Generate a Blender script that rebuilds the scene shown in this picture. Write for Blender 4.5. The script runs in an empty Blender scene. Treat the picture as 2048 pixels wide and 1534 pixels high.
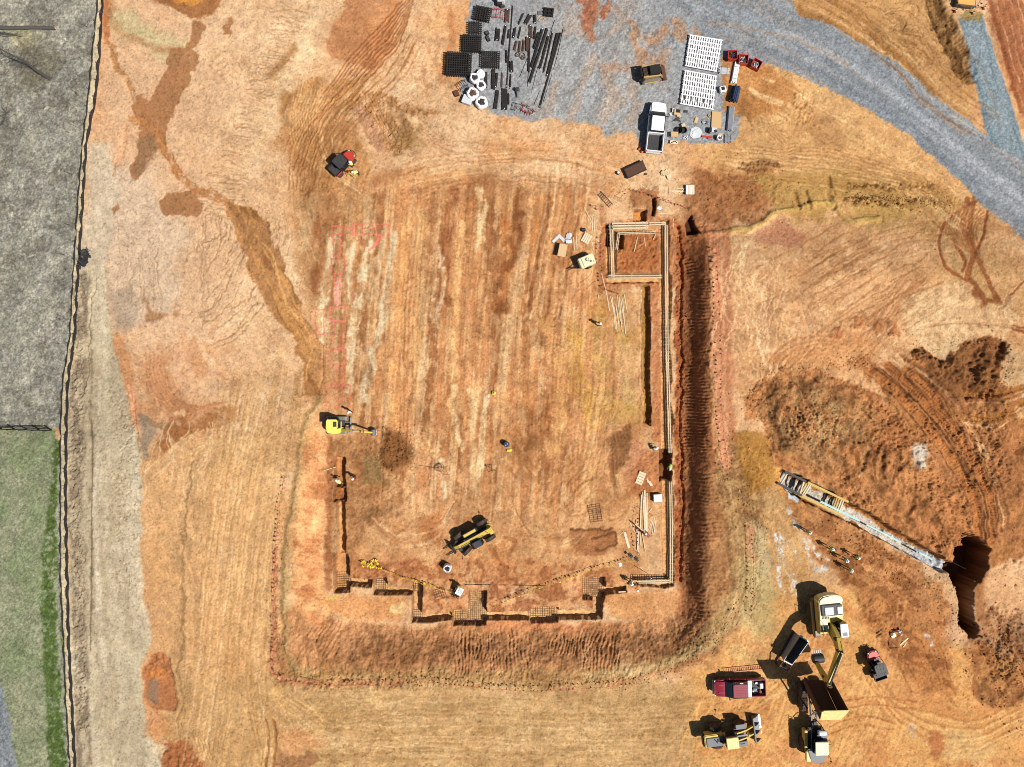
import bpy, bmesh, math, random
import numpy as np
from mathutils import Vector, Matrix
random.seed(7)
scene = bpy.context.scene
COL = scene.collection
# ------------------------------------------------------------------ camera, sky, sun, exposure
S = 0.06            # metres per photo pixel on the building pad
CAMH = 86.0         # drone height above the pad
cam_d = bpy.data.cameras.new('camera'); cam = bpy.data.objects.new('camera', cam_d); COL.objects.link(cam)
cam.location = (0, 0, CAMH); cam.rotation_euler = (0, 0, 0)
cam_d.sensor_fit = 'HORIZONTAL'; cam_d.angle = 2*math.atan(1024*S/CAMH)
cam_d.clip_end = 5000; cam_d.clip_start = 1
scene.camera = cam
scene.cycles.filter_width = 1.0
scene.cycles.diffuse_bounces = 1
SUN_EL = 54.0
sdir = Vector((0.87, -0.49, 0)).normalized()          # horizontal direction towards the sun
w = bpy.data.worlds.new('World'); scene.world = w; w.use_nodes = True
nt = w.node_tree
sky = nt.nodes.new('ShaderNodeTexSky'); sky.sky_type = 'NISHITA'; sky.sun_disc = False
sky.sun_elevation = math.radians(SUN_EL); sky.sun_rotation = math.atan2(sdir.x, sdir.y)
bg = nt.nodes['Background']; nt.links.new(sky.outputs[0], bg.inputs[0]); bg.inputs[1].default_value = 0.05
sl_ = bpy.data.lights.new('sun', 'SUN'); sl_.energy = 5.0; sl_.angle = math.radians(0.5); sl_.color = (1.0, 0.95, 0.88)
sun = bpy.data.objects.new('sun', sl_); COL.objects.link(sun); sun.location = (40, -25, 60)
el = math.radians(SUN_EL)
tosun = Vector((sdir.x*math.cos(el), sdir.y*math.cos(el), math.sin(el)))
sun.rotation_euler = tosun.to_track_quat('Z', 'Y').to_euler()
scene.view_settings.view_transform = 'Standard'; scene.view_settings.look = 'None'
scene.view_settings.exposure = 0.26; scene.view_settings.gamma = 1.0
KILL = 1.60         # photo linear value of a flat sunlit surface of albedo 1

def lin(c):
    c = np.asarray(c, dtype=np.float64)/255.0
    return np.where(c <= 0.04045, c/12.92, ((c+0.055)/1.055)**2.4)
def alb(c):
    return lin(c)/KILL

# ------------------------------------------------------------------ ground sheet (numpy height and colour fields)
STEP = 1.6
def axis(a, b):
    core = np.arange(a, b+.1, STEP)
    ext = np.cumsum(6*1.42**np.arange(20))
    return np.concatenate([a-ext[::-1], core, b+ext]).astype(np.float32)
UA = axis(-90, 2138); VA = axis(-80, 1614)
U, V = np.meshgrid(UA, VA)
NR, NC = U.shape
_lat = {}
def vnoise(u, v, seed):
    L = _lat.get(seed)
    if L is None:
        L = np.random.RandomState(seed).rand(257, 257).astype(np.float32); L[256] = L[0]; L[:, 256] = L[:, 0]
        _lat[seed] = L
    iu = np.floor(u); iv = np.floor(v)
    fu = u-iu; fv = v-iv
    iu = iu.astype(np.int64) & 255; iv = iv.astype(np.int64) & 255
    fu = fu*fu*(3-2*fu); fv = fv*fv*(3-2*fv)
    a = L[iv, iu]; b = L[iv, iu+1]; c = L[iv+1, iu]; d = L[iv+1, iu+1]
    return (a+(b-a)*fu)*(1-fv)+(c+(d-c)*fu)*fv
def fbm(u, v, sc, octv=4, seed=0, gain=0.5, ang=0.0, an=1.0):
    """0..1 noise, sc = feature size in px across; an = stretch along direction ang (deg, 0 = right, 90 = down)"""
    ca, sa = math.cos(math.radians(ang)), math.sin(math.radians(ang))
    p = ((u*ca+v*sa)/(sc*an)).astype(np.float32); q = ((-u*sa+v*ca)/sc).astype(np.float32)
    r = 0; amp = 1; tot = 0
    for o in range(octv):
        if an == 1: c_, s_ = math.cos(.6+o*1.1), math.sin(.6+o*1.1); pp = (p*c_-q*s_)*2**o; qq = (p*s_+q*c_)*2**o
        else: pp, qq = p*2**o, q*2**o
        r = r+amp*vnoise(pp+13.7*o, qq+7.1*o, seed*17+o); tot += amp; amp *= gain
    r = r/tot
    return np.clip((r-0.5)*1.7+0.5, 0, 1)
def ss(x, a, b):
    t = np.clip((x-a)/(b-a), 0, 1); return t*t*(3-2*t)
WU = (fbm(U, V, 40, 3, 91)-.5)*2; WV = (fbm(U, V, 40, 3, 92)-.5)*2
WU2 = (fbm(U, V, 9, 3, 93)-.5)*2; WV2 = (fbm(U, V, 9, 3, 94)-.5)*2
GR = fbm(U, V, 3.0, 2, 95, .7)          # grain
G2 = fbm(U, V, 8, 3, 96, .6)
G3 = fbm(U, V, 28, 4, 97, .6)
G4 = fbm(U, V, 110, 4, 98, .6)
C = np.zeros((NR, NC, 3), np.float32)
ZL = np.zeros((NR, NC), np.float32)     # large relief (m)
ZD = np.zeros((NR, NC), np.float32)     # detail relief (m)
def sl_box(u0, v0, u1, v1):
    a, b = np.searchsorted(VA, [v0, v1]); c, d = np.searchsorted(UA, [u0, u1])
    return (slice(max(a-1, 0), min(b+1, NR)), slice(max(c-1, 0), min(d+1, NC)))
class R:      # a masked window of the sheet
    def __init__(s, sl, m, t=None, d=None):
        s.sl = sl; s.m = m; s.t = t; s.d = d; s.u = U[sl]; s.v = V[sl]
    def col(s, c, a=1.0, tex=None):
        m = s.m*min(1, a*getattr(s, 'k', 1))
        if tex is not None: m = m*tex
        m = m[..., None]; cc = np.asarray(c, np.float32)
        C[s.sl] = C[s.sl]*(1-m)+cc*m
        return s
    def z(s, dz, tex=None):
        m = s.m*dz*(getattr(s, 'k', 1)*.8)
        if tex is not None: m = m*tex
        ZD[s.sl] += m; return s
    def f(s, sc, octv=4, seed=0, ang=0, an=1.0, lo=0.35, hi=0.65, gain=.5):
        n = fbm(s.u+WU[s.sl]*sc*.3, s.v+WV[s.sl]*sc*.3, sc, octv, seed, gain, ang, an)
        return ss(n, lo, hi)
def poly(pts, fe=5, wob=6, wob2=4):
    pts = np.array(pts, np.float32)
    mg = fe+wob+wob2+4
    sl = sl_box(pts[:, 0].min()-mg, pts[:, 1].min()-mg, pts[:, 0].max()+mg, pts[:, 1].max()+mg)
    u = U[sl]+WU[sl]*wob+WU2[sl]*wob2; v = V[sl]+WV[sl]*wob+WV2[sl]*wob2
    d2 = np.full(u.shape, 1e9, np.float32); ins = np.zeros(u.shape, bool)
    n = len(pts)
    for i in range(n):
        x0, y0 = pts[i]; x1, y1 = pts[(i+1) % n]
        ex, ey = x1-x0, y1-y0; L = ex*ex+ey*ey+1e-9
        t = np.clip(((u-x0)*ex+(v-y0)*ey)/L, 0, 1)
        d2 = np.minimum(d2, (u-x0-t*ex)**2+(v-y0-t*ey)**2)
        if y0 != y1:
            c = ((y0 > v) != (y1 > v)) & (u < (x1-x0)*(v-y0)/(y1-y0)+x0); ins ^= c
    sd = np.where(ins, 1, -1)*np.sqrt(d2)
    r = R(sl, ss(sd, -fe, fe).astype(np.float32)); r.sd = sd
    return r
def cr(pts, k=4):
    pts = [np.array(p, float) for p in pts]
    if len(pts) < 3: return np.array(pts)
    out = []; P = [2*pts[0]-pts[1]]+pts+[2*pts[-1]-pts[-2]]
    for i in range(1, len(P)-2):
        for j in range(k):
            t = j/k; a, b, c, d = P[i-1:i+3]
            out.append(.5*((2*b)+(c-a)*t+(2*a-5*b+4*c-d)*t*t+(3*b-a-3*c+d)*t**3))
    out.append(pts[-1]); return np.array(out)
def stroke(pts, w, fe=2, wob=3, wob2=1, smooth=4):
    q = cr(pts, smooth).astype(np.float32); mg = w+fe+wob+wob2+3
    sl = sl_box(q[:, 0].min()-mg, q[:, 1].min()-mg, q[:, 0].max()+mg, q[:, 1].max()+mg)
    u = U[sl]+WU[sl]*wob+WU2[sl]*wob2; v = V[sl]+WV[sl]*wob+WV2[sl]*wob2
    best = np.full(u.shape, 1e9, np.float32); T = np.zeros(u.shape, np.float32); D = np.zeros(u.shape, np.float32); acc = 0
    for i in range(len(q)-1):
        x0, y0 = q[i]; ex, ey = q[i+1]-q[i]; L = math.hypot(ex, ey)+1e-6
        t = np.clip(((u-x0)*ex+(v-y0)*ey)/L/L, 0, 1)
        dx = u-x0-t*ex; dy = v-y0-t*ey; d = dx*dx+dy*dy
        k = d < best; best = np.where(k, d, best); T = np.where(k, acc+t*L, T)
        D = np.where(k, (ex*dy-ey*dx)/L, D); acc += L
    dist = np.sqrt(best)
    r = R(sl, (1-ss(dist, w/2-fe, w/2+fe)).astype(np.float32), T, D); r.dist = dist; r.len = acc; r.k = 1.35 if w <= 6 else 1.15
    return r
def ribs(r, ang, sp, amp, seed=3, jit=2.4, sharp=True):
    """ridges whose crests run along direction ang, spacing sp px"""
    a = math.radians(ang); q = -r.u*math.sin(a)+r.v*math.cos(a)
    ph = q/sp*2*math.pi+jit*5*(fbm(r.u, r.v, 60, 2, seed)-.5)+jit*(G2[r.sl]-.5)
    s = 1-2*np.abs(np.sin(ph/2)) if sharp else np.sin(ph)
    k = .1+1.0*ss(fbm(r.u, r.v, 38, 4, seed+5), .35, .62)
    ZD[r.sl] += r.m*amp*s*k
    return s
def cleats(r, sp=4.0, amp=.03):
    ZD[r.sl] += r.m*amp*np.sin(r.t/sp*2*math.pi)
    return r
def tracks(pts, gauge=26, w=7, c=None, a=.35, dz=-.03, cl=0, tex=True, wob=2):
    q = cr(pts, 4); d = np.gradient(q, axis=0); n = np.stack([-d[:, 1], d[:, 0]], 1)/(np.hypot(d[:, 0], d[:, 1])[:, None]+1e-6)
    for sgn in (-1, 1):
        r = stroke(q+n*gauge/2*sgn, w, 1.5, wob, .5, 1) if len(q) > 3 else stroke(q+n*gauge/2*sgn, w, 1.5, wob, .5)
        tx = (.4+.6*r.f(18, 3, 5)) if tex else None
        if c is not None: r.col(c, a, tx)
        r.z(dz)
        e = np.exp(-((r.dist-w*.62)/1.6)**2); ZD[r.sl] += .5*abs(dz)*e*(r.dist < w*1.2)
        if cl: cleats(r, cl, .018)
# height far from the lens frame and pixel -> world mapping are sampled from these fields
# ---- base soil
SAND = (222, 172, 128); PALE = (216, 186, 154); LIGHT = (236, 200, 158); ORNG = (212, 142, 88); RUST = (178, 104, 62)
DAMP = (164, 108, 68); BRWN = (140, 88, 54); TAN = (203, 160, 112); OCHR = (222, 158, 94); OLIV = (168, 140, 92)

FULL = R((slice(0, NR), slice(0, NC)), np.ones((NR, NC), np.float32))
C[:] = np.array(SAND, np.float32)
FULL.col(ORNG, .45, ss(G4, .35, .7)); FULL.col(PALE, .35, ss(fbm(U, V, 90, 4, 12), .4, .75))
# soft tonal zones
poly([(190, -40), (720, -40), (640, 120), (520, 300), (560, 420), (620, 620), (640, 780), (560, 820), (300, 800), (240, 640), (180, 520)], 25, 20).col((226, 182, 142), .8)
poly([(175, 330), (300, 330), (380, 480), (330, 640), (240, 640), (170, 560)], 25, 15).col((218, 196, 172), .6)
poly([(270, 900), (560, 860), (560, 1360), (560, 1590), (330, 1590), (290, 1290)], 20, 12).col((218, 168, 114), .7)
poly([(330, 1350), (1420, 1360), (1420, 1600), (330, 1600)], 15, 12).col((198, 154, 104), .85)
east = poly([(1455, 470), (1640, 400), (1900, 350), (2200, 560), (2200, 760), (1500, 860), (1450, 700)], 20, 12).col((216, 160, 112), .85)
poly([(1380, 1330), (1560, 1190), (1750, 1180), (1900, 1290), (2200, 1330), (2200, 1640), (1380, 1640)], 20, 15).col((224, 162, 96), .9)
poly([(1440, 880), (1560, 900), (1600, 1000), (1620, 1130), (1600, 1330), (1450, 1320), (1490, 1200)], 18, 10).col((196, 150, 98), .75)
poly([(1500, -50), (1900, -50), (1930, 90), (1960, 260), (1860, 210), (1700, 90), (1540, 10)], 14, 12).col((190, 138, 86), .8)
poly([(1960, -60), (2250, -60), (2250, 330), (2048, 250)], 14, 12).col((168, 98, 64), .85)
poly([(1380, 250), (1560, 120), (1800, 240), (2000, 440), (1900, 480), (1640, 420), (1480, 420), (1400, 330)], 16, 12).col((210, 158, 104), .85)
# surroundings left: fields
field = poly([(-4000, -4000), (196, -4000), (196, 0), (187, 96), (178, 192), (166, 288), (158, 384), (152, 480), (146, 576), (141, 672), (126, 768), (122, 856), (-4000, 856)], 3, 1, 2)
field.col((156, 153, 140))
field.col((192, 186, 164), .6, ss(fbm(U, V, 26, 6, 21, .85), .45, .7)[field.sl])
field.col((108, 102, 90), .55, ss(fbm(U, V, 45, 6, 22, .85), .5, .72)[field.sl])
field.col((134, 134, 116), .25, ss(fbm(U, V, 70, 3, 23), .55, .75)[field.sl])
poly([(20, 40), (70, 50), (85, 100), (40, 110), (10, 90)], 14, 14).col((206, 196, 150), .6)
poly([(40, 90), (110, 100), (115, 150), (70, 180), (40, 150)], 14, 16).col((100, 92, 74), .55)
poly([(60, 80), (10, 150), (60, 170), (0, 230)], 10, 20).col((110, 100, 84), .4)
ZD[field.sl] += field.m*((fbm(U, V, 5, 3, 24, .7)-.5)[field.sl]*.10+(G3[field.sl]-.5)*.12)
lawn = poly([(-4000, 857), (108, 857), (122, 900), (122, 1152), (128, 1280), (133, 1400), (141, 1534), (150, 1700), (160, 4000), (-4000, 4000)], 2, 1, 1.5)
lawn.col((144, 149, 117)); lawn.col((166, 164, 134), .6, ss(fbm(U, V, 34, 5, 26, .65), .42, .7)[lawn.sl]); lawn.col((128, 144, 98), .4, ss(fbm(U, V, 60, 4, 27), .5, .75)[lawn.sl])
ZD[lawn.sl] += lawn.m*(fbm(U, V, 4, 2, 28, .7)-.5)[lawn.sl]*.05
dk = poly([(108, 880), (122, 880), (122, 1152), (128, 1280), (133, 1400), (142, 1540), (150, 1700), (108, 1700), (98, 1500), (90, 1330), (84, 1230), (84, 1150), (88, 1060), (100, 960)], 3, 4, 3)
dk.col((86, 106, 50), .9, np.maximum(ss(fbm(U, V, 12, 4, 29, .7), .2, .42)[dk.sl], .9*ss(dk.v, 1150, 1250))); dk.col((150, 160, 130), .6, ss(fbm(U, V, 9, 3, 30, .7), .62, .74)[dk.sl])
ZD[dk.sl] += dk.m*(G2[dk.sl]-.5)*.12
poly([(112, 930), (122, 930), (123, 1280), (132, 1400), (142, 1540), (132, 1540), (124, 1400), (112, 1250)], 3, 5, 3).col((176, 172, 156), .75, None)
poly([(-400, 1300), (-60, 1330), (6, 1370), (20, 1440), (34, 1540), (40, 1700), (-400, 1700)], 5, 2).col((136, 142, 150), .9)
# silt fence strip and beige haul strip
fz = poly([(210, -300), (208, 0), (200, 96), (192, 192), (174, 288), (168, 384), (162, 480), (156, 576), (152, 672), (139, 768), (135, 864), (134, 1000), (137, 1152), (140, 1280), (146, 1400), (153, 1534), (165, 1800), (142, 1800), (140, 1534), (133, 1400), (128, 1280), (122, 1152), (122, 864), (126, 768), (141, 672), (146, 576), (152, 480), (158, 384), (166, 288), (178, 192), (187, 96), (196, 0), (198, -300)], 2, 1, 1.5)
fz.col((214, 196, 162)); fz.z(.06, G2[fz.sl])
beige = poly([(160, 500), (205, 500), (216, 620), (232, 700), (246, 768), (262, 850), (275, 880), (281, 930), (280, 1100), (288, 1200), (300, 1280), (284, 1330), (286, 1440), (320, 1500), (345, 1560), (360, 1800), (150, 1800), (148, 1534), (138, 1280), (134, 1000), (137, 800), (150, 650)], 4, 5, 2)
beige.col((206, 188, 156)); beige.col((186, 166, 136), .6, beige.f(30, 4, 31, 90, 5)); beige.col((222, 204, 176), .5, beige.f(14, 3, 32, 90, 12, .5, .7))
up = poly([(172, 290), (215, 290), (240, 380), (225, 480), (205, 540), (165, 540)], 10, 8).col((212, 192, 164), .8)
for pts, w, c, a in [([(165, 560), (160, 700), (158, 830), (152, 1000), (158, 1150), (160, 1300), (166, 1450), (172, 1560)], 28, (146, 128, 106), .8),
                     ([(182, 640), (180, 780), (184, 900), (182, 1100), (182, 1280)], 5, (120, 104, 84), .5),
                     ([(194, 860), (192, 1000), (194, 1150), (205, 1330)], 9, (228, 208, 182), .7), ([(214, 880), (216, 960), (212, 1100)], 8, (230, 206, 178), .6),
                     ([(277, 930), (278, 1060), (283, 1180), (294, 1260), (298, 1300)], 9, (232, 206, 174), .8)]:
    r = stroke(pts, w, 4, 4, 2); r.col(c, a, .3+.7*ss(fbm(r.u, r.v, 14, 4, 33, .7, 90, 2.5), .35, .65))
r = stroke([(158, 560), (158, 700), (156, 830), (150, 1000), (156, 1150), (158, 1300), (166, 1450)], 26, 4, 4, 2)
ZD[r.sl] += r.m*(fbm(r.u, r.v, 4.5, 3, 34, .8)-.5)*.40
r = stroke([(188, 560), (180, 640), (172, 720), (166, 790)], 4, 1.5, 6, 2).z(-.16)
r = stroke([(182, 840), (184, 960), (182, 1100), (180, 1300)], 2.5, 1, 1, .5).z(-.08); r.col((130, 112, 88), .6)
r = poly([(215, 780), (275, 800), (282, 1040), (280, 1180), (225, 1180), (232, 900)], 8, 8); ZD[r.sl] -= r.m*.16*ss(1-np.abs(fbm(r.u, r.v, 11, 3, 35, .6, 25, 2)-.5)*6, .4, 1); r.col((150, 126, 98), .35, ss(1-np.abs(fbm(r.u, r.v, 11, 3, 35, .6, 25, 2)-.5)*6, .4, 1))
r = poly([(190, 860), (262, 1000), (280, 1500), (190, 1500)], 12, 8); ribs(r, 0, 5.0, .012, 36)
# red strip next to haul strip
r = poly([(226, 665), (246, 668), (262, 740), (274, 800), (276, 850), (262, 840), (248, 770), (232, 710)], 6, 6); r.col((206, 142, 94), .75)
r = poly([(255, 770), (268, 775), (276, 850), (262, 850)], 4, 4); r.col((238, 172, 134), .7)
stroke([(258, 768), (268, 840), (276, 900)], 3, 1, 3).z(-.1)
r = poly([(272, 826), (300, 835), (310, 850), (296, 890), (292, 918), (284, 925), (278, 880)], 2, 5); r.col((168, 144, 118), .9)
r = poly([(318, 872), (345, 835), (366, 826), (400, 818), (480, 812), (474, 836), (440, 852), (392, 862), (350, 896), (318, 920), (290, 924), (300, 902)], 2, 6); r.col((170, 110, 66), .9, .35+.65*r.f(16, 4, 37, 60, 1.5, .3, .5))
poly([(286, 835), (330, 838), (345, 848), (330, 862), (300, 850)], 3, 5).col((160, 126, 90), .7)
for i in range(16):      # dry rivulets fanning out below the damp bank
    a = random.uniform(330, 480); b = 850+random.uniform(-14, 6)
    r = stroke([(a, b), (a+random.uniform(-18, 6), b+30), (a+random.uniform(-40, 0), b+70), (a+random.uniform(-50, 0), b+random.uniform(90, 150))], 2.2, 1, 6, 2); r.col((238, 198, 150), .6)
# diagonal and vertical haul streaks south-west
r = poly([(430, 780), (560, 700), (640, 790), (560, 1000), (545, 1370), (560, 1620), (380, 1620), (400, 1200)], 22, 14)
r.col((224, 172, 116), .5, r.f(9, 3, 38, 97, 40, .45, .7)); r.col((186, 138, 90), .4, r.f(7, 3, 39, 97, 50, .56, .7)); ZD[r.sl] += r.m*.025*(fbm(r.u, r.v, 5, 2, 39, .6, 97, 30)-.5)
r = poly([(350, 920), (430, 900), (400, 1200), (380, 1500), (340, 1300)], 16, 10); r.col((170, 132, 90), .5, r.f(14, 4, 40, 90, 3, .5, .7)); ZD[r.sl] += r.m*.05*(fbm(r.u, r.v, 7, 3, 40, .6)-.5)
stroke([(385, 930), (366, 1100), (362, 1300), (358, 1500)], 5, 2, 7, 3).col((166, 128, 86), .6).z(-.05)
# excavated rust patch lower left
r = poly([(288, 1338), (302, 1312), (322, 1304), (340, 1318), (348, 1350), (352, 1400), (346, 1420), (300, 1418), (284, 1392)], 4, 4, 3); r.col((182, 116, 74), .9); r.z(-.25)
ZD[r.sl] += r.m*(G2[r.sl]-.5)*.3*ss(1365-r.v, 0, 20)
poly([(298, 1362), (318, 1362), (318, 1408), (292, 1408)], 4, 4).col((150, 122, 100), .8)
poly([(296, 1342), (325, 1338), (335, 1352), (320, 1362), (298, 1356)], 4, 4).col((214, 136, 74), .8)
r = poly([(320, 1480), (372, 1478), (384, 1500), (420, 1560), (330, 1570), (312, 1520)], 6, 7, 3); r.col((168, 98, 58), .8); ZD[r.sl] += r.m*(G2[r.sl]-.5)*.3
poly([(302, 1490), (322, 1482), (334, 1496), (320, 1520)], 4, 4).col((232, 206, 168), .8)
poly([(286, 1395), (330, 1430), (350, 1470), (290, 1470)], 8, 6).col((206, 142, 90), .6)
# ---- north-west basin, drainage channels
r = poly([(215, 20), (260, 20), (330, 60), (385, 80), (380, 130), (330, 120), (270, 80), (230, 60)], 14, 10); r.col((206, 190, 142), .75)
ribs(poly([(240, 30), (380, 80), (370, 130), (260, 100)], 10, 8), 25, 4.2, .015, 41)
stroke([(222, 0), (226, 40), (262, 72), (310, 90), (370, 98)], 16, 7, 8).col((190, 140, 96), .6, None)
r = poly([(205, -40), (224, -40), (218, 30), (216, 85), (206, 85), (204, 40)], 3, 4); r.col((186, 112, 66), .8)
r = poly([(285, -30), (460, -30), (445, 8), (425, 30), (405, 38), (380, 36), (345, 16), (310, 4)], 4, 6, 4); r.col((160, 104, 62), .9)
r = poly([(340, -30), (420, -30), (410, 2), (392, 14), (375, 6), (345, 2)], 4, 5, 3); r.col((206, 138, 66), .95)
for pts in [
    [(342, 94), (368, 96), (378, 90), (392, 104), (397, 124), (388, 140), (381, 150), (376, 172), (358, 205), (346, 228), (336, 250), (333, 272), (338, 290), (318, 292), (305, 300), (290, 330), (282, 358), (270, 360), (262, 342), (270, 318), (276, 290), (282, 262), (280, 232), (292, 208), (300, 190), (318, 162), (334, 138), (334, 112)],
    [(384, 40), (402, 42), (410, 52), (400, 74), (388, 92), (378, 98), (372, 92), (382, 76), (386, 62)],
    [(272, 190), (282, 184), (293, 192), (296, 206), (290, 214), (290, 230), (280, 236), (266, 230), (262, 216), (270, 206)],
    [(445, 50), (462, 38), (466, 46), (455, 68), (442, 68)],
    [(325, 400), (340, 384), (395, 380), (405, 412), (400, 432), (385, 436), (360, 432), (340, 438), (325, 424), (320, 410)],
    [(226, 414), (240, 404), (242, 416), (230, 424)]]:
    r = poly(pts, 1.6, 5, 3); r.col((166, 112, 72), .93, .8+.2*G2[r.sl]); r.z(-.03)
poly([(275, 278), (310, 272), (312, 300), (296, 330), (285, 350), (272, 352), (272, 310)], 4, 5).col((152, 116, 84), .7)
for pts, w, c, a in [([(210, 84), (222, 96), (236, 130), (248, 155), (262, 180), (272, 200)], 13, (188, 134, 88), .85),
                     ([(318, 285), (336, 310), (350, 335), (372, 360), (400, 378), (440, 400), (470, 420)], 20, (188, 128, 80), .85),
                     ([(262, 236), (300, 246), (320, 270), (330, 290)], 14, (196, 130, 76), .6),
                     ([(252, 250), (240, 300), (226, 350)], 8, (224, 164, 120), .6)]:
    r = stroke(pts, w, 2, 6, 3); r.col(c, a, .3+.7*r.f(10, 3, 44, 40, 1, .3, .5)); ZD[r.sl] -= r.m*.08
r = poly([(440, 398), (470, 408), (508, 420), (530, 448), (548, 486), (568, 520), (570, 552), (592, 590), (615, 640), (640, 690), (652, 740), (645, 795), (612, 795), (606, 752), (612, 722), (592, 694), (560, 640), (532, 604), (520, 580), (500, 545), (490, 500), (466, 462), (455, 430)], 2.5, 8, 3)
r.col((176, 120, 74), .9); r.col((148, 98, 58), .7, r.f(12, 4, 45, 62, 5, .45, .65)); r.col((208, 148, 86), .7, r.f(8, 3, 46, 62, 8, .55, .68)); r.z(-.12)
stroke([(512, 470), (540, 500), (552, 540), (566, 590), (600, 640), (620, 690), (612, 760)], 4, 1.5, 5, 2).col((212, 156, 96), .8)
r = stroke([(606, 640), (628, 670), (646, 700), (648, 740), (636, 790)], 3, 1, 4, 1); r.z(-.1)
# rills on the western slope
for i in range(26):
    x = 400+i*7+random.uniform(-3, 3); y = 425+random.uniform(0, 20)
    r = stroke([(x, y), (x+random.uniform(-10, 10), y+40), (x-10+random.uniform(-20, 10), y+random.uniform(60, 120))], 1.8, .9, 6, 2); r.z(-.045); r.col((168, 128, 94), .45)
for i in range(22):
    x = random.uniform(210, 420); y = random.uniform(440, 560); L = random.uniform(60, 160)
    r = stroke([(x, y), (x+2, y+L/2), (x-4, y+L)], 1.8, .9, 7, 2); r.z(-.03); r.col((186, 150, 118), .4)
for i in range(10):
    x = 470+random.uniform(-10, 60); y = 530+random.uniform(-30, 80)
    r = stroke([(x, y), (x-30, y+50), (x-80+random.uniform(-20, 20), y+90)], 2.0, .9, 7, 2); r.z(-.05); r.col((180, 134, 94), .5)
r = poly([(200, 440), (470, 440), (420, 600), (220, 590)], 20, 10); ribs(r, 0, 4.4, .010, 48)
r = poly([(280, 580), (300, 620), (350, 640), (360, 622), (330, 640), (290, 640)], 5, 8); r.col((170, 118, 76), .7)
r = poly([(215, 590), (262, 580), (275, 640), (240, 660), (222, 640)], 8, 9); r.col((160, 140, 120), .55)
r = poly([(270, 660), (420, 640), (450, 700), (440, 800), (380, 840), (300, 820), (272, 740)], 22, 16); r.col((208, 144, 98), .6, r.f(40, 4, 49, 70, 2, .4, .65)); r.col((238, 190, 150), .5, r.f(22, 4, 50, 60, 3, .5, .7))
for i in range(6): stroke([(290+8*i, 700+i*5), (300+10*i, 760+i*6), (330+14*i, 810), (390+12*i, 822-4*i)], 4, 2, 5).col((196, 132, 86), .5)
stroke([(352, 826), (366, 820), (368, 828)], 7, 2, 2).col((238, 190, 146), .8)
# ribbed rills along the NW haul strip
for i in range(80):
    t = i/80; cx = 600-170*t; cy = 10+430*t; k = random.uniform(.5, 1)
    r = stroke([(cx-45*k, cy+random.uniform(-6, 6)-6), (cx, cy+random.uniform(-3, 3)), (cx+35*k, cy+5)], 1.8, .9, 5, 2); r.z(-.05); r.col((168, 124, 86), .5*k)
stroke([(640, 20), (600, 110), (560, 180), (520, 270), (500, 330)], 36, 16, 10).col((236, 196, 154), .6)
stroke([(590, 95), (570, 125), (545, 150)], 14, 6, 6).col((178, 128, 82), .7)
r = poly([(410, 120), (500, 110), (540, 130), (500, 170), (430, 150)], 10, 9); r.col((180, 134, 96), .4, r.f(14, 4, 52, 15, 2, .5, .7)); ZD[r.sl] += r.m*(fbm(r.u, r.v, 6, 3, 52)-.5)*.12
# damp orange zone top centre-left with wheel ruts
r = poly([(700, -60), (810, -60), (790, 40), (775, 110), (740, 145), (700, 130), (656, 110), (662, 70), (672, 40), (690, 20)], 4, 8, 3); r.col((192, 130, 88), .9); r.col((212, 144, 94), .6, r.f(30, 3, 53, 90, 2))
for i in range(9):
    o = i*6; r = stroke([(830-i*2, -30+i*9), (760+o*.6, 50+o), (700+o*.7, 110+o), (660+o*.6, 170+o*.6), (600+o, 240), (575+o, 290)], 3.2, 1.4, 3, 1); r.z(-.06); r.col((166, 98, 56), .55); ZD[r.sl] += .0
r = poly([(560, 195), (630, 160), (700, 160), (740, 150), (720, 200), (690, 240), (720, 280), (740, 330), (740, 380), (680, 400), (600, 400), (590, 330), (555, 280)], 8, 10, 3)
r.col((166, 112, 66), .9, .6+.4*r.f(20, 4, 54, 110, 4, .3, .6)); r.col((206, 150, 98), .6, r.f(8, 3, 55, 115, 7, .52, .66)); ZD[r.sl] += r.m*.05*(fbm(r.u, r.v, 6, 3, 55, .6, 115, 5)-.5)
for i in range(12):
    x = 640+5.5*i; r = stroke([(x-40, 150+4*i), (x-60, 230), (x-52, 290), (x-20, 330+3*i)][::1], 2.4, 1, 3, 1); r.z(-.03); r.col((214, 164, 108), .55)
for i in range(8):
    r = stroke([(575+i*7, 380), (585+i*7, 320), (610+i*8, 250)], 2.6, 1, 3, 1); r.z(-.035); r.col((160, 104, 60), .4)
r = poly([(705, 190), (735, 180), (780, 190), (840, 215), (880, 235), (850, 245), (810, 228), (830, 270), (830, 300), (790, 310), (740, 262), (722, 235)], 5, 8, 3); r.col((168, 116, 72), .85, .4+.6*r.f(14, 4, 56)); ZD[r.sl] += r.m*(fbm(r.u, r.v, 6, 3, 57, .7)-.5)*.28
r = poly([(700, 215), (722, 205), (760, 270), (775, 300), (755, 305), (712, 240)], 3, 3); r.col((190, 138, 104), .9)
for i in range(4): stroke([(724+7*i, 190+i*3), (745+7*i, 235), (780+6*i, 290)], 2.2, 1, 2).z(-.12)
r = poly([(780, 250), (840, 245), (860, 290), (840, 310), (800, 300)], 10, 12); r.col((150, 112, 68), .6, r.f(14, 4, 58))
r = poly([(790, 80), (900, 60), (920, 200), (900, 230), (830, 200), (790, 170)], 25, 16); r.col((226, 176, 134), .6, r.f(24, 4, 59)); r.col((176, 118, 76), .4, r.f(10, 3, 60, 90, 1, .6, .75))
stroke([(900, 20), (905, 90), (880, 160)], 14, 6, 8).col((176, 104, 62), .4)
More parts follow.
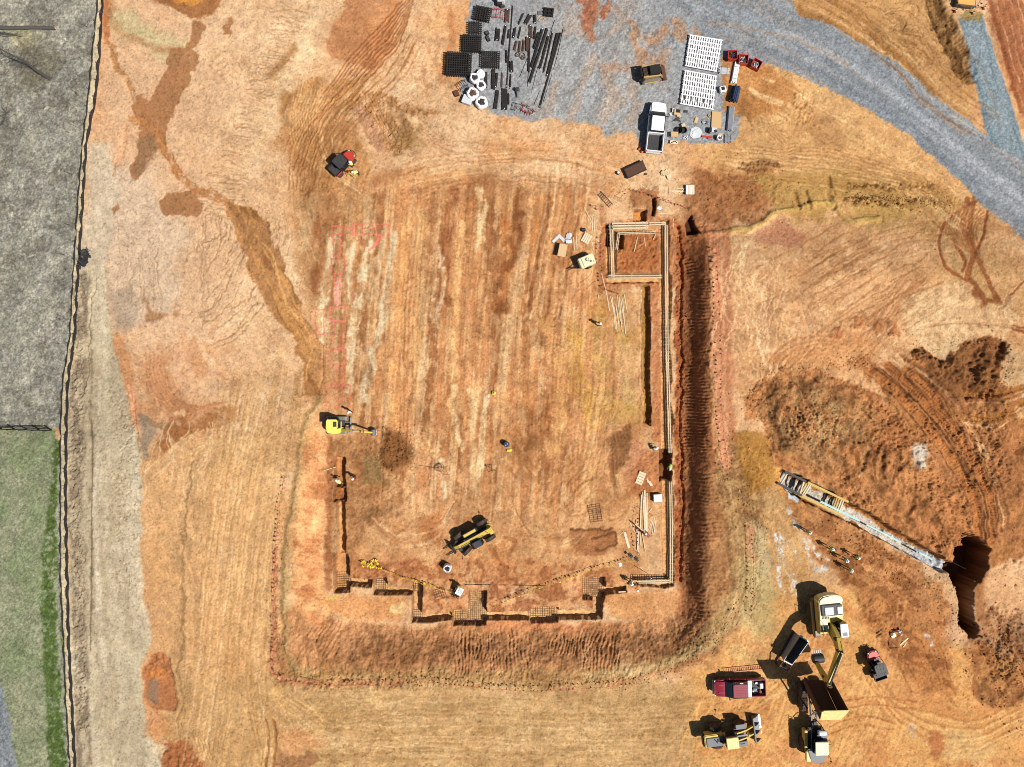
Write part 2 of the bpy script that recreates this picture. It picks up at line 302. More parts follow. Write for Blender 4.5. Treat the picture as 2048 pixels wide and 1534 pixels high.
# ---- broad building pad
pad = poly([(690, 380), (800, 330), (950, 350), (1180, 390), (1210, 560), (1290, 600), (1300, 860), (1290, 1150), (1200, 1180), (700, 1160), (655, 860), (640, 760), (620, 600), (580, 430)], 16, 10)
pad.col((206, 148, 100), .85); pad.col((176, 112, 68), .45, pad.f(60, 5, 160, 93, 2, .45, .7, .65)); pad.col((232, 184, 132), .4, pad.f(40, 5, 161, 93, 2, .5, .7, .65))
r = poly([(580, 400), (700, 380), (790, 430), (780, 640), (700, 680), (620, 620)], 20, 14); r.col((178, 134, 92), .75, .4+.6*r.f(30, 4, 61, 80, 2)); r.col((220, 186, 144), .5, r.f(12, 4, 62, 95, 5, .55, .7))
# north-south scraper streaks
st = poly([(640, 420), (780, 370), (1190, 360), (1240, 620), (1200, 1010), (1060, 1050), (710, 1000), (690, 820), (640, 640)], 60, 14)
n1 = fbm(U, V, 30, 4, 63, .55, 93, 12)[st.sl]; n2 = fbm(U, V, 13, 4, 64, .6, 95, 14)[st.sl]; n3 = fbm(U, V, 19, 3, 65, .6, 92, 16)[st.sl]; n4 = fbm(U, V, 34, 5, 66, .75)[st.sl]
st.col((150, 92, 54), .72, ss(n1*.55+n4*.45, .48, .60)); st.col((234, 192, 144), .6, ss(n2*.6+n4*.4, .50, .66)); st.col((222, 160, 106), .5, ss(n3*.7+G3[st.sl]*.3, .45, .65)); st.col((190, 116, 70), .5, ss(n1, .18, .4)*(1-ss(n1, .4, .48)))
ZD[st.sl] += st.m*.09*(n2-.5)+st.m*.07*(fbm(U, V, 5, 2, 67, .6, 94, 20)[st.sl]-.5)
# hand placed bands: (points, width, colour, strength)
PALEB = (234, 204, 164); REDB = (158, 96, 58); ORB = (224, 160, 100); CLAY = (186, 140, 104)
for pts, w, c, a in [
    ([(668, 470), (655, 540), (645, 620), (648, 680)], 16, PALEB, .8), ([(712, 470), (700, 540), (706, 600), (702, 660), (700, 740)], 14, PALEB, .75),
    ([(742, 480), (726, 560), (718, 620), (708, 700), (700, 780)], 12, PALEB, .7), ([(790, 470), (775, 560), (760, 660), (735, 740), (728, 800)], 15, (214, 188, 152), .8),
    ([(768, 460), (752, 540), (740, 600)], 12, (206, 172, 130), .7), ([(640, 440), (632, 520), (628, 580)], 20, REDB, .65),
    ([(730, 480), (712, 560), (704, 610)], 8, REDB, .6), ([(752, 520), (738, 600), (728, 680), (738, 760)], 9, (156, 104, 66), .6),
    ([(812, 440), (800, 560), (790, 700), (792, 820), (788, 940)], 24, ORB, .7), ([(842, 420), (836, 560), (832, 700), (828, 820)], 18, (222, 168, 112), .7),
    ([(822, 470), (815, 600), (812, 760)], 5, (186, 128, 80), .7), ([(870, 390), (862, 480), (858, 560)], 20, (164, 106, 66), .6),
    ([(905, 380), (898, 440), (890, 520), (900, 600)], 22, REDB, .7), ([(925, 450), (918, 560), (912, 680), (900, 820), (905, 900)], 13, (232, 176, 118), .85),
    ([(880, 500), (888, 580), (872, 640)], 10, (238, 200, 162), .7), ([(870, 560), (868, 620), (874, 660)], 12, PALEB, .6), ([(852, 680), (844, 740), (838, 790)], 14, (228, 190, 148), .6),
    ([(945, 400), (945, 500), (950, 600), (942, 720), (935, 860)], 16, (188, 124, 78), .6), ([(962, 380), (968, 430), (960, 500)], 16, (236, 196, 148), .7),
    ([(985, 440), (985, 560), (995, 700), (975, 820)], 24, (152, 94, 56), .6), ([(1010, 440), (1020, 520), (1000, 620)], 18, (196, 122, 70), .7),
    ([(1045, 390), (1035, 460), (1012, 540), (1005, 620)], 26, (140, 84, 48), .75), ([(1085, 400), (1070, 470), (1060, 520)], 14, (214, 140, 82), .8),
    ([(1098, 395), (1085, 470), (1072, 540), (1060, 620)], 14, (138, 82, 46), .7), ([(1120, 400), (1105, 480), (1098, 560)], 9, (206, 138, 84), .6),
    ([(972, 800), (968, 900), (955, 960), (962, 1010)], 14, (240, 206, 160), .75), ([(905, 770), (912, 860), (925, 900)], 12, (236, 196, 146), .75),
    ([(880, 920), (884, 960), (886, 990)], 12, (240, 206, 164), .8), ([(940, 780), (950, 860), (945, 940)], 12, (238, 196, 142), .7),
    ([(1090, 640), (1120, 720), (1130, 800), (1110, 900)], 26, (224, 166, 104), .6), ([(1150, 650), (1160, 760), (1190, 850)], 30, (204, 150, 74), .6),
    ([(1060, 640), (1050, 760), (1045, 860)], 22, (176, 112, 66), .6), ([(1195, 610), (1200, 700), (1215, 800)], 30, (200, 154, 92), .6),
    ([(1250, 600), (1245, 700), (1255, 820)], 28, (206, 164, 108), .7), ([(1090, 830), (1080, 880)], 30, (150, 92, 52), .5)]:
    r = stroke(pts, w, w*.28, 5, 3); r.col(c, a, .35+.65*r.f(11, 4, 68+int(w), 92, 2.5, .32, .56))
r = poly([(1150, 620), (1270, 600), (1280, 860), (1230, 860), (1150, 760)], 20, 12); r.col((188, 140, 62), .4, r.f(40, 4, 71, 20, 2)); r.z(.05, G3[r.sl])
for k in range(5):
    x = 815+8*k; r = stroke([(x, 460), (x-14, 640), (x-18, 820), (x-20, 960)], 2.4, 1, 2, .6); r.z(-.035)
for (x, y, dx) in [(850, 720, -18), (868, 735, -18), (868, 590, 6), (978, 590, 4), (1000, 620, 6), (840, 760, -14), (950, 780, 10), (905, 800, -4)]:
    r = stroke([(x, y-30), (x+dx*.3, y), (x+dx, y+40)], 8, 1.5, 1, .5); cleats(r, 4.2, .05)
poly([(1000, 940), (1060, 940), (1070, 870), (1030, 880)], 8, 8).col((166, 110, 66), .4)
r = poly([(1005, 870), (1078, 872), (1070, 960), (1050, 978), (1030, 960), (1000, 900)], 10, 8); r.col((140, 90, 54), .55, r.f(12, 3, 72, 60, 2))
r = poly([(1215, 880), (1262, 850), (1268, 880), (1240, 940), (1232, 985), (1218, 930)], 5, 6); r.col((140, 92, 58), .85); r.z(-.15); ribs(r, 80, 8, .05, 73)
r = poly([(1262, 890), (1280, 885), (1300, 900), (1290, 960), (1270, 980), (1255, 950)], 5, 6); r.col((214, 146, 112), .6)
r = poly([(1255, 980), (1290, 1000), (1330, 1000), (1325, 900), (1290, 905), (1270, 940)], 8, 8, 3); r.col((180, 108, 64), .7); ZD[r.sl] += r.m*(fbm(r.u, r.v, 7, 3, 74, .6)-.45)*.2
# brown work zones south part of pad
r = poly([(655, 880), (770, 850), (825, 880), (828, 920), (800, 960), (790, 1010), (720, 1060), (700, 1160), (660, 1140)], 8, 9, 3); r.col((156, 104, 64), .75, .45+.55*r.f(26, 4, 75)); ZD[r.sl] += r.m*(fbm(r.u, r.v, 7, 3, 76, .6)-.5)*.16
r = poly([(770, 855), (800, 868), (828, 900), (822, 930), (790, 940), (770, 920), (762, 880)], 8, 6, 3); r.col((132, 84, 48), .9); r.z(.35); ZD[r.sl] += r.m*(G2[r.sl]-.5)*.25
poly([(730, 910), (762, 915), (765, 965), (726, 968)], 3, 2).col((150, 118, 76), .8).z(-.1)
stroke([(766, 925), (778, 930), (786, 925)], 8, 3, 2).col((116, 76, 42), .8).z(-.15)
r = poly([(726, 1000), (770, 990), (800, 1030), (760, 1060), (728, 1050)], 10, 10); r.col((140, 100, 66), .6, r.f(20, 4, 77)); ZD[r.sl] += r.m*(G2[r.sl]-.5)*.15
r = poly([(830, 1030), (880, 1020), (890, 1060), (885, 1085), (840, 1080)], 8, 8); r.col((168, 98, 56), .75, .5+.5*G3[r.sl])
r = poly([(1138, 1060), (1225, 1058), (1238, 1076), (1232, 1100), (1190, 1112), (1150, 1105)], 5, 5); r.col((166, 106, 66), .85)
for pts in [[(1145, 1063), (1220, 1060)], [(1185, 1080), (1228, 1066), (1234, 1085), (1225, 1095), (1190, 1100)]]: stroke(pts, 5, 2, 4, 3).col((122, 78, 46), .7).z(-.06)
for i in range(7): stroke([(975+6*i, 1090), (985+6*i, 1110+4*i), (1000+5*i, 1130)], 5, 1.5, 4).col((176, 112, 64), .45).z(-.05)
stroke([(988, 1100), (996, 1128)], 9, 1.5, 1).col((170, 108, 62), .6).z(-.06); stroke([(1010, 1075), (1030, 1085), (1018, 1110)], 8, 1.5, 2).col((170, 108, 62), .6).z(-.06)
for i in range(14):
    a0 = random.uniform(0, 6.3); rr = random.uniform(22, 60); cx, cy = random.choice([(800, 1060), (780, 1030), (1150, 1000), (1100, 900), (1200, 1000)])
    pts = [(cx+rr*math.cos(a0+k*.35), cy+rr*.8*math.sin(a0+k*.35)) for k in range(6)]
    r = stroke(pts, 4.5, 1.5, 3); r.z(-.035); r.col((170, 114, 70), .35); cleats(r, 4.2, .02)
ms = poly([(690, 1120), (1190, 1120), (1250, 1160), (1200, 1230), (850, 1230), (830, 1170), (700, 1170)], 8, 8); ms.col((198, 128, 82), .7, .4+.6*ms.f(20, 4, 78)); ms.col((150, 88, 54), .6, ms.f(14, 4, 79, 0, 1, .52, .68)); ZD[ms.sl] += ms.m*(fbm(ms.u, ms.v, 8, 3, 80, .6)-.5)*.18
# pink setting-out paint
PINK = (236, 120, 104)
def rectl(x0, y0, x1, y1, a=1, w=2.3):
    for p in ([(x0, y0), (x1, y0)], [(x1, y0), (x1, y1)], [(x1, y1), (x0, y1)], [(x0, y1), (x0, y0)]):
        r = stroke(p, w, .7, 1.2, .8); r.col(PINK, a, .6+.4*ss(GR, .2, .5)[r.sl])
for q in [(664, 452, 684, 470), (684, 455, 710, 466), (706, 448, 726, 470), (726, 455, 752, 468), (752, 448, 778, 470), (667, 470, 680, 512), (662, 518, 688, 548), (668, 548, 680, 614), (660, 614, 690, 642), (632, 620, 648, 668), (667, 642, 686, 695), (660, 698, 692, 728), (672, 728, 684, 800), (655, 770, 700, 812)]: rectl(*q)
poly([(669, 560), (679, 560), (679, 614), (668, 614)], 1, 1).col((238, 168, 150), .7)
for i in range(5): stroke([(735+4*i, 504-3*i), (760+2*i, 470)], 1.6, .7, 1.5).col(PINK, .6)
# ---- east plain
r = poly([(1470, 560), (1600, 520), (1680, 560), (1650, 640), (1560, 730), (1480, 720)], 20, 14); r.col((196, 146, 104), .6, r.f(30, 4, 81, 110, 2.5)); 
east.col((236, 192, 150), .4, ss(1-np.abs(fbm(east.u, east.v, 26, 4, 82, .6, 115, 2.5)-.5)*9, .3, 1)); east.col((178, 124, 82), .3, east.f(16, 4, 83, 25, 4, .55, .7))
ZD[east.sl] += east.m*(fbm(east.u, east.v, 9, 4, 84, .6)-.5)*.05
for i in range(14):
    x = 1690+random.uniform(0, 150); y = 530+random.uniform(-40, 60); L = random.uniform(60, 150)
    r = stroke([(x, y), (x-L*.8, y+L*.45+random.uniform(-10, 10))], 3, 1.2, 3); r.col((176, 118, 76), .45); r.z(-.02)
for i in range(12):
    x = 1740+random.uniform(0, 60); r = stroke([(x+60, 560), (x, 640+random.uniform(-10, 10)), (x-30, 690)], 3, 1.2, 2); r.col((184, 122, 80), .4)
r = poly([(1510, 460), (1560, 445), (1592, 450), (1612, 470), (1590, 490), (1540, 492), (1515, 485)], 5, 7); r.col((190, 118, 92), .75, .5+.5*G2[r.sl])
r = poly([(1640, 440), (1900, 370), (1980, 480), (2048, 540), (2100, 650), (1960, 640), (1890, 560), (1860, 480)], 12, 12); r.col((180, 138, 88), .6, .4+.6*r.f(20, 4, 85, 60, 2))
for pts, w in [([(1960, 395), (1905, 430), (1880, 470), (1882, 510), (1900, 540), (1930, 556)], 6), ([(1935, 400), (1925, 450), (1945, 510), (1935, 560), (1965, 610), (1970, 650)], 11), ([(1950, 390), (1938, 450), (1955, 520), (1990, 590), (2000, 655)], 9), ([(1975, 420), (1962, 480), (1950, 500)], 6), ([(2048, 560), (2010, 600), (1990, 640)], 4), ([(1905, 480), (1930, 520), (1925, 540)], 6), ([(1860, 648), (1920, 645), (1980, 648), (2048, 656)], 4)]:
    r = stroke(pts, w, 1.6, 3, 1.5); r.col((150, 88, 52), .75); r.z(-.06); cleats(r, 4.4, .02)
for pts, w in [([(1940, 560), (1962, 590), (1972, 612), (1973, 652)], 11), ([(1990, 592), (2000, 612), (2004, 656)], 10), ([(2018, 596), (2006, 612)], 6), ([(1974, 600), (2000, 604)], 8), ([(1945, 580), (1952, 600)], 7), ([(1930, 570), (1928, 588)], 6), ([(1860, 650), (1960, 645), (2050, 664)], 5)]:
    r = stroke(pts, w, 1.5, 2, 1.5); r.col((140, 84, 50), .85); r.z(-.06)
for i in range(12):
    r = stroke([(1905+7*i, 395+3*i), (1895+5*i, 450), (1915+4*i, 500)], 2.6, 1, 3); r.col((172, 108, 66), .5); r.z(-.04)
r = poly([(1800, 610), (1860, 560), (1930, 560), (1960, 620), (2020, 590), (2030, 640), (2000, 690), (1900, 720), (1840, 690), (1820, 640)], 8, 10); r.col((226, 184, 138), .8); r.col((170, 126, 86), .4, r.f(8, 4, 86, 0, 1, .56, .7))
r = poly([(1820, 690), (1960, 670), (2060, 700), (2100, 780), (2000, 860), (1990, 740)], 10, 10); r.col((214, 176, 132), .7)
# earth bank and diggings north-east of the building
r = poly([(1340, 400), (1400, 330), (1480, 340), (1560, 345), (1580, 400), (1500, 440), (1440, 480), (1360, 460)], 14, 14, 6); r.col((168, 108, 66), .6, .4+.6*r.f(20, 4, 410))
r = poly([(1385, 340), (1440, 352), (1500, 342), (1545, 350), (1570, 400), (1540, 430), (1480, 448), (1440, 490), (1380, 470), (1370, 420)], 8, 10, 3); r.col((142, 86, 50), .8, .55+.45*G3[r.sl]); ZD[r.sl] += r.m*(fbm(r.u, r.v, 9, 3, 87, .65)-.5)*.25
r = poly([(1500, 350), (1700, 340), (1860, 370), (1920, 410), (1840, 430), (1720, 440), (1690, 400), (1640, 440), (1560, 430)], 10, 12); r.col((180, 138, 78), .8); ribs(r, 8, 6, .04, 88)
for pts in [[(1480, 325), (1520, 332), (1560, 328)], [(1690, 400), (1760, 405), (1840, 400), (1900, 408)], [(1700, 372), (1790, 376), (1860, 372)]]:
    r = stroke(pts, 13, 4, 6, 4); r.col((112, 74, 40), .8, r.f(6, 3, 89, 0, 1, .35, .6)); ZD[r.sl] += r.m*(fbm(r.u, r.v, 5, 3, 90, .7)-.5)*.35
r = poly([(1480, 325), (1495, 318), (1550, 320), (1562, 332), (1530, 345), (1490, 342)], 4, 5); r.col((116, 68, 38), .8)
for (x, y) in [(1590, 400), (1615, 398), (1660, 372), (1660, 400)]: stroke([(x-3, y-14), (x+6, y+16)], 9, 3, 3).z(-.35)
stroke([(1400, 470), (1480, 462), (1560, 425), (1640, 408), (1664, 410), (1700, 440), (1760, 434)], 10, 3, 5).z(.3).col((200, 160, 92), .7)
stroke([(1664, 410), (1664, 380)], 8, 3, 3).z(.25)
poly([(1430, 300), (1700, 330), (1900, 380), (1940, 440), (1700, 350), (1430, 330)], 10, 8).col((196, 146, 92), .4)
for i in range(7):
    r = stroke([(1500, 292+7*i), (1660, 300+8*i), (1800, 335+7*i), (1900, 390+5*i)], 3, 1.2, 5); r.z(-.035); r.col((168, 120, 74), .4)
for i in range(5):
    rr = 60+5*i; pts = [(1600+rr*math.cos(a), 215+rr*1.05*math.sin(a)) for a in [2.0, 2.5, 3.0, 3.5, 4.0, 4.4]]; r = stroke(pts, 2.6, 1, 3); r.z(-.03); r.col((180, 130, 84), .4)
r = poly([(1580, 190), (1630, 200), (1640, 260), (1590, 250)], 10, 10); ZD[r.sl] += r.m*(fbm(r.u, r.v, 6, 3, 101, .7)-.5)*.3
poly([(1620, 220), (1680, 240), (1690, 300), (1620, 290)], 12, 12).col((176, 128, 84), .6)
# north-east waste strip
for pts, w in [([(1640, -10), (1720, 40), (1780, 100), (1830, 150), (1870, 195)], 16), ([(1560, 12), (1640, 40), (1740, 100)], 14)]:
    stroke(pts, w, 5, 6).col((156, 106, 60), .6).z(-.08)
for i in range(24):
    x = random.uniform(1690, 1800); y = random.uniform(-10, 80); r = stroke([(x, y), (x+40, y+30+random.uniform(-20, 20)), (x+100, y+90)], 2.6, 1, 10, 3); r.z(-.06); r.col((150, 106, 64), .4)
r = poly([(1856, -40), (1890, -40), (1900, 20), (1925, 80), (1950, 140), (1945, 170), (1920, 165), (1890, 110), (1868, 60)], 7, 9, 4); r.col((96, 66, 36), .9, .45+.55*r.f(13, 4, 102, 65, 2)); r.z(-.5); ZD[r.sl] += r.m*(fbm(r.u, r.v, 7, 3, 103, .7)-.5)*.4
r = stroke([(1978, 0), (2000, 70), (2018, 140), (2040, 220)], 8, 3, 3); r.z(-.1); r.col((146, 78, 46), .6)
# ---- gravel
yard = poly([(948, -60), (1560, -60), (1600, 30), (1540, 128), (1470, 112), (1452, 130), (1448, 215), (1480, 230), (1478, 276), (1450, 288), (1400, 288), (1330, 286), (1290, 300), (1272, 268), (1240, 262), (1215, 272), (1190, 256), (1150, 240), (1112, 234), (1060, 239), (1020, 233), (970, 222), (932, 210), (918, 192), (924, 160), (918, 120), (932, 70), (940, 10)], 3, 5, 4)
yard.col((164, 166, 168)); n = fbm(yard.u, yard.v, 60, 5, 104, .6, 125, 1.6)
gx = 1-ss(np.hypot(yard.u-1190, (yard.v-150)*.8), 60, 200)
yard.col((190, 188, 182), .6, gx*(.6+.4*ss(n, .3, .7))); yard.col((146, 140, 134), .35, gx*yard.f(20, 5, 105, 120, 4, .5, .65)); yard.col((194, 156, 124), .4, gx*yard.f(24, 4, 106, 110, 3, .5, .7))
for pts, c, a in [([(1125, -20), (1240, -20), (1230, 20), (1200, 50), (1196, 75), (1180, 72), (1160, 48), (1150, 20)], (180, 112, 78), .85),
               ([(1240, 20), (1300, 50), (1400, 45), (1400, 75), (1360, 80), (1330, 140), (1300, 160), (1250, 90)], (196, 140, 98), .6),
               ([(1180, 120), (1290, 130), (1320, 150), (1330, 180), (1280, 160)], (202, 142, 104), .4)]:
    r = poly(pts, 6, 14, 6); r.col(c, a, r.f(16, 4, 107, 60, 1.5, .3, .6)); ZD[r.sl] += r.m*(G2[r.sl]-.5)*.12
ZD[yard.sl] += yard.m*((fbm(yard.u, yard.v, 14, 4, 108, .65, 125, 2.5)-.5)*.16*gx+(fbm(yard.u, yard.v, 3, 2, 109, .8)-.5)*.05)
r = poly([(1440, 112), (1470, 102), (1520, 118), (1550, 150), (1600, 190), (1560, 230), (1500, 240), (1480, 230), (1450, 220), (1440, 170)], 6, 8); r.col((182, 122, 70), .9); r.col((208, 146, 92), .5, r.f(40, 3, 110))
poly([(1480, 200), (1515, 220), (1500, 240), (1478, 236)], 5, 5).col((150, 100, 58), .7)
r = stroke([(1500, 178), (1530, 195), (1560, 212)], 12, 4, 5); r.col((232, 190, 140), .8)
road = poly([(1500, -60), (1536, 2), (1560, 14), (1600, 30), (1660, 50), (1720, 85), (1790, 125), (1835, 158), (1880, 205), (1935, 240), (1978, 274), (2048, 285), (2400, 380), (2400, 900), (2120, 560), (2048, 478), (2000, 440), (1950, 395), (1912, 355), (1862, 310), (1820, 272), (1752, 232), (1702, 200), (1652, 176), (1582, 146), (1530, 126), (1440, 110), (1400, 60), (1300, -60)], 2.2, 2.5, 3)
road.col((152, 158, 163)); n = fbm(road.u, road.v, 11, 4, 111, .6, 33, 26)
road.col((174, 176, 178), .5, ss(n, .5, .75)); road.col((134, 138, 142), .4, ss(n, .5, .3)); road.col((170, 150, 132), .5, ss(fbm(road.u, road.v, 7, 3, 112, .6, 34, 40), .62, .74))
for pts, w, c, a in [([(1500, 92), (1600, 132), (1700, 180), (1800, 240), (1880, 310), (1990, 420)], 16, (128, 136, 144), .5), ([(1550, 60), (1700, 130), (1800, 200), (1900, 280), (2048, 400)], 16, (184, 188, 192), .55), ([(1800, 150), (1850, 210), (1930, 270)], 5, (170, 146, 128), .6), ([(1420, 40), (1500, 60), (1600, 85), (1700, 130)], 6, (176, 156, 140), .6)]:
    stroke(pts, w, w*.35, 4).col(c, a)
road2 = poly([(1918, 36), (1966, 30), (1978, 70), (1996, 130), (2014, 180), (2032, 240), (2060, 320), (2000, 300), (1974, 274), (1968, 240), (1955, 190), (1945, 150), (1938, 100), (1924, 60)], 2, 1.5, 1.5)
road2.col((142, 158, 164)); road2.col((164, 174, 178), .5, road2.f(10, 4, 113, 73, 10)); road2.col((108, 128, 142), .5, road2.f(8, 3, 114, 73, 14, .55, .7))
for rr_ in (road, road2): ZD[rr_.sl] += rr_.m*((fbm(rr_.u, rr_.v, 3, 2, 115, .8)-.5)*.05+.05)
r = poly([(1920, 28), (1936, 20), (1958, 22), (1966, 30), (1960, 40), (1945, 44), (1926, 40)], 1.5, 1); r.col((160, 134, 84), .95)
# ---- cut slopes: reddish west face, ribs
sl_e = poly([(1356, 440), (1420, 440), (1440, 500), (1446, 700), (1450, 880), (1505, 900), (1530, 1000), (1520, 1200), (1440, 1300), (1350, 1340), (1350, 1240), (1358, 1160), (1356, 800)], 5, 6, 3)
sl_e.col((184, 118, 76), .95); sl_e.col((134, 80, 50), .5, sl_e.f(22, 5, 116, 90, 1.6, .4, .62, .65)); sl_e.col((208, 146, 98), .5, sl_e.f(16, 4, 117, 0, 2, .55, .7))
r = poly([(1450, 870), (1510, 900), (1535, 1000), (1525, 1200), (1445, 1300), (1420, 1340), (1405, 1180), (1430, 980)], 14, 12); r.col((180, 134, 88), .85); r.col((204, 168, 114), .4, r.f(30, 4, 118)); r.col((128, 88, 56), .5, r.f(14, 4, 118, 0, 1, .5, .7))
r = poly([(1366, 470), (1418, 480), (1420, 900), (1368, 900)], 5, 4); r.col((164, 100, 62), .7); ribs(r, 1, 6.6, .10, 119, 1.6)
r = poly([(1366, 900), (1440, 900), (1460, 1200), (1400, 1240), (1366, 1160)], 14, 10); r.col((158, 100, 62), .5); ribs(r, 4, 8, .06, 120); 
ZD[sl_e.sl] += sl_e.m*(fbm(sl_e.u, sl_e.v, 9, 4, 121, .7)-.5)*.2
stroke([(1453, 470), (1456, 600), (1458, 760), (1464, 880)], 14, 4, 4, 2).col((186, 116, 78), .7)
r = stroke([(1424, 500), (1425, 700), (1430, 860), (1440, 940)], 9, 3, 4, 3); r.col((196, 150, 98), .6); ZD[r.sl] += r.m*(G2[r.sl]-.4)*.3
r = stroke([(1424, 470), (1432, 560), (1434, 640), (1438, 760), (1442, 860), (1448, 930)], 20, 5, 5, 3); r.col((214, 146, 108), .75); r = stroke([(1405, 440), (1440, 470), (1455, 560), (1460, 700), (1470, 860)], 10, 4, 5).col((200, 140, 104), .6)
pass
r = poly([(1488, 790), (1508, 788), (1512, 838), (1492, 842)], 2, 2); r.col((190, 120, 72), .8); ribs(r, 88, 5, .05, 122)
r = poly([(1465, 870), (1520, 865), (1555, 900), (1545, 960), (1500, 985), (1480, 940)], 6, 8); r.col((176, 122, 58), .85); r.z(.2)
for i in range(4): stroke([(1478+14*i+random.uniform(-4, 4), 882+random.uniform(0, 20)), (1480+12*i, 925), (1502+10*i+random.uniform(-6, 6), 980), (1526+9*i, 1040+random.uniform(0, 30))], random.uniform(3, 7), 2, 9, 4).z(-.06)
r = stroke([(1496, 1050), (1500, 1100), (1502, 1180), (1500, 1250)], 14, 3, 4); r.col((214, 154, 112), .7)
r = poly([(1500, 1040), (1530, 1060), (1540, 1130), (1530, 1200), (1508, 1210), (1510, 1120)], 8, 6); r.col((200, 176, 134), .75)
r = poly([(1480, 1100), (1560, 1180), (1570, 1240), (1520, 1290), (1480, 1260)], 14, 8); r.col((184, 158, 106), .7)
# south slope
sl_s = poly([(600, 1200), (680, 1245), (800, 1252), (1000, 1245), (1250, 1245), (1345, 1235), (1400, 1250), (1410, 1300), (1340, 1340), (1250, 1365), (900, 1362), (640, 1362), (552, 1350), (560, 1240)], 6, 7, 3)
sl_s.col((196, 134, 88), .95); sl_s.col((212, 152, 106), .6, sl_s.f(26, 4, 123, 90, 2)); sl_s.col((146, 98, 60), .45, sl_s.f(15, 4, 124, 90, 2.2, .5, .66))
stroke([(590, 1340), (700, 1355), (850, 1352), (1000, 1358), (1200, 1350), (1340, 1325), (1420, 1270), (1480, 1190)], 26, 10, 7, 5).col((190, 150, 100), .7)
stroke([(1180, 1352), (1300, 1338), (1400, 1300), (1470, 1250)], 14, 6, 6, 4).col((204, 172, 124), .5)
ribs(poly([(900, 1268), (1235, 1262), (1250, 1340), (1120, 1345), (900, 1340)], 8, 8), 90, 7.2, .085, 125)
ribs(poly([(898, 1275), (1000, 1272), (1000, 1320), (898, 1315)], 3, 2), 90, 7, .07, 126)
ribs(poly([(620, 1240), (700, 1250), (790, 1262), (700, 1325), (600, 1300)], 10, 8), 118, 7.5, .07, 127)
ribs(poly([(1250, 1260), (1350, 1240), (1400, 1300), (1300, 1330)], 10, 8), 62, 9, .06, 128)
ZD[sl_s.sl] += sl_s.m*(fbm(sl_s.u, sl_s.v, 9, 4, 129, .7, 90, 1.6)-.5)*.32
# west slope (faces the sun)
sl_w = poly([(612, 860), (648, 850), (656, 900), (652, 1000), (650, 1180), (665, 1220), (640, 1250), (600, 1230), (582, 1180), (585, 1050), (596, 950)], 5, 6); sl_w.col((222, 152, 102), .9); sl_w.col((186, 116, 72), .5, sl_w.f(12, 5, 180, 5, 3, .5, .68)); sl_w.col((236, 186, 130), .5, sl_w.f(26, 4, 181)); ZD[sl_w.sl] += sl_w.m*(fbm(sl_w.u, sl_w.v, 7, 4, 130, .6, 5, 3)-.5)*.22
stroke([(640, 800), (612, 850), (600, 940), (580, 1040), (570, 1180), (575, 1300), (600, 1345)], 16, 6, 5, 4).col((186, 148, 98), .65)
r = stroke([(640, 795), (606, 850), (590, 950), (572, 1050), (562, 1180), (566, 1280), (585, 1345)], 8, 3, 4, 2); r.col((150, 112, 72), .5); ZD[r.sl] -= r.m*.10
r = stroke([(552, 1100), (549, 1200), (548, 1300), (546, 1350), (640, 1366), (800, 1366)], 12, 4, 4, 3); r.col((190, 128, 88), .7); ZD[r.sl] += r.m*(G2[r.sl]-.5)*.25
r = poly([(545, 1340), (620, 1335), (900, 1342), (1100, 1350), (1250, 1345), (1250, 1372), (900, 1378), (620, 1385), (548, 1372)], 6, 6, 3); r.col((162, 116, 72), .6, r.f(14, 4, 131, 0, 2)); ZD[r.sl] += r.m*(fbm(r.u, r.v, 5, 3, 132, .7)-.5)*.3
r = poly([(640, 1200), (700, 1190), (800, 1195), (800, 1240), (690, 1245)], 7, 5); r.col((218, 150, 96), .9); poly([(655, 1192), (678, 1188), (672, 1200), (652, 1204)], 3, 2).col((214, 184, 96), .7); poly([(780, 1210), (805, 1206), (802, 1228), (778, 1230)], 2, 3).col((236, 200, 140), .8)
r = poly([(1210, 1190), (1355, 1180), (1358, 1225), (1330, 1240), (1240, 1238), (1215, 1225)], 5, 5); r.col((206, 142, 90), .8)
r = poly([(970, 1245), (1180, 1242), (1180, 1262), (970, 1262)], 4, 5); r.col((208, 132, 88), .7)
# ---- south plain
sp = poly([(560, 1385), (1400, 1385), (1400, 1600), (560, 1600)], 20, 12); sp.col((198, 156, 108), .4); sp.col((226, 184, 132), .45, ss(1-np.abs(fbm(sp.u, sp.v, 30, 4, 133, .6, 0, 1.8)-.5)*12, .3, 1)); sp.col((172, 130, 82), .45, sp.f(10, 4, 134, 0, 6, .52, .66)); ZD[sp.sl] += sp.m*(fbm(sp.u, sp.v, 9, 4, 135, .6, 0, 2.2)-.5)*.08
ribs(poly([(580, 1390), (1400, 1390), (1400, 1600), (580, 1600)], 20, 10), 90, 4.3, .012, 136)
for i in range(5): stroke([(545, 1375+i*5), (600, 1400+i*12), (650, 1440+i*14), (740, 1440+12*i)][:3], 4, 1.5, 4).col((222, 172, 112), .5).z(-.04)
r = poly([(550, 1462), (600, 1458), (650, 1478), (640, 1495), (610, 1500), (595, 1515), (560, 1500)], 7, 7); r.col((214, 150, 100), .8)
r = poly([(556, 1500), (595, 1515), (625, 1500), (640, 1520), (600, 1540), (550, 1545)], 4, 5); r.col((156, 102, 68), .7)
for x in (530, 545): stroke([(x, 1440), (x+6, 1480), (x+4, 1520), (x-6, 1570)], 5, 1.5, 2).col((160, 106, 62), .7).z(-.08)
for i in range(5):
    stroke([(385+7*i, 1480), (400+6*i, 1520), (430+8*i, 1545)], 3.5, 1.2, 2).z(-.07)
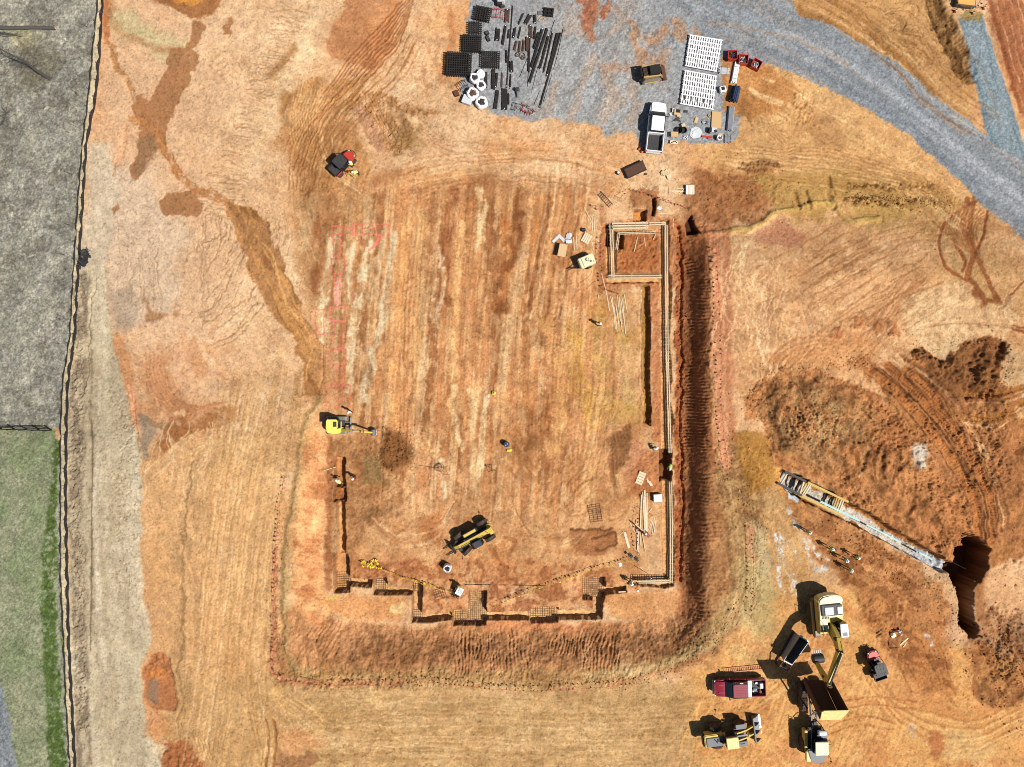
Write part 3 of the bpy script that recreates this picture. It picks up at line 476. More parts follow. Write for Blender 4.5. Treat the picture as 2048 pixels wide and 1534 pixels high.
# ---- south-east yard
se = poly([(1400, 1340), (1600, 1180), (1760, 1190), (1900, 1300), (2060, 1420), (2060, 1600), (1400, 1600)], 20, 12); se.col((236, 182, 118), .5, se.f(40, 4, 137)); se.col((204, 132, 82), .45, se.f(30, 4, 138, 20, 2, .5, .7)); ZD[se.sl] += se.m*(fbm(se.u, se.v, 7, 4, 139, .65)-.5)*.06
poly([(1560, 1130), (1600, 1170), (1620, 1330), (1560, 1400), (1540, 1300)], 10, 8).col((222, 160, 96), .4)
for pts in [[(1420, 1400), (1396, 1440), (1380, 1480), (1368, 1534)], [(1560, 1350), (1500, 1400), (1420, 1410), (1400, 1450)], [(1530, 1380), (1480, 1420), (1420, 1450)], [(1560, 1400), (1540, 1460), (1500, 1520)]]:
    tracks(pts, 22, 6, (234, 172, 104), .6, -.03)
for i in range(8):
    o = 10*i; r = stroke([(1740-o*.3, 1330+o*.2), (1800, 1400+o*.7), (1880, 1430+o), (1960, 1440+o*.8), (2040, 1390+o)], 5, 2, 4); r.z(-.05); r.col((240, 186, 118) if i % 2 else (206, 138, 82), .5)
for pts in [[(1790, 1300), (1830, 1380)], [(1830, 1280), (1870, 1370)], [(1870, 1290), (1900, 1390)], [(1660, 1460), (1720, 1440), (1780, 1450)], [(1660, 1415), (1740, 1400), (1830, 1410)]]:
    tracks(pts, 16, 4, (176, 110, 62), .5, -.05)
poly([(1880, 1460), (1950, 1468), (2000, 1500), (1960, 1530), (1900, 1520)], 10, 8).col((222, 178, 120), .7); poly([(1860, 1460), (1880, 1462), (1890, 1500), (1868, 1522), (1860, 1490)], 3, 4).col((190, 118, 72), .8)
random.seed(31)
for i in range(16):      # pale dry rivulets on the plain east of the cut
    x = random.uniform(1468, 1580); y = random.uniform(470, 560); q = [(x, y)]
    for k in range(5): x += random.uniform(-18, 20); y += random.uniform(30, 60); q.append((x, y))
    r = stroke(q, random.uniform(1.8, 3.4), 1, 7, 3); r.col((240, 192, 146), .55); r.z(-.02)
for i in range(22):
    x = random.uniform(1640, 1900); y = random.uniform(440, 620); L = random.uniform(60, 190); a = random.uniform(.35, .85)
    r = stroke([(x, y), (x-L*.5, y+L*.5*a), (x-L, y+L*a)], random.uniform(2.5, 5), 1.4, 4, 2); r.col((170, 116, 74), .5, .3+.7*r.f(16, 3, 400+i)); r.z(-.02)
# ---- earth pile east
pile = poly([(1500, 800), (1520, 760), (1570, 742), (1640, 742), (1690, 760), (1740, 790), (1790, 830), (1850, 900), (1920, 980), (1960, 1060), (1900, 1130), (1820, 1090), (1700, 1010), (1600, 950), (1545, 930), (1530, 870)], 5, 9, 5)
pile.col((188, 126, 78), .97); pile.col((184, 142, 96), .85, ss(1-np.hypot((pile.u-1630)/150, (pile.v-840)/120), 0, .6)*(.4+.6*pile.f(30, 4, 140))); pile.col((196, 126, 78), .6, pile.f(36, 4, 141, 60, 2)); pile.col((126, 78, 44), .5, pile.f(9, 4, 142, 60, 1.5, .55, .7, .65))
dsoil = poly([(1700, 720), (1742, 716), (1760, 740), (1800, 760), (1828, 700), (1842, 692), (1862, 716), (1890, 722), (1918, 690), (1940, 680), (1966, 680), (1990, 686), (2012, 692), (2014, 720), (1996, 740), (2004, 770), (2040, 800), (2200, 830), (2200, 1100), (2060, 1140), (1990, 1130), (1960, 1090), (1920, 980), (1850, 900), (1790, 830), (1740, 770)], 7, 12, 7)
dsoil.col((178, 116, 72), .95); dsoil.col((138, 86, 52), .45, dsoil.f(8, 4, 143, 0, 1, .5, .66, .7)); dsoil.col((190, 128, 76), .55, dsoil.f(30, 4, 144, 30, 2, .5, .7))
dk2 = poly([(1826, 698), (1842, 692), (1862, 716), (1890, 722), (1918, 690), (1966, 678), (2012, 690), (2014, 716), (1998, 740), (2000, 800), (1900, 800), (1860, 760)], 4, 7, 5); dk2.col((142, 92, 56), .8)
lp = poly([(1560, 960), (1700, 1040), (1820, 1110), (1880, 1170), (1900, 1250), (1900, 1400), (1840, 1380), (1760, 1290), (1700, 1180), (1640, 1110), (1590, 1040)], 10, 10, 4); lp.col((188, 124, 74), .8); lp.col((144, 88, 50), .65, lp.f(14, 4, 145, 30, 2, .45, .64, .65))
dse = poly([(1960, 1230), (2060, 1200), (2300, 1220), (2300, 1420), (2050, 1400), (1990, 1420), (1950, 1390), (1930, 1300)], 8, 9, 4); dse.col((164, 106, 64), .9, .5+.5*dse.f(14, 4, 146)); 
pk = poly([(1985, 1130), (2060, 1120), (2300, 1110), (2300, 1230), (2060, 1225), (2010, 1238), (1975, 1210), (1965, 1160)], 5, 5); pk.col((226, 172, 126), .95)
poly([(1940, 1100), (1985, 1120), (1970, 1170), (1975, 1230), (1960, 1240)], 6, 6, 3).col((168, 106, 62), .8)
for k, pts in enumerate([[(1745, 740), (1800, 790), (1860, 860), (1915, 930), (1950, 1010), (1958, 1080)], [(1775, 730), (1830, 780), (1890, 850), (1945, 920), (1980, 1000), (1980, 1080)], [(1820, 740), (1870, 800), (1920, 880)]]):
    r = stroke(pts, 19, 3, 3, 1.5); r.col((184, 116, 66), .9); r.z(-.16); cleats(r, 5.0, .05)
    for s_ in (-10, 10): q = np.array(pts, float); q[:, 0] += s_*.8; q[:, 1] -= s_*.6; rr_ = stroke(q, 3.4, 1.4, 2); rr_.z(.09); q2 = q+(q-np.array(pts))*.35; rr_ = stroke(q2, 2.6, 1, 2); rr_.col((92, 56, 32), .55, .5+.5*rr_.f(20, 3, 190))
for pts in [[(1935, 790), (1985, 793), (2048, 775)], [(1930, 832), (1990, 838), (2048, 800)]]:
    r = stroke(pts, 12, 2, 2); r.col((180, 116, 62), .85); cleats(r, 4.6, .04)
for (x, y) in [(2034, 830), (1970, 905)]: poly([(x-10, y-16), (x+6, y-18), (x+12, y+8), (x-4, y+14)], 3, 4).col((226, 172, 120), .9)
poly([(1826, 890), (1846, 884), (1852, 930), (1840, 945), (1828, 935)], 5, 6).col((208, 196, 184), .85)
for (a, b) in [((1735, 880), (1725, 935)), ((1770, 900), (1762, 945)), ((1800, 900), (1795, 950)), ((1700, 865), (1700, 900)), ((1830, 990), (1810, 1030))]:
    r = stroke([a, ((a[0]+b[0])/2+4, (a[1]+b[1])/2), b], 9, 4, 4); r.z(-.25); r.col((140, 92, 54), .5)
r = poly([(1540, 716), (1600, 690), (1660, 660), (1760, 690), (1740, 720), (1700, 740), (1640, 736), (1560, 742)], 12, 10); r.col((206, 140, 88), .6)
for i in range(5):
    rr = 60+9*i; pts = [(1640+rr*1.2*math.cos(a), 765+rr*math.sin(a)) for a in [3.3, 3.8, 4.3, 4.8, 5.3]]; r = stroke(pts, 4, 1.6, 3); r.z(-.04); r.col((192, 128, 80), .45)
for (x, y) in [(1716, 645), (1755, 650), (1790, 655), (1672, 660)]: r = poly([(x-12, y-10), (x+10, y-12), (x+14, y+14), (x-10, y+16)], 5, 6); r.col((176, 106, 64), .7); ZD[r.sl] += r.m*(G2[r.sl])*.3
TB = (166, 110, 68); TL = (240, 198, 150)
random.seed(77)
def sweep(pts, n, gap, c=TB, a=.4, w=3, dz=-.03, j=3):
    for i in range(n):
        q = [(x+i*gap[0]+random.uniform(-j, j), y+i*gap[1]+random.uniform(-j, j)) for x, y in pts]
        r = stroke(q, w*random.uniform(.7, 1.4), 1.1, 3, 1); r.col(c if random.random() < .65 else TL, a*random.uniform(.5, 1), .35+.65*r.f(22, 3, 200+i)); r.z(dz)
sweep([(560, 800), (520, 950), (490, 1150), (470, 1350), (440, 1534)], 9, (-11, 0), (186, 134, 84), .45)
sweep([(545, 1100), (530, 1250), (532, 1400), (560, 1534)], 5, (-9, 0), (176, 122, 72), .4)
sweep([(600, 1400), (900, 1395), (1200, 1405), (1500, 1390)], 12, (0, 11), (172, 124, 76), .34, 3.4)
sweep([(560, 1380), (640, 1430), (760, 1460), (900, 1470)], 6, (4, 9), (172, 124, 76), .4)
sweep([(1440, 300), (1560, 312), (1700, 330), (1830, 370), (1930, 450)], 8, (0, 8), (158, 108, 62), .45)
sweep([(1520, 150), (1600, 190), (1700, 250), (1800, 310), (1900, 380), (1960, 450)], 6, (-8, 9), (170, 118, 72), .4)
sweep([(780, 40), (740, 110), (690, 170), (640, 220), (600, 280), (585, 340)], 9, (8, 5), (154, 92, 52), .5, 3.4, -.045)
sweep([(700, 150), (640, 210), (620, 270), (640, 330), (690, 380)], 6, (9, 3), (160, 104, 62), .45)
sweep([(640, 180), (600, 260), (580, 340), (590, 430), (620, 520)], 6, (8, 0), (170, 120, 76), .35)
sweep([(800, 330), (880, 310), (980, 300), (1100, 300), (1240, 330)], 9, (0, 9), (168, 108, 66), .4, 4)
sweep([(840, 240), (900, 280), (1000, 290), (1120, 280)], 5, (0, 9), (186, 122, 76), .4)
sweep([(1100, 330), (1090, 420), (1070, 520), (1050, 640)], 7, (14, 0), (140, 84, 48), .5, 5)
sweep([(1190, 720), (1180, 820), (1150, 930), (1080, 1010)], 6, (10, 4), (166, 106, 58), .4, 4)
sweep([(740, 1000), (800, 1050), (880, 1040), (920, 980)], 5, (-4, 10), (166, 106, 62), .4, 4)
sweep([(1020, 1000), (1060, 1060), (1140, 1060), (1180, 1000)], 5, (4, 9), (170, 108, 62), .4, 4)
sweep([(1620, 520), (1700, 480), (1800, 450), (1900, 440)], 6, (4, 12), (178, 126, 84), .35)
sweep([(1500, 560), (1560, 620), (1580, 700), (1540, 760)], 6, (12, -6), (184, 130, 90), .35)
sweep([(1880, 560), (1820, 600), (1750, 650), (1690, 700)], 6, (8, 8), (176, 118, 76), .4)
sweep([(1620, 1180), (1600, 1280), (1560, 1340), (1480, 1400), (1400, 1480)], 5, (10, 6), (196, 132, 76), .4, 4)
sweep([(1740, 1200), (1730, 1300), (1700, 1420), (1640, 1534)], 7, (14, 2), (204, 138, 82), .35, 4)
sweep([(1900, 40), (1960, 140), (2000, 240)], 1, (0, 0))
sweep([(1560, -5), (1680, 60), (1790, 140), (1870, 220), (1950, 270)], 6, (10, -8), (150, 100, 56), .45, 4, -.05)
sweep([(1440, 960), (1455, 1060), (1460, 1160), (1440, 1240)], 7, (10, 0), (136, 96, 58), .4, 4)
sweep([(1990, -10), (2010, 60), (2040, 160)], 5, (12, -4), (134, 74, 44), .45, 4, -.05)
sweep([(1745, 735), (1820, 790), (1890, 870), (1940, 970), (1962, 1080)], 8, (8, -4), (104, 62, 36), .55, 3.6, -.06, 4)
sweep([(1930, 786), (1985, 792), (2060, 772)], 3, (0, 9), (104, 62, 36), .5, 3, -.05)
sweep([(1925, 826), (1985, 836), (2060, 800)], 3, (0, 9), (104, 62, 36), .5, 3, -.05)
sweep([(1720, 860), (1716, 900), (1708, 940)], 7, (20, 8), (112, 68, 38), .5, 6, -.09, 9)
sweep([(1560, 860), (1590, 900), (1640, 930)], 5, (22, -12), (196, 154, 106), .4, 5, .04, 8)
# lime-white gravel spill and bottom of the pipe trench
for pts, w in [([(1560, 1060), (1562, 1120), (1600, 1170)], 5), ([(1575, 1010), (1600, 1060), (1625, 1120), (1640, 1145), (1655, 1120), (1640, 1105)], 7), ([(1560, 1065), (1590, 1110)], 6), ([(1582, 1190), (1588, 1150), (1596, 1190)], 5), ([(1548, 1060), (1556, 1140), (1570, 1180)], 5), ([(1640, 1105), (1620, 1085)], 4), ([(1855, 1270), (1862, 1290)], 10), ([(1820, 1460), (1825, 1470)], 10)]:
    r = stroke(pts, w, 2, 5, 4); r.col((208, 204, 204), .8, .2+.8*ss(G2, .38, .55)[r.sl])
# ---- trenches: rectangles and ribbons cut into the sheet
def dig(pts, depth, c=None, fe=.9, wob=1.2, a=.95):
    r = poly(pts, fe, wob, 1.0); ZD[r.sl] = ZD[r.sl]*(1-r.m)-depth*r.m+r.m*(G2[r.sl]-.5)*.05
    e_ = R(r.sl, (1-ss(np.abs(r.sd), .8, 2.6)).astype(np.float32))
    if c is not None: r.col(c, a, .75+.25*G2[r.sl]); e_.col((112, 68, 42), .6 if depth > .6 else .35, .5+.5*G3[r.sl])  # dark band along the trench walls: shade painted into the soil colour
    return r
def box(x0, y0, x1, y1): return [(x0, y0), (x1, y0), (x1, y1), (x0, y1)]
FORM = (228, 168, 112); FL = (198, 130, 78)
# building outline, north ring
r = poly([(1196, 440), (1360, 430), (1350, 580), (1200, 575)], 8, 6); r.col((178, 106, 64), .7); ZD[r.sl] += r.m*(fbm(r.u, r.v, 6, 3, 150, .7)-.5)*.25
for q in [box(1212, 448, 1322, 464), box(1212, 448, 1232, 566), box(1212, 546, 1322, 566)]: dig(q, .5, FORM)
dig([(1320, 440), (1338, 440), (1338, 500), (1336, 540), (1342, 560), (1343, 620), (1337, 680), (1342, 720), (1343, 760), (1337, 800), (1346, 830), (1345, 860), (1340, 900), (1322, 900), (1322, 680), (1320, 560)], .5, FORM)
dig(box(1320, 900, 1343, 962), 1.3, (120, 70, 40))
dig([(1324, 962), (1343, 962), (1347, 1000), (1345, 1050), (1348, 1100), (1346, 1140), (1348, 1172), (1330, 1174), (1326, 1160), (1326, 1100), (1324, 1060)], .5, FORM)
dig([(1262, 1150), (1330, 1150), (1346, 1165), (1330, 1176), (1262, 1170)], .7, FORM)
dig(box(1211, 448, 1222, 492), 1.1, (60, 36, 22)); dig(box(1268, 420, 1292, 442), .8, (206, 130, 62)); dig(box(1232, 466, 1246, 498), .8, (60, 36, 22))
r = poly(box(1236, 470, 1316, 544), 4, 4); r.col((176, 104, 58), .8); ZD[r.sl] += r.m*(fbm(r.u, r.v, 6, 3, 151, .7)-.5)*.22
r = poly([(1262, 380), (1310, 378), (1316, 430), (1296, 440), (1290, 415), (1266, 418)], 5, 5); r.col((156, 98, 60), .8); r.z(.25)
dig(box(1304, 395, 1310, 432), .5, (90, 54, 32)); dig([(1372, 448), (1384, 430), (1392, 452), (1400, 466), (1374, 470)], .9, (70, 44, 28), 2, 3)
r = poly([(1352, 440), (1368, 460), (1362, 620), (1368, 740), (1360, 860), (1370, 960), (1362, 1160), (1348, 1170), (1352, 800), (1350, 560)], 3, 4); r.col((166, 92, 54), .85); ZD[r.sl] += r.m*(fbm(r.u, r.v, 5, 3, 152, .7)-.4)*.4
stroke([(1356, 452), (1362, 600), (1364, 740), (1362, 860), (1366, 960), (1362, 1160)], 5, 1.5, 4, 2).z(-.4)
# inner drainage trench
r = poly([(1280, 570), (1288, 568), (1290, 640), (1286, 860), (1278, 850)], 2, 2).z(.12)
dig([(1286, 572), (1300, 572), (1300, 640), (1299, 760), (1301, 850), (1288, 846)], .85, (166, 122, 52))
r = poly([(1302, 572), (1320, 572), (1322, 900), (1304, 870)], 2, 3); r.col((194, 120, 76), .8); ZD[r.sl] += r.m*(G2[r.sl]-.5)*.15
stroke([(1282, 610), (1282, 700), (1283, 780)], 3, 1, 2).z(-.15)
# west wall footing
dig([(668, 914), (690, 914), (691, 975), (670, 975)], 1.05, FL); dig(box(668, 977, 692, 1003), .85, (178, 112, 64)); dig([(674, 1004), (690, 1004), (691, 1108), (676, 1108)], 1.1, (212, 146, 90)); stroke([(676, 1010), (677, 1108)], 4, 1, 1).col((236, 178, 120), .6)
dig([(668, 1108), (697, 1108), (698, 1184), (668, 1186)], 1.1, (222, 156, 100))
r = poly([(655, 870), (664, 870), (665, 1180), (652, 1180)], 4, 3); r.col((160, 96, 56), .7)
# south wall footings, stepping
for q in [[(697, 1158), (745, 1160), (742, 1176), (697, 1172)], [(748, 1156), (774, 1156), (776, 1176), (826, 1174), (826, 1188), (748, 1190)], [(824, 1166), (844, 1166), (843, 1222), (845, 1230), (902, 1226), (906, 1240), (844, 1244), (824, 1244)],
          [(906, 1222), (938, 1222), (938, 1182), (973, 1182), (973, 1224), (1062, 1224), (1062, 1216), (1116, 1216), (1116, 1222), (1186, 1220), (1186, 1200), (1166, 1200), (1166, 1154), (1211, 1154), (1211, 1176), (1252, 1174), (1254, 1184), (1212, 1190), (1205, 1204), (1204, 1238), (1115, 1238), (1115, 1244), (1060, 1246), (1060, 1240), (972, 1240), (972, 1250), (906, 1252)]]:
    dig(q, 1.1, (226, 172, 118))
# deep pipe trench and pit
tr = poly([(1562, 942), (1600, 952), (1720, 1016), (1800, 1064), (1880, 1112), (1932, 1138), (1910, 1152), (1880, 1142), (1790, 1092), (1700, 1046), (1610, 1002), (1566, 976)], 1.8, 2, 2); ZD[tr.sl] = ZD[tr.sl]*(1-tr.m)-1.7*tr.m
tr.col((176, 112, 62), .9)
gv = stroke([(1566, 962), (1620, 986), (1700, 1028), (1790, 1080), (1880, 1128), (1925, 1146)], 23, 2, 3, 3); gv.col((224, 212, 196), .95); gv.col((190, 196, 204), .7, ss(gv.t, 230, 330)*gv.f(20, 4, 153)); ZD[gv.sl] += gv.m*(fbm(gv.u, gv.v, 5, 3, 154, .7)-.5)*.15; gv.z(.35, ss(gv.t, 200, 330))
poly([(1574, 980), (1582, 978), (1600, 996), (1594, 1006), (1580, 996)], 2, 2).col((206, 214, 226), .95)
stroke([(1560, 938), (1556, 960), (1566, 985)], 10, 3, 3).col((226, 150, 76), .9)
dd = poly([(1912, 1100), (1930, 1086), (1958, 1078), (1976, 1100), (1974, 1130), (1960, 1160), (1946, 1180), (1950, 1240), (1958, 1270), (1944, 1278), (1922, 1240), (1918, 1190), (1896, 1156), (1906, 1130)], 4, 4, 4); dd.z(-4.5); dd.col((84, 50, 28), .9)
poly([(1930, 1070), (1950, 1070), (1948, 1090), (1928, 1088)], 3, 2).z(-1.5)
# ---- large relief
def sdist(pts):      # signed distance to closed outline, positive outside
    d2 = np.full(U.shape, 1e12, np.float32); ins = np.zeros(U.shape, bool); n = len(pts)
    for i in range(n):
        x0, y0 = pts[i]; x1, y1 = pts[(i+1) % n]; ex, ey = x1-x0, y1-y0; L = ex*ex+ey*ey+1e-9
        t = np.clip(((U-x0)*ex+(V-y0)*ey)/L, 0, 1); d2 = np.minimum(d2, (U-x0-t*ex)**2+(V-y0-t*ey)**2)
        if y0 != y1: ins ^= ((y0 > V) != (y1 > V)) & (U < (x1-x0)*(V-y0)/(y1-y0)+x0)
    return np.where(ins, -1, 1)*np.sqrt(d2)
toe = [(640, -3000), (640, 700), (655, 860), (652, 1000), (650, 1185), (668, 1225), (700, 1248), (900, 1256), (1250, 1248), (1340, 1238), (1358, 1210), (1362, 1000), (1364, 700), (1362, 460), (1362, -3000)]
d = sdist(toe)
Wd = np.where(V > 1240, 95, np.where(U < 900, 62, 85)); Wd = 62+ss(V, 1180, 1290)*34
hE = ss(V, 420, 560)*2.7; hW = ss(V, 720, 960)*2.3; k = ss(U, 700, 1250)
Hout = hW*(1-k)+hE*k
ZL += Hout*ss(d/Wd, 0, 1)
ZL += Hout*.15*ss(d/400, .3, 1)
# spoil pile and banks
def mound(pts, h, wd):
    global ZL
    dd_ = -sdist(pts)+WU*8; ZL += h*ss(dd_/wd, 0, 1)
mound([(1500, 800), (1520, 760), (1570, 740), (1640, 740), (1700, 760), (1790, 830), (1860, 910), (1920, 990), (1940, 1060), (1890, 1090), (1800, 1050), (1700, 1000), (1600, 945), (1550, 925), (1530, 870)], 2.0, 95)
mound([(1820, 700), (2300, 680), (2300, 900), (2000, 900), (1900, 800)], 1.0, 70)
mound([(1985, 1240), (2400, 1210), (2400, 1420), (2010, 1410), (1960, 1380)], 1.3, 90)
for rr_, amp, sc in [(pile, .26, 7), (dsoil, .24, 6), (dk2, .30, 7), (lp, .14, 7), (dse, .2, 7)]:
    n = fbm(rr_.u, rr_.v, sc, 4, int(sc*7+amp*100), .75); pt_ = .25+.95*ss(fbm(rr_.u, rr_.v, 70, 4, 9), .38, .62); ZD[rr_.sl] += rr_.m*pt_*(ss(n, .3, .85)-.3)*amp+rr_.m*(fbm(rr_.u, rr_.v, 34, 4, 7)-.5)*amp*3.0
# fine grain everywhere
ZD += (GR-.5)*.022+(G2-.5)*.035+(G3-.5)*.06
soilk = 1-np.clip(np.zeros_like(U), 0, 1)
C *= (1+(GR-.5)*.10+(fbm(U, V, 2.0, 1, 155)-.5)*.10+(G2-.5)*.12+(G3-.5)*.08)[..., None]
C[field.sl] *= (1+field.m*(fbm(field.u, field.v, 5, 3, 300, .95)-.5)*.3)[..., None]; C[lawn.sl] *= (1+lawn.m*(fbm(lawn.u, lawn.v, 5, 3, 301, .95)-.5)*.22)[..., None]
gravelm = np.zeros_like(U)
for rr_ in (yard, road, road2, field, lawn, gv): gravelm[rr_.sl] = np.maximum(gravelm[rr_.sl], rr_.m)
soilk = 1-gravelm
big = fbm(U, V, 75, 5, 170, .65)-.5; mid = fbm(U, V, 24, 5, 171, .7)-.5
calm = 1-.65*np.clip(ss(U, 1480, 1600)*ss(V, 1150, 1250)+ss(U+0*V, 560, 300), 0, 1); soilk = soilk*calm
C *= (1+soilk*(big*.12+mid*.10))[..., None]*(1+soilk[..., None]*(mid*.3+big*.4)[..., None]*np.array((0, .10, .22), np.float32))
lum = C.mean(-1, keepdims=True); sk = (soilk*calm+soilk*(1-calm))[..., None]; C[:] = C*(1-sk)+sk*((C-lum)*.96+lum)*np.array((1.07, 1.085, 1.06), np.float32)
crk = ss(1-np.abs(fbm(U, V, 15, 4, 172, .65)-.5)*22, .2, 1)*ss(fbm(U, V, 90, 3, 173), .42, .6)
crk2 = ss(1-np.abs(fbm(U, V, 34, 5, 174, .6)-.5)*26, .2, 1)*ss(fbm(U, V, 120, 3, 175), .4, .6)
C *= (1-.16*soilk*crk)[..., None]; C *= (1+.14*soilk*crk2)[..., None]; ZD -= soilk*crk*.018
C *= (1+gravelm*(fbm(U, V, 2.4, 2, 176, .9)-.5)*.26)[..., None]
speck = ss(fbm(U, V, 3.2, 2, 156, .9), .80, .9); C *= (1-.17*speck)[..., None]
np.clip(C, 4, 252, out=C)
far = ss(np.hypot(np.maximum(np.abs(U-1024)-1150, 0), np.maximum(np.abs(V-767)-880, 0)), 0, 400)
ZD *= (1-far)
# ---- world positions
ZS = ZL
KX = S*(CAMH-ZS)/CAMH
X = (U-1024)*KX; Y = -(V-767)*KX; Z = ZL+ZD
def gz(u, v, detail=False):
    """ground height under photo pixel (u, v)"""
    i = min(max(np.searchsorted(VA, v), 1), NR-1); j = min(max(np.searchsorted(UA, u), 1), NC-1)
    return float(Z[i, j] if detail else ZL[i, j])
def P(u, v, h=0.0, z=None):
    """world point seen at photo pixel (u, v), h metres above the graded ground there"""
    zz = (gz(u, v) if z is None else z)+h
    k = S*(CAMH-zz)/CAMH
    return Vector(((u-1024)*k, -(v-767)*k, zz))
def build_ground():
    me = bpy.data.meshes.new('ground')
    co = np.stack([X, Y, Z], -1).reshape(-1, 3).astype(np.float32)
    idx = np.arange(NR*NC).reshape(NR, NC)
    q = np.stack([idx[1:, :-1], idx[1:, 1:], idx[:-1, 1:], idx[:-1, :-1]], -1).reshape(-1, 4)
    me.vertices.add(len(co)); me.vertices.foreach_set('co', co.ravel())
    me.loops.add(q.size); me.loops.foreach_set('vertex_index', q.ravel().astype(np.int32))
    me.polygons.add(len(q)); me.polygons.foreach_set('loop_start', np.arange(0, q.size, 4, dtype=np.int32)); me.polygons.foreach_set('loop_total', np.full(len(q), 4, np.int32))
    me.update(calc_edges=True)
    me.polygons.foreach_set('use_smooth', np.ones(len(q), bool))
    at = me.color_attributes.new('soil', 'FLOAT_COLOR', 'POINT')
    a = alb(C.reshape(-1, 3)); a = np.concatenate([a, np.ones((len(a), 1))], 1).astype(np.float32)
    at.data.foreach_set('color', a.ravel())
    m = bpy.data.materials.new('soil'); m.use_nodes = True; t = m.node_tree; b = t.nodes['Principled BSDF']
    vc = t.nodes.new('ShaderNodeVertexColor'); vc.layer_name = 'soil'
    tc = t.nodes.new('ShaderNodeTexCoord')
    n1 = t.nodes.new('ShaderNodeTexNoise'); n1.inputs['Scale'].default_value = 9; n1.inputs['Detail'].default_value = 5; n1.inputs['Roughness'].default_value = .75
    t.links.new(tc.outputs['Object'], n1.inputs['Vector'])
    mr = t.nodes.new('ShaderNodeMapRange'); mr.inputs[1].default_value = .3; mr.inputs[2].default_value = .7; mr.inputs[3].default_value = .88; mr.inputs[4].default_value = 1.12
    t.links.new(n1.outputs[0], mr.inputs[0])
    mx = t.nodes.new('ShaderNodeVectorMath'); mx.operation = 'SCALE'
    t.links.new(vc.outputs[0], mx.inputs[0]); t.links.new(mr.outputs[0], mx.inputs['Scale']); t.links.new(mx.outputs[0], b.inputs['Base Color'])
    bp = t.nodes.new('ShaderNodeBump'); bp.inputs['Strength'].default_value = .5; bp.inputs['Distance'].default_value = .05
    t.links.new(n1.outputs[0], bp.inputs['Height']); t.links.new(bp.outputs[0], b.inputs['Normal'])
    b.inputs['Roughness'].default_value = .95; b.inputs['Specular IOR Level'].default_value = .08
    me.materials.append(m)
    o = bpy.data.objects.new('ground', me); COL.objects.link(o); o['kind'] = 'structure'
    o['label'] = 'graded red clay building site with gravel road, fields and cut slopes'; return o
ground = build_ground()

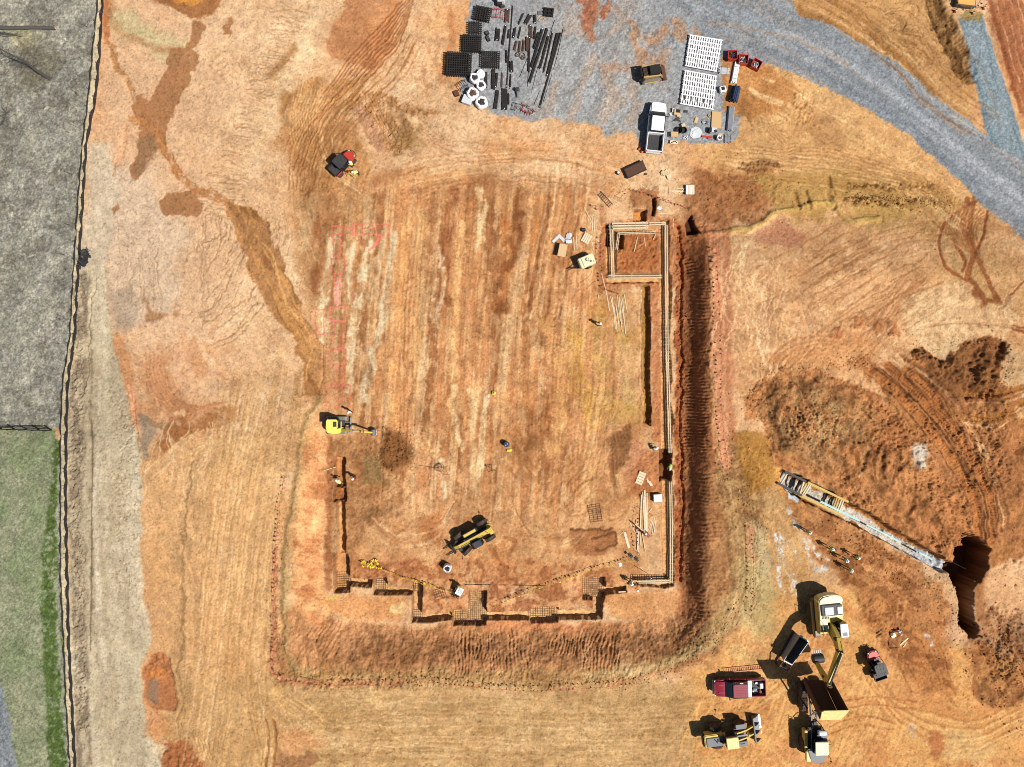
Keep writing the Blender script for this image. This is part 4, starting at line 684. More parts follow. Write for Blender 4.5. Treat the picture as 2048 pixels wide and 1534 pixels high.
def scatter_clods():
    rs = np.random.RandomState(4); pts = []
    def add(n, fn, a, b):
        for _ in range(n):
            u, v = fn(); pts.append((u, v, (a+(b-a)*rs.rand()**3)))
    def along(p, w):
        q = cr(p, 4)
        def f():
            i = rs.randint(len(q)-1); t = rs.rand(); x = q[i]*(1-t)+q[i+1]*t; return x[0]+rs.randn()*w, x[1]+rs.randn()*w
        return f
    add(1500, lambda: (1620+rs.randn()*75, 830+rs.randn()*50), .04, .14); add(700, lambda: (1900+rs.randn()*90, 850+rs.randn()*110), .04, .15)
    add(500, along([(1500, 830), (1530, 745), (1640, 735), (1740, 712)], 9), .05, .17); add(350, along([(1826, 700), (1918, 688), (1990, 684), (2014, 720), (2004, 780)], 8), .05, .18)
    add(700, along([(1640, 1050), (1760, 1120), (1880, 1190), (1900, 1300)], 30), .05, .16); add(500, lambda: (2010+rs.randn()*40, 1320+rs.randn()*60), .06, .22)
    add(700, along([(560, 1352), (700, 1362), (900, 1362), (1150, 1368), (1340, 1340), (1440, 1260), (1500, 1160)], 10), .05, .17); add(400, along([(550, 1350), (552, 1200), (560, 1020)], 6), .05, .15)
    add(500, along([(1352, 470), (1362, 700), (1362, 900), (1366, 1160)], 6), .05, .18); add(400, along([(1450, 900), (1480, 980), (1500, 1050), (1520, 1200)], 16), .05, .16)
    add(700, along([(158, 560), (156, 800), (152, 1000), (158, 1200), (166, 1500)], 9), .04, .14); add(300, along([(480, 1350), (1340, 1240)], 30), .04, .12)
    add(500, lambda: (1500+rs.randn()*60, 390+rs.randn()*35), .05, .16); add(350, along([(1700, 395), (1800, 402), (1900, 405)], 7), .06, .18); add(300, lambda: (770+rs.randn()*50, 240+rs.randn()*40), .05, .15)
    add(350, lambda: (790+rs.randn()*30, 895+rs.randn()*28), .06, .2); add(600, lambda: (rs.uniform(660, 1200), rs.uniform(1010, 1220)), .03, .1); add(900, lambda: (rs.uniform(640, 1330), rs.uniform(300, 1150)), .03, .07)
    add(500, lambda: (rs.uniform(950, 1460), rs.uniform(0, 260)), .03, .07)
    n = len(pts); P_ = np.array(pts); base = np.array([(1, 0, 0), (-1, 0, 0), (0, 1, 0), (0, -1, 0), (0, 0, 1), (0, 0, -1)], float)
    fc = np.array([(0, 2, 4), (2, 1, 4), (1, 3, 4), (3, 0, 4), (2, 0, 5), (1, 2, 5), (3, 1, 5), (0, 3, 5)])
    i = np.clip(np.searchsorted(VA, P_[:, 1]), 1, NR-1); j = np.clip(np.searchsorted(UA, P_[:, 0]), 1, NC-1)
    cen = np.stack([X[i, j], Y[i, j], Z[i, j]], 1)
    a = rs.rand(n)*6.28; ca, sa = np.cos(a), np.sin(a); vs = base[None]*(P_[:, 2][:, None, None])*rs.uniform(.55, 1.15, (n, 6, 1)); vs[..., 2] *= .75
    x = vs[..., 0]*ca[:, None]-vs[..., 1]*sa[:, None]; y = vs[..., 0]*sa[:, None]+vs[..., 1]*ca[:, None]
    co = np.stack([x, y, vs[..., 2]+P_[:, 2][:, None]*.25], -1)+cen[:, None]
    f = (fc[None]+np.arange(n)[:, None, None]*6).reshape(-1, 3)
    me = bpy.data.meshes.new('soil_clods'); me.vertices.add(n*6); me.vertices.foreach_set('co', co.astype(np.float32).ravel()); me.loops.add(f.size); me.loops.foreach_set('vertex_index', f.ravel().astype(np.int32))
    me.polygons.add(len(f)); me.polygons.foreach_set('loop_start', np.arange(0, f.size, 3, dtype=np.int32)); me.polygons.foreach_set('loop_total', np.full(len(f), 3, np.int32)); me.update(calc_edges=True); me.polygons.foreach_set('use_smooth', np.zeros(len(f), bool))
    at = me.color_attributes.new('soil', 'FLOAT_COLOR', 'POINT'); c = alb(C[i, j]*rs.uniform(.95, 1.2, (n, 1))); c = np.repeat(np.concatenate([c, np.ones((n, 1))], 1), 6, 0).astype(np.float32); at.data.foreach_set('color', c.ravel())
    me.materials.append(bpy.data.materials['soil']); o = bpy.data.objects.new('soil_clods', me); COL.objects.link(o); o['kind'] = 'stuff'; o['label'] = 'loose clods and stones scattered over the spoil and bank edges'; o['category'] = 'clods'
scatter_clods()
# ------------------------------------------------------------------ materials and mesh helpers
MATS = {}
def mat(name, c, rough=.6, metal=0, dirt=.25, sc=6, spec=.4, dc=None, alpha=None):
    """c = base colour 0..1 (linear reflectance); dirt = share of dusty noise over it"""
    if name in MATS: return MATS[name]
    m = bpy.data.materials.new(name); m.use_nodes = True; t = m.node_tree; b = t.nodes['Principled BSDF']
    tc = t.nodes.new('ShaderNodeTexCoord'); n = t.nodes.new('ShaderNodeTexNoise'); n.inputs['Scale'].default_value = sc; n.inputs['Detail'].default_value = 5; n.inputs['Roughness'].default_value = .7
    t.links.new(tc.outputs['Object'], n.inputs['Vector'])
    r = t.nodes.new('ShaderNodeMapRange'); r.inputs[1].default_value = .42; r.inputs[2].default_value = .72; r.inputs[3].default_value = 0; r.inputs[4].default_value = dirt
    t.links.new(n.outputs[0], r.inputs[0])
    mx = t.nodes.new('ShaderNodeMix'); mx.data_type = 'RGBA'
    t.links.new(r.outputs[0], mx.inputs[0]); mx.inputs[6].default_value = (*c, 1); mx.inputs[7].default_value = (*(dc or (.34, .2, .11)), 1)
    t.links.new(mx.outputs[2], b.inputs['Base Color'])
    b.inputs['Roughness'].default_value = rough; b.inputs['Metallic'].default_value = metal; b.inputs['Specular IOR Level'].default_value = spec
    MATS[name] = m; return m
M = dict(
    white=mat('white_paint', (.8, .8, .8), .5, dirt=.08), silver=mat('bare_steel', (.5, .51, .52), .45, .6, .2), red=mat('red_paint', (.42, .03, .02), .5, dirt=.12),
    maroon=mat('maroon_paint', (.22, .012, .03), .25, dirt=.08), black=mat('black_plastic', (.006, .006, .007), .55, dirt=.06), rubber=mat('tyre_rubber', (.018, .018, .02), .85, dirt=.5),
    glass=mat('dark_glass', (.012, .018, .022), .06, 0, .04, spec=.7), yellow=mat('yellow_machine_paint', (.6, .43, .07), .5, dirt=.6, sc=2.5), paley=mat('faded_yellow_paint', (.7, .6, .24), .55, dirt=.4, sc=3),
    lime=mat('lime_yellow_paint', (.72, .66, .13), .4, dirt=.12), cream=mat('cream_paint', (.74, .68, .42), .5, dirt=.35, sc=3), grey=mat('grey_metal', (.11, .125, .14), .55, .2, .2), dgrey=mat('dark_grey_plastic', (.028, .03, .033), .6, dirt=.1),
    bluegrey=mat('blue_grey_glass', (.16, .22, .26), .15, .2, .05, spec=.8), steel=mat('worn_track_steel', (.2, .19, .17), .6, .4, .5), rust=mat('rusty_steel', (.09, .038, .02), .85, .1, .4, dc=(.2, .07, .03)), rustd=mat('dark_rusty_bed', (.07, .035, .02), .9, 0, .4, 3, dc=(.14, .06, .03)),
    rebar=mat('dark_rebar', (.012, .011, .011), .7, .1, .08), rebarb=mat('brown_rebar', (.07, .035, .025), .8, .1, .3), timber=mat('new_timber', (.62, .48, .3), .8, dirt=.4, sc=5), timberw=mat('pale_timber', (.68, .56, .37), .8, dirt=.45, sc=5),
    ply=mat('plywood', (.55, .38, .2), .85, dirt=.2, sc=20), osb=mat('chipboard', (.52, .34, .16), .85, dirt=.4, sc=40), sack=mat('white_woven_sack', (.78, .78, .77), .8, dirt=.06), tarp=mat('white_tarp', (.5, .53, .55), .6, dirt=.12),
    hiviz=mat('lime_vest_fabric', (.35, .62, .08), .8, dirt=.05), yvest=mat('yellow_vest_fabric', (.7, .72, .18), .8, dirt=.05), orange=mat('orange_fabric', (.75, .2, .04), .8, dirt=.05), flagr=mat('red_pennant_vinyl', (.42, .05, .04), .5, dirt=.1), flagy=mat('yellow_pennant_vinyl', (.75, .55, .03), .5, dirt=.08),
    jeans=mat('blue_denim', (.05, .07, .12), .9, dirt=.2), skin=mat('skin', (.42, .24, .16), .6, dirt=.0), shirt=mat('white_shirt', (.72, .72, .7), .9, dirt=.08), redsh=mat('red_shirt', (.4, .05, .04), .9, dirt=.05), dark=mat('dark_trousers', (.03, .03, .035), .9, dirt=.15), boots=mat('brown_boots', (.1, .05, .025), .8), hat=mat('white_hard_hat', (.82, .82, .8), .3, dirt=.04), pants=mat('tan_work_trousers', (.2, .14, .09), .9, dirt=.2),
    blue=mat('blue_plastic', (.015, .035, .08), .4, dirt=.1), fabric=mat('black_silt_fabric', (.015, .017, .022), .7, dirt=.05), oak=mat('weathered_wood_stake', (.09, .075, .06), .9, dirt=.2), bark=mat('grey_bark', (.075, .07, .065), .9, dirt=.5, dc=(.05, .045, .04)), clay=mat('clay_fill', (.36, .16, .07), .95, dirt=.5), gravel=mat('limestone_gravel', (.5, .48, .46), .95, dirt=.3, dc=(.3, .3, .3), sc=30), teal=mat('pale_teal_pipe', (.45, .68, .66), .4, dirt=.1), trench=mat('mustard_shield_paint', (.5, .33, .07), .6, dirt=.4), tank=mat('amber_tank_lid', (.6, .34, .08), .6, dirt=.25), tan=mat('tan_machine_paint', (.38, .26, .1), .55, dirt=.45), galv=mat('galvanised_pipe', (.42, .44, .46), .4, .5, .1))
class MB:
    def __init__(s): s.bm = bmesh.new(); s.ms = []
    def mi(s, m):
        if m not in s.ms: s.ms.append(m)
        return s.ms.index(m)
    def _fin(s, fs, m):
        i = s.mi(M[m])
        for f in fs: f.material_index = i
    def box(s, c, d, m, rz=0, ry=0, rx=0, bev=0, taper=1):
        mt = Matrix.Translation(c) @ Matrix.Rotation(rz, 4, 'Z') @ Matrix.Rotation(ry, 4, 'Y') @ Matrix.Rotation(rx, 4, 'X') @ Matrix.Diagonal((*d, 1))
        r = bmesh.ops.create_cube(s.bm, size=1, matrix=mt); vs = r['verts']
        if taper != 1:
            for v in vs:
                q = mt.inverted() @ v.co
                if q.z > 0: q.x *= taper; q.y *= taper; v.co = mt @ q
        fs = {f for v in vs for f in v.link_faces}; s._fin(fs, m)
        if bev:
            es = {e for v in vs for e in v.link_edges}
            rr = bmesh.ops.bevel(s.bm, geom=list(es), offset=bev, segments=2, affect='EDGES', clamp_overlap=True); s._fin(rr['faces'], m)
        return s
    def cyl(s, c, r, h, m, axis='Z', n=20, r2=None, rz=0):
        rot = {'Z': Matrix(), 'Y': Matrix.Rotation(math.pi/2, 4, 'X'), 'X': Matrix.Rotation(math.pi/2, 4, 'Y')}[axis]
        q = bmesh.ops.create_cone(s.bm, cap_ends=True, segments=n, radius1=r, radius2=r if r2 is None else r2, depth=h, matrix=Matrix.Translation(c) @ Matrix.Rotation(rz, 4, 'Z') @ rot)
        s._fin({f for v in q['verts'] for f in v.link_faces}, m); return s
    def tube(s, a, b, r, m, n=6, r2=None):
        a = Vector(a); b = Vector(b); d = b-a
        if d.length < 1e-5: return s
        q = bmesh.ops.create_cone(s.bm, cap_ends=True, segments=n, radius1=r, radius2=r if r2 is None else r2, depth=d.length, matrix=Matrix.Translation((a+b)/2) @ d.to_track_quat('Z', 'Y').to_matrix().to_4x4())
        s._fin({f for v in q['verts'] for f in v.link_faces}, m); return s
    def path(s, pts, r, m, n=6):
        for a, b in zip(pts[:-1], pts[1:]): s.tube(a, b, r, m, n)
        return s
    def beam(s, a, b, w, h, m, w2=None, h2=None, bev=0):
        """rectangular beam from a to b, w wide (sideways), h deep"""
        a = Vector(a); b = Vector(b); d = (b-a); L = d.length; d.normalize()
        sd = Vector((0, 0, 1)).cross(d); sd = sd.normalized() if sd.length > 1e-4 else Vector((0, 1, 0)); up = d.cross(sd)
        w2 = w2 or w; h2 = h2 or h; vs = []
        for p, ww, hh in ((a, w, h), (b, w2, h2)):
            for i, j in ((-1, -1), (1, -1), (1, 1), (-1, 1)): vs.append(s.bm.verts.new(p+sd*ww/2*i+up*hh/2*j))
        fs = [s.bm.faces.new([vs[k] for k in q]) for q in ((3, 2, 1, 0), (4, 5, 6, 7), (0, 1, 5, 4), (1, 2, 6, 5), (2, 3, 7, 6), (3, 0, 4, 7))]
        s._fin(fs, m); return s
    def prism(s, prof, y0, y1, m, bev=0):
        """side profile (x, z) extruded in y"""
        a = [s.bm.verts.new((x, y0, z)) for x, z in prof]; b = [s.bm.verts.new((x, y1, z)) for x, z in prof]; n = len(prof)
        fs = [s.bm.faces.new(a[::-1]) if True else None, s.bm.faces.new(b)]+[s.bm.faces.new((a[i], a[(i+1) % n], b[(i+1) % n], b[i])) for i in range(n)]
        s._fin(fs, m)
        if bev:
            es = {e for f in fs for e in f.edges}; rr = bmesh.ops.bevel(s.bm, geom=list(es), offset=bev, segments=2, affect='EDGES', clamp_overlap=True); s._fin(rr['faces'], m)
        return s
    def plate(s, outline, z0, z1, m, bev=0):
        """outline (x, y) extruded in z"""
        a = [s.bm.verts.new((x, y, z0)) for x, y in outline]; b = [s.bm.verts.new((x, y, z1)) for x, y in outline]; n = len(outline)
        fs = [s.bm.faces.new(a[::-1]), s.bm.faces.new(b)]+[s.bm.faces.new((a[i], a[(i+1) % n], b[(i+1) % n], b[i])) for i in range(n)]; s._fin(fs, m)
        if bev:
            es = {e for f in fs for e in f.edges}; rr = bmesh.ops.bevel(s.bm, geom=list(es), offset=bev, segments=2, affect='EDGES', clamp_overlap=True); s._fin(rr['faces'], m)
        return s
    def lathe(s, prof, m, c=(0, 0, 0), n=24, wob=0, axis='Z'):
        rings = []
        for r, z in prof:
            ring = []
            for k in range(n):
                a = 2*math.pi*k/n; rr = r*(1+wob*math.sin(3*a+z*5)+wob*math.sin(5*a+1))
                p = (rr*math.cos(a), rr*math.sin(a), z) if axis == 'Z' else (rr*math.cos(a), z, rr*math.sin(a))
                ring.append(s.bm.verts.new(Vector(c)+Vector(p)))
            rings.append(ring)
        fs = []
        for A, B in zip(rings[:-1], rings[1:]):
            for k in range(n): fs.append(s.bm.faces.new((A[k], A[(k+1) % n], B[(k+1) % n], B[k])))
        if prof[0][0] > 1e-4: fs.append(s.bm.faces.new(rings[0][::-1]))
        if prof[-1][0] > 1e-4: fs.append(s.bm.faces.new(rings[-1]))
        s._fin(fs, m); return s
    def build(s, name, parent=None, smooth=False, loc=None, rz=0):
        bmesh.ops.recalc_face_normals(s.bm, faces=s.bm.faces)
        me = bpy.data.meshes.new(name); s.bm.to_mesh(me); s.bm.free()
        for m in s.ms: me.materials.append(m)
        if smooth: me.polygons.foreach_set('use_smooth', [True]*len(me.polygons)); me.set_sharp_from_angle(angle=math.radians(38))
        o = bpy.data.objects.new(name, me); COL.objects.link(o)
        if parent: o.parent = parent
        if loc is not None: o.location = loc
        o.rotation_euler.z = rz
        return o
def tag(o, label=None, cat=None, group=None, kind=None):
    if label: o['label'] = label
    if cat: o['category'] = cat
    if group: o['group'] = group
    if kind: o['kind'] = kind
    return o
def empty(name, loc, rz=0, label=None, cat=None, group=None):
    o = bpy.data.objects.new(name, None); COL.objects.link(o); o.empty_display_size = .3; o.location = loc; o.rotation_euler.z = rz
    return tag(o, label, cat, group)
def copy_tree(o, parent=None):
    c = o.copy(); COL.objects.link(c); c.parent = parent
    for ch in [x for x in bpy.data.objects if x.parent == o]: copy_tree(ch, c)
    return c
def hd(du, dv): return math.atan2(-dv, du)       # heading of an image direction
def wheel(parent, x, y, r, w, rim='dgrey', hub=.5):
    t = MB(); t.lathe([(r*.55, -w/2), (r*.9, -w/2), (r, -w*.36), (r, w*.36), (r*.9, w/2), (r*.55, w/2)], 'rubber', axis='Y', n=28)
    for k in range(28):
        a = 2*math.pi*k/28; t.box((r*math.cos(a), 0, r*math.sin(a)), (.05*r/.4, w*.9, .03*r/.4), 'rubber', ry=-a+math.pi/2)
    o = t.build('wheel', parent, True, (x, y, r))
    q = MB(); q.cyl((0, 0, 0), r*hub, w*.8, rim, 'Y', 20); q.cyl((0, 0, 0), r*.2, w*.98, rim, 'Y', 12); q.build('rim', o, True)
    return o
# ------------------------------------------------------------------ vehicles
def pickup(loc, rz, paint, label, bed_extra=None):
    e = empty('pickup_truck', loc, rz, label, 'pickup truck')
    L, W = 5.85, 1.98
    b = MB()      # body: plan outline with rounded front, lower body, hood, cab sides
    out = [(-2.9, -.93), (-2.85, -.99), (1.9, -.99), (2.55, -.93), (2.88, -.72), (2.96, -.3), (2.96, .3), (2.88, .72), (2.55, .93), (1.9, .99), (-2.85, .99), (-2.9, .93)]
    fr = [p for p in out if p[0] > 1]+[(1.0, .99), (1.0, -.99)]
    b.plate([(-.75, -.99), (1.5, -.99), (1.5, .99), (-.75, .99)], .45, 1.12, paint)
    b.plate([(1.49, -.99), (1.9, -.99), (2.55, -.93), (2.88, -.72), (2.96, -.3), (2.96, .3), (2.88, .72), (2.55, .93), (1.9, .99), (1.49, .99)], .5, 1.0, paint, .05)
    b.prism([(1.4, 1.0), (2.75, .99), (2.82, 1.03), (2.4, 1.14), (1.75, 1.18), (1.4, 1.18)], -.82, .82, paint, .05)
    for y in (-.42, .42): b.box((2.1, y, 1.165), (.8, .12, .03), paint, bev=.01)
    b.build('body', e, True)
    c = MB(); c.prism([(-.78, 1.1), (-.68, 1.72), (-.5, 1.84), (.8, 1.85), (1.0, 1.8), (1.8, 1.16), (1.8, 1.1)], -.86, .86, 'glass', .04); c.build('window_glass', e, True)
    r = MB(); r.plate([(-.7, -.74), (.8, -.74), (1.02, -.68), (1.02, .68), (.8, .74), (-.7, .74)], 1.8, 1.885, paint, .03)
    for y in (-.45, -.27, -.09, .09, .27, .45): r.box((.1, y, 1.89), (1.3, .05, .015), paint)
    for y in (-.78, .78):
        r.beam((-.55, y, 1.78), (-.7, y*1.1, 1.13), .07, .08, paint); r.beam((.95, y*.94, 1.79), (1.75, y*1.08, 1.14), .07, .07, paint); r.beam((.15, y, 1.8), (.15, y*1.1, 1.13), .06, .09, paint)
    r.build('roof', e, True)
    d = MB()
    for y in (-.94, .94): d.box((-1.83, y, .85), (2.1, .1, .78), paint, bev=.03); d.box((-1.83, y*1.03, .95), (1.1, .1, .35), paint, bev=.04)
    d.box((-2.88, 0, .86), (.08, 1.84, .74), paint, bev=.02); d.box((-.79, 0, .9), (.08, 1.84, .8), paint)
    d.box((-2.98, 0, .6), (.16, 1.8, .2), 'silver', bev=.03)
    bd = d.build('bed', e, True)
    q = MB(); q.box((-1.83, 0, .62), (2.05, 1.7, .06), 'dgrey')
    for k in range(9): q.box((-1.83, -.72+.18*k, .655), (2.0, .05, .02), 'dgrey')
    q.build('bed_liner', bd)
    for x in (1.95, -1.75):
        for y in (-.86, .86): wheel(e, x, y, .41, .28, 'silver')
    for y in (-1, 1):
        m_ = MB(); m_.beam((1.35, y*.95, 1.15), (1.25, y*1.12, 1.2), .08, .05, 'black'); m_.box((1.25, y*1.2, 1.22), (.12, .2, .2), 'black', bev=.03); m_.build('wing_mirror', e)
        h = MB(); h.box((2.8, y*.74, .84), (.2, .3, .2), 'silver', bev=.04, rz=-y*.4); h.build('headlight', e)
        tl = MB(); tl.box((-2.93, y*.9, .95), (.05, .14, .3), 'red', bev=.01); tl.build('tail_light', e)
    g = MB(); g.box((2.97, 0, .8), (.05, 1.1, .3), 'dgrey', bev=.01); g.box((2.98, 0, .55), (.14, 1.7, .2), 'silver', bev=.04); g.build('front_bumper', e)
    return e
pickup(P(1313, 254, 1.0)-Vector((0, 0, 1.0)), hd(10, -97), 'white', 'white crew cab pickup with an empty black bed parked at the gravel edge')
tr_ = pickup(P(1480, 1376, 1.0)-Vector((0, 0, 1.0)), hd(-97, 3), 'maroon', 'maroon crew cab pickup with silver bed box and cargo parked below the bank')
tb = MB(); tb.box((-1.02, 0, 1.22), (.42, 1.86, .26), 'galv', bev=.03); tb.build('toolbox', tr_)
for nm, p_, d_, m_, lb in [('cooler', (-2.45, -.18, .87), (.4, .62, .4), 'white', 'white rounded cooler in the bed of the maroon pickup'), ('fuel_can', (-2.35, .55, .82), (.28, .3, .34), 'red', 'small red fuel can in the bed of the maroon pickup'), ('tool_bag', (-1.75, .35, .78), (.5, .28, .26), 'tarp', 'crumpled pale tool bag in the bed of the maroon pickup'), ('hose_coil', (-2.0, -.4, .72), (.42, .3, .12), 'silver', 'grey coiled hose beside the cooler in the maroon pickup bed')]:
    q = MB(); q.box((0, 0, 0), d_, m_, bev=.06)
    if nm == 'cooler': q.box((0, 0, d_[2]/2+.02), (d_[0]*.9, d_[1]*.9, .05), m_, bev=.02); q.tube((.1, -.2, .26), (.1, .2, .26), .015, 'grey')
    if nm == 'fuel_can': q.tube((.05, 0, .17), (.12, .05, .3), .03, 'black'); q.tube((-.1, 0, .2), (.04, 0, .22), .015, 'black')
    if nm == 'tool_bag': q.path([(-.2, 0, .12), (-.1, 0, .24), (.1, 0, .24), (.2, 0, .12)], .02, 'black'); q.box((.2, .1, .1), (.2, .25, .15), m_, rz=.5, bev=.05)
    if nm == 'hose_coil':
        for k in range(3): q.path([(.2*math.cos(a*.5), .16*math.sin(a*.5), .08+.03*k) for a in range(13)], .018, m_)
    o = q.build(nm, None, True); o.matrix_world = Matrix.Translation(tr_.location) @ Matrix.Rotation(tr_.rotation_euler.z, 4, 'Z') @ Matrix.Translation(p_); tag(o, lb, nm.replace('_', ' '))

def utv(loc, rz, roof, label, L=3.3):
    e = empty('utility_vehicle', loc, rz, label, 'utility vehicle', 'side by side utility vehicles on the site')
    b = MB(); b.plate([(-1.6, -.6), (-1.6, .6), (1.1, .62), (1.1, -.62)], .35, .62, 'black', .03); b.box((-.1, 0, .75), (.7, 1.3, .3), 'black', bev=.05)
    for y in (-.3, .3): b.box((-.35, y, .95), (.16, .5, .5), 'dgrey', bev=.05, ry=-.15)
    b.build('chassis', e, True)
    h = MB(); h.plate([(.72, -.7), (1.3, -.62), (1.62, -.4), (1.72, 0), (1.62, .4), (1.3, .62), (.72, .7)], .6, 1.0, 'red', .08); h.build('hood', e, True)
    bu = MB(); bu.path([(1.5, -.6, .7), (1.85, -.35, .7), (1.9, 0, .7), (1.85, .35, .7), (1.5, .6, .7)], .04, 'black'); bu.build('bumper', e)
    c = MB(); c.box((-1.25, 0, .78), (.85, 1.4, .06), 'dgrey')
    for y in (-.7, .7): c.box((-1.25, y, .95), (.9, .05, .32), 'red' if y < 0 else 'dgrey')
    c.box((-1.69, 0, .95), (.05, 1.4, .32), 'dgrey'); c.box((-.82, 0, .95), (.05, 1.4, .32), 'dgrey'); c.build('cargo_bed', e)
    f = MB()
    for y in (-.64, .64): f.path([(.95, y, .85), (.45, y*.93, 1.86), (-.72, y*.93, 1.88), (-.8, y, .8)], .035, 'black', 8)
    f.tube((.45, -.6, 1.86), (.45, .6, 1.86), .035, 'black'); f.tube((-.72, -.6, 1.88), (-.72, .6, 1.88), .035, 'black'); f.build('roll_cage', e)
    r = MB(); r.plate([(-.85, -.62), (-.7, -.68), (.42, -.66), (.55, -.55), (.55, .55), (.42, .66), (-.7, .68), (-.85, .62)], 1.9, 1.97, roof, .025)
    for k in range(5): r.box((-.62, -.4+.2*k, 1.985), (.3, .1, .03), roof, bev=.012)
    for k in range(3): r.box((.05, -.35+.35*k, 1.985), (.7, .14, .03), roof, bev=.012, rz=(k-1)*.12)
    r.build('roof', e, True)
    for x in (1.1, -1.15):
        for y in (-.66, .66): wheel(e, x, y, .33, .26, 'grey')
    for y in (-.4, .4): q = MB(); q.box((1.56, y*1.1, .92), (.14, .18, .08), 'tarp', bev=.02); q.build('headlight', e)
    return e
u1 = utv(P(684, 324, 1.2)-Vector((0, 0, 1.2)), hd(30, -31), 'dgrey', 'red utility vehicle with black ribbed roof, surveyors standing beside it')
u2 = utv(P(1757, 1334, 1.4)-Vector((0, 0, 1.4)), hd(-6.5, -19), 'dgrey', 'red utility vehicle with grey roof parked alone on orange clay'); 

def track_unit(e, L, y, w, h, name='crawler_track'):
    t = MB(); n = 9; prof = []
    for k in range(n): a = math.pi/2-math.pi*k/(n-1); prof.append((L/2-h/2+h/2*math.cos(a), h/2+h/2*math.sin(a)))
    for k in range(n): a = -math.pi/2-math.pi*k/(n-1); prof.append((-L/2+h/2+h/2*math.cos(a), h/2+h/2*math.sin(a)))
    t.prism(prof, y-w/2, y+w/2, 'steel')
    for k in range(int(L/.16)): 
        for z in (h+.012, .0): t.box((-L/2+h/2+(L-h)*(k+.5)/int(L/.16), y, z), (.05, w*.98, .035), 'steel')
    o = t.build(name, e); q = MB(); q.box((0, y+(w/2+.01)*(1 if y > 0 else -1), h/2), (L-h, .06, h*.5), 'yellow', bev=.02); q.build('track_frame', o); return o
def joint_arm(mb, pts, w, hs, m):
    for i in range(len(pts)-1): mb.beam(pts[i], pts[i+1], w, hs[i], m, w, hs[i+1])
    for p, h in zip(pts, hs): mb.cyl(p, h*.42, w*1.1, 'dgrey', 'Y', 12)
# large excavator
bx = P(1647, 1230)
rzx = hd(0.1, 1); e = empty('excavator', bx, rzx, 'large yellow crawler excavator with its bent boom reaching over orange clay', 'excavator')
inv = (Matrix.Translation(bx) @ Matrix.Rotation(rzx, 4, 'Z')).inverted()
def LP(u, v, h): return inv @ P(u, v, h)
for y in (-1.2, 1.2): track_unit(e, 4.6, y, .6, .95)
q = MB(); q.box((0, 0, .65), (2.6, 1.9, .5), 'dgrey', bev=.05); q.cyl((0, 0, .98), .75, .2, 'dgrey', n=24); q.build('undercarriage', e)
b = MB(); b.plate([(-2.9, -.9), (-2.65, -1.35), (-.2, -1.42), (1.5, -1.4), (1.5, -.55), (.2, -.5), (.2, .55), (.1, 1.4), (-2.65, 1.35), (-2.9, .9), (-3.02, 0)], 1.12, 2.0, 'yellow', .05)
b.plate([(-2.4, -1.3), (.1, -1.38), (1.1, -1.38), (1.1, -.62), (.1, -.55), (-.5, -.5), (-.5, 1.3), (-2.4, 1.3)], 1.9, 2.35, 'cream', .04)
b.build('house', e, True)
cw = MB(); cw.plate([(-2.95, -.9), (-2.6, -1.36), (-2.1, -1.36), (-2.1, 1.36), (-2.6, 1.36), (-2.95, .9), (-3.08, 0)], 1.2, 2.55, 'cream', .12); cw.build('counterweight', e, True)
h_ = MB(); h_.box((-1.35, 0, 2.5), (1.25, 2.3, .12), 'dgrey', bev=.03); h_.box((-1.3, -.35, 2.6), (.9, 1.0, .1), 'tarp', bev=.03); h_.box((-1.3, .85, 2.6), (.8, .55, .1), 'white', bev=.03); h_.build('engine_cover', e, True)
st_ = MB()
for k in range(5): st_.box((.35+.17*k, -1.1, 2.38+.01*k), (.06, .5, .02), 'black'); st_.box((-.5, -1.1+.17*k, 2.38), (.22, .08, .03), 'black')
st_.path([(1.3, -1.35, 2.2), (1.3, -1.35, 2.9), (-.3, -1.35, 2.9), (-.3, -1.35, 2.3)], .025, 'cream'); st_.path([(1.3, -.75, 2.3), (1.3, -.75, 2.9), (.2, -.75, 2.9)], .025, 'cream'); st_.box((1.3, -1.05, 2.35), (.05, .6, .04), 'cream'); st_.build('handrail', e)
cb = MB(); cb.prism([(.1, 1.2), (.1, 3.0), (1.6, 3.0), (1.95, 2.1), (1.95, 1.2)], .5, 1.38, 'glass', .04); cb.build('cab', e, True)
cr_ = MB(); cr_.box((.85, .94, 3.05), (1.5, .86, .12), 'white', bev=.04); cr_.box((1.25, .94, 3.12), (.4, .55, .04), 'grey', bev=.01); cr_.build('cab_roof', e, True)
pv = Vector((.55, 0, 1.9)); k1 = LP(1668, 1305, 4.9); tp = LP(1656, 1366, 5.3); wr = LP(1634, 1327, 2.2)
k1.y = k1.y*.5; base_y = 0
bo = MB(); mid1 = pv.lerp(k1, .55)+Vector((-.1, 0, .35)); joint_arm(bo, [pv, mid1, k1, tp], .5, [.6, .85, .75, .4], 'yellow'); 
for y in (-.36, .36): bo.tube((1.0, y, 1.5), tuple(mid1.lerp(k1, .5)+Vector((0, y*.6, -.1))), .1, 'yellow', 8)
bo.tube(tuple(k1+Vector((0, 0, .5))), tuple(tp+Vector((0, 0, .5))), .1, 'dgrey', 8); bo.build('boom', e)
for y in (-.12, .12):
    ho = MB(); ho.path([pv+Vector((-.3, y, .3)), pv+Vector((.3, y*2, .75)), mid1+Vector((0, y, .55)), k1+Vector((0, y, .5))], .035, 'black'); ho.build('hose', e)
s_ = MB(); joint_arm(s_, [tp+(tp-wr).normalized()*.6, tp.lerp(wr, .3), wr], .38, [.3, .6, .3], 'yellow'); s_.build('stick', e)
bk = MB(); bp_ = LP(1636, 1316, 1.5); dr = Vector((-.8, 0, -.4)); 
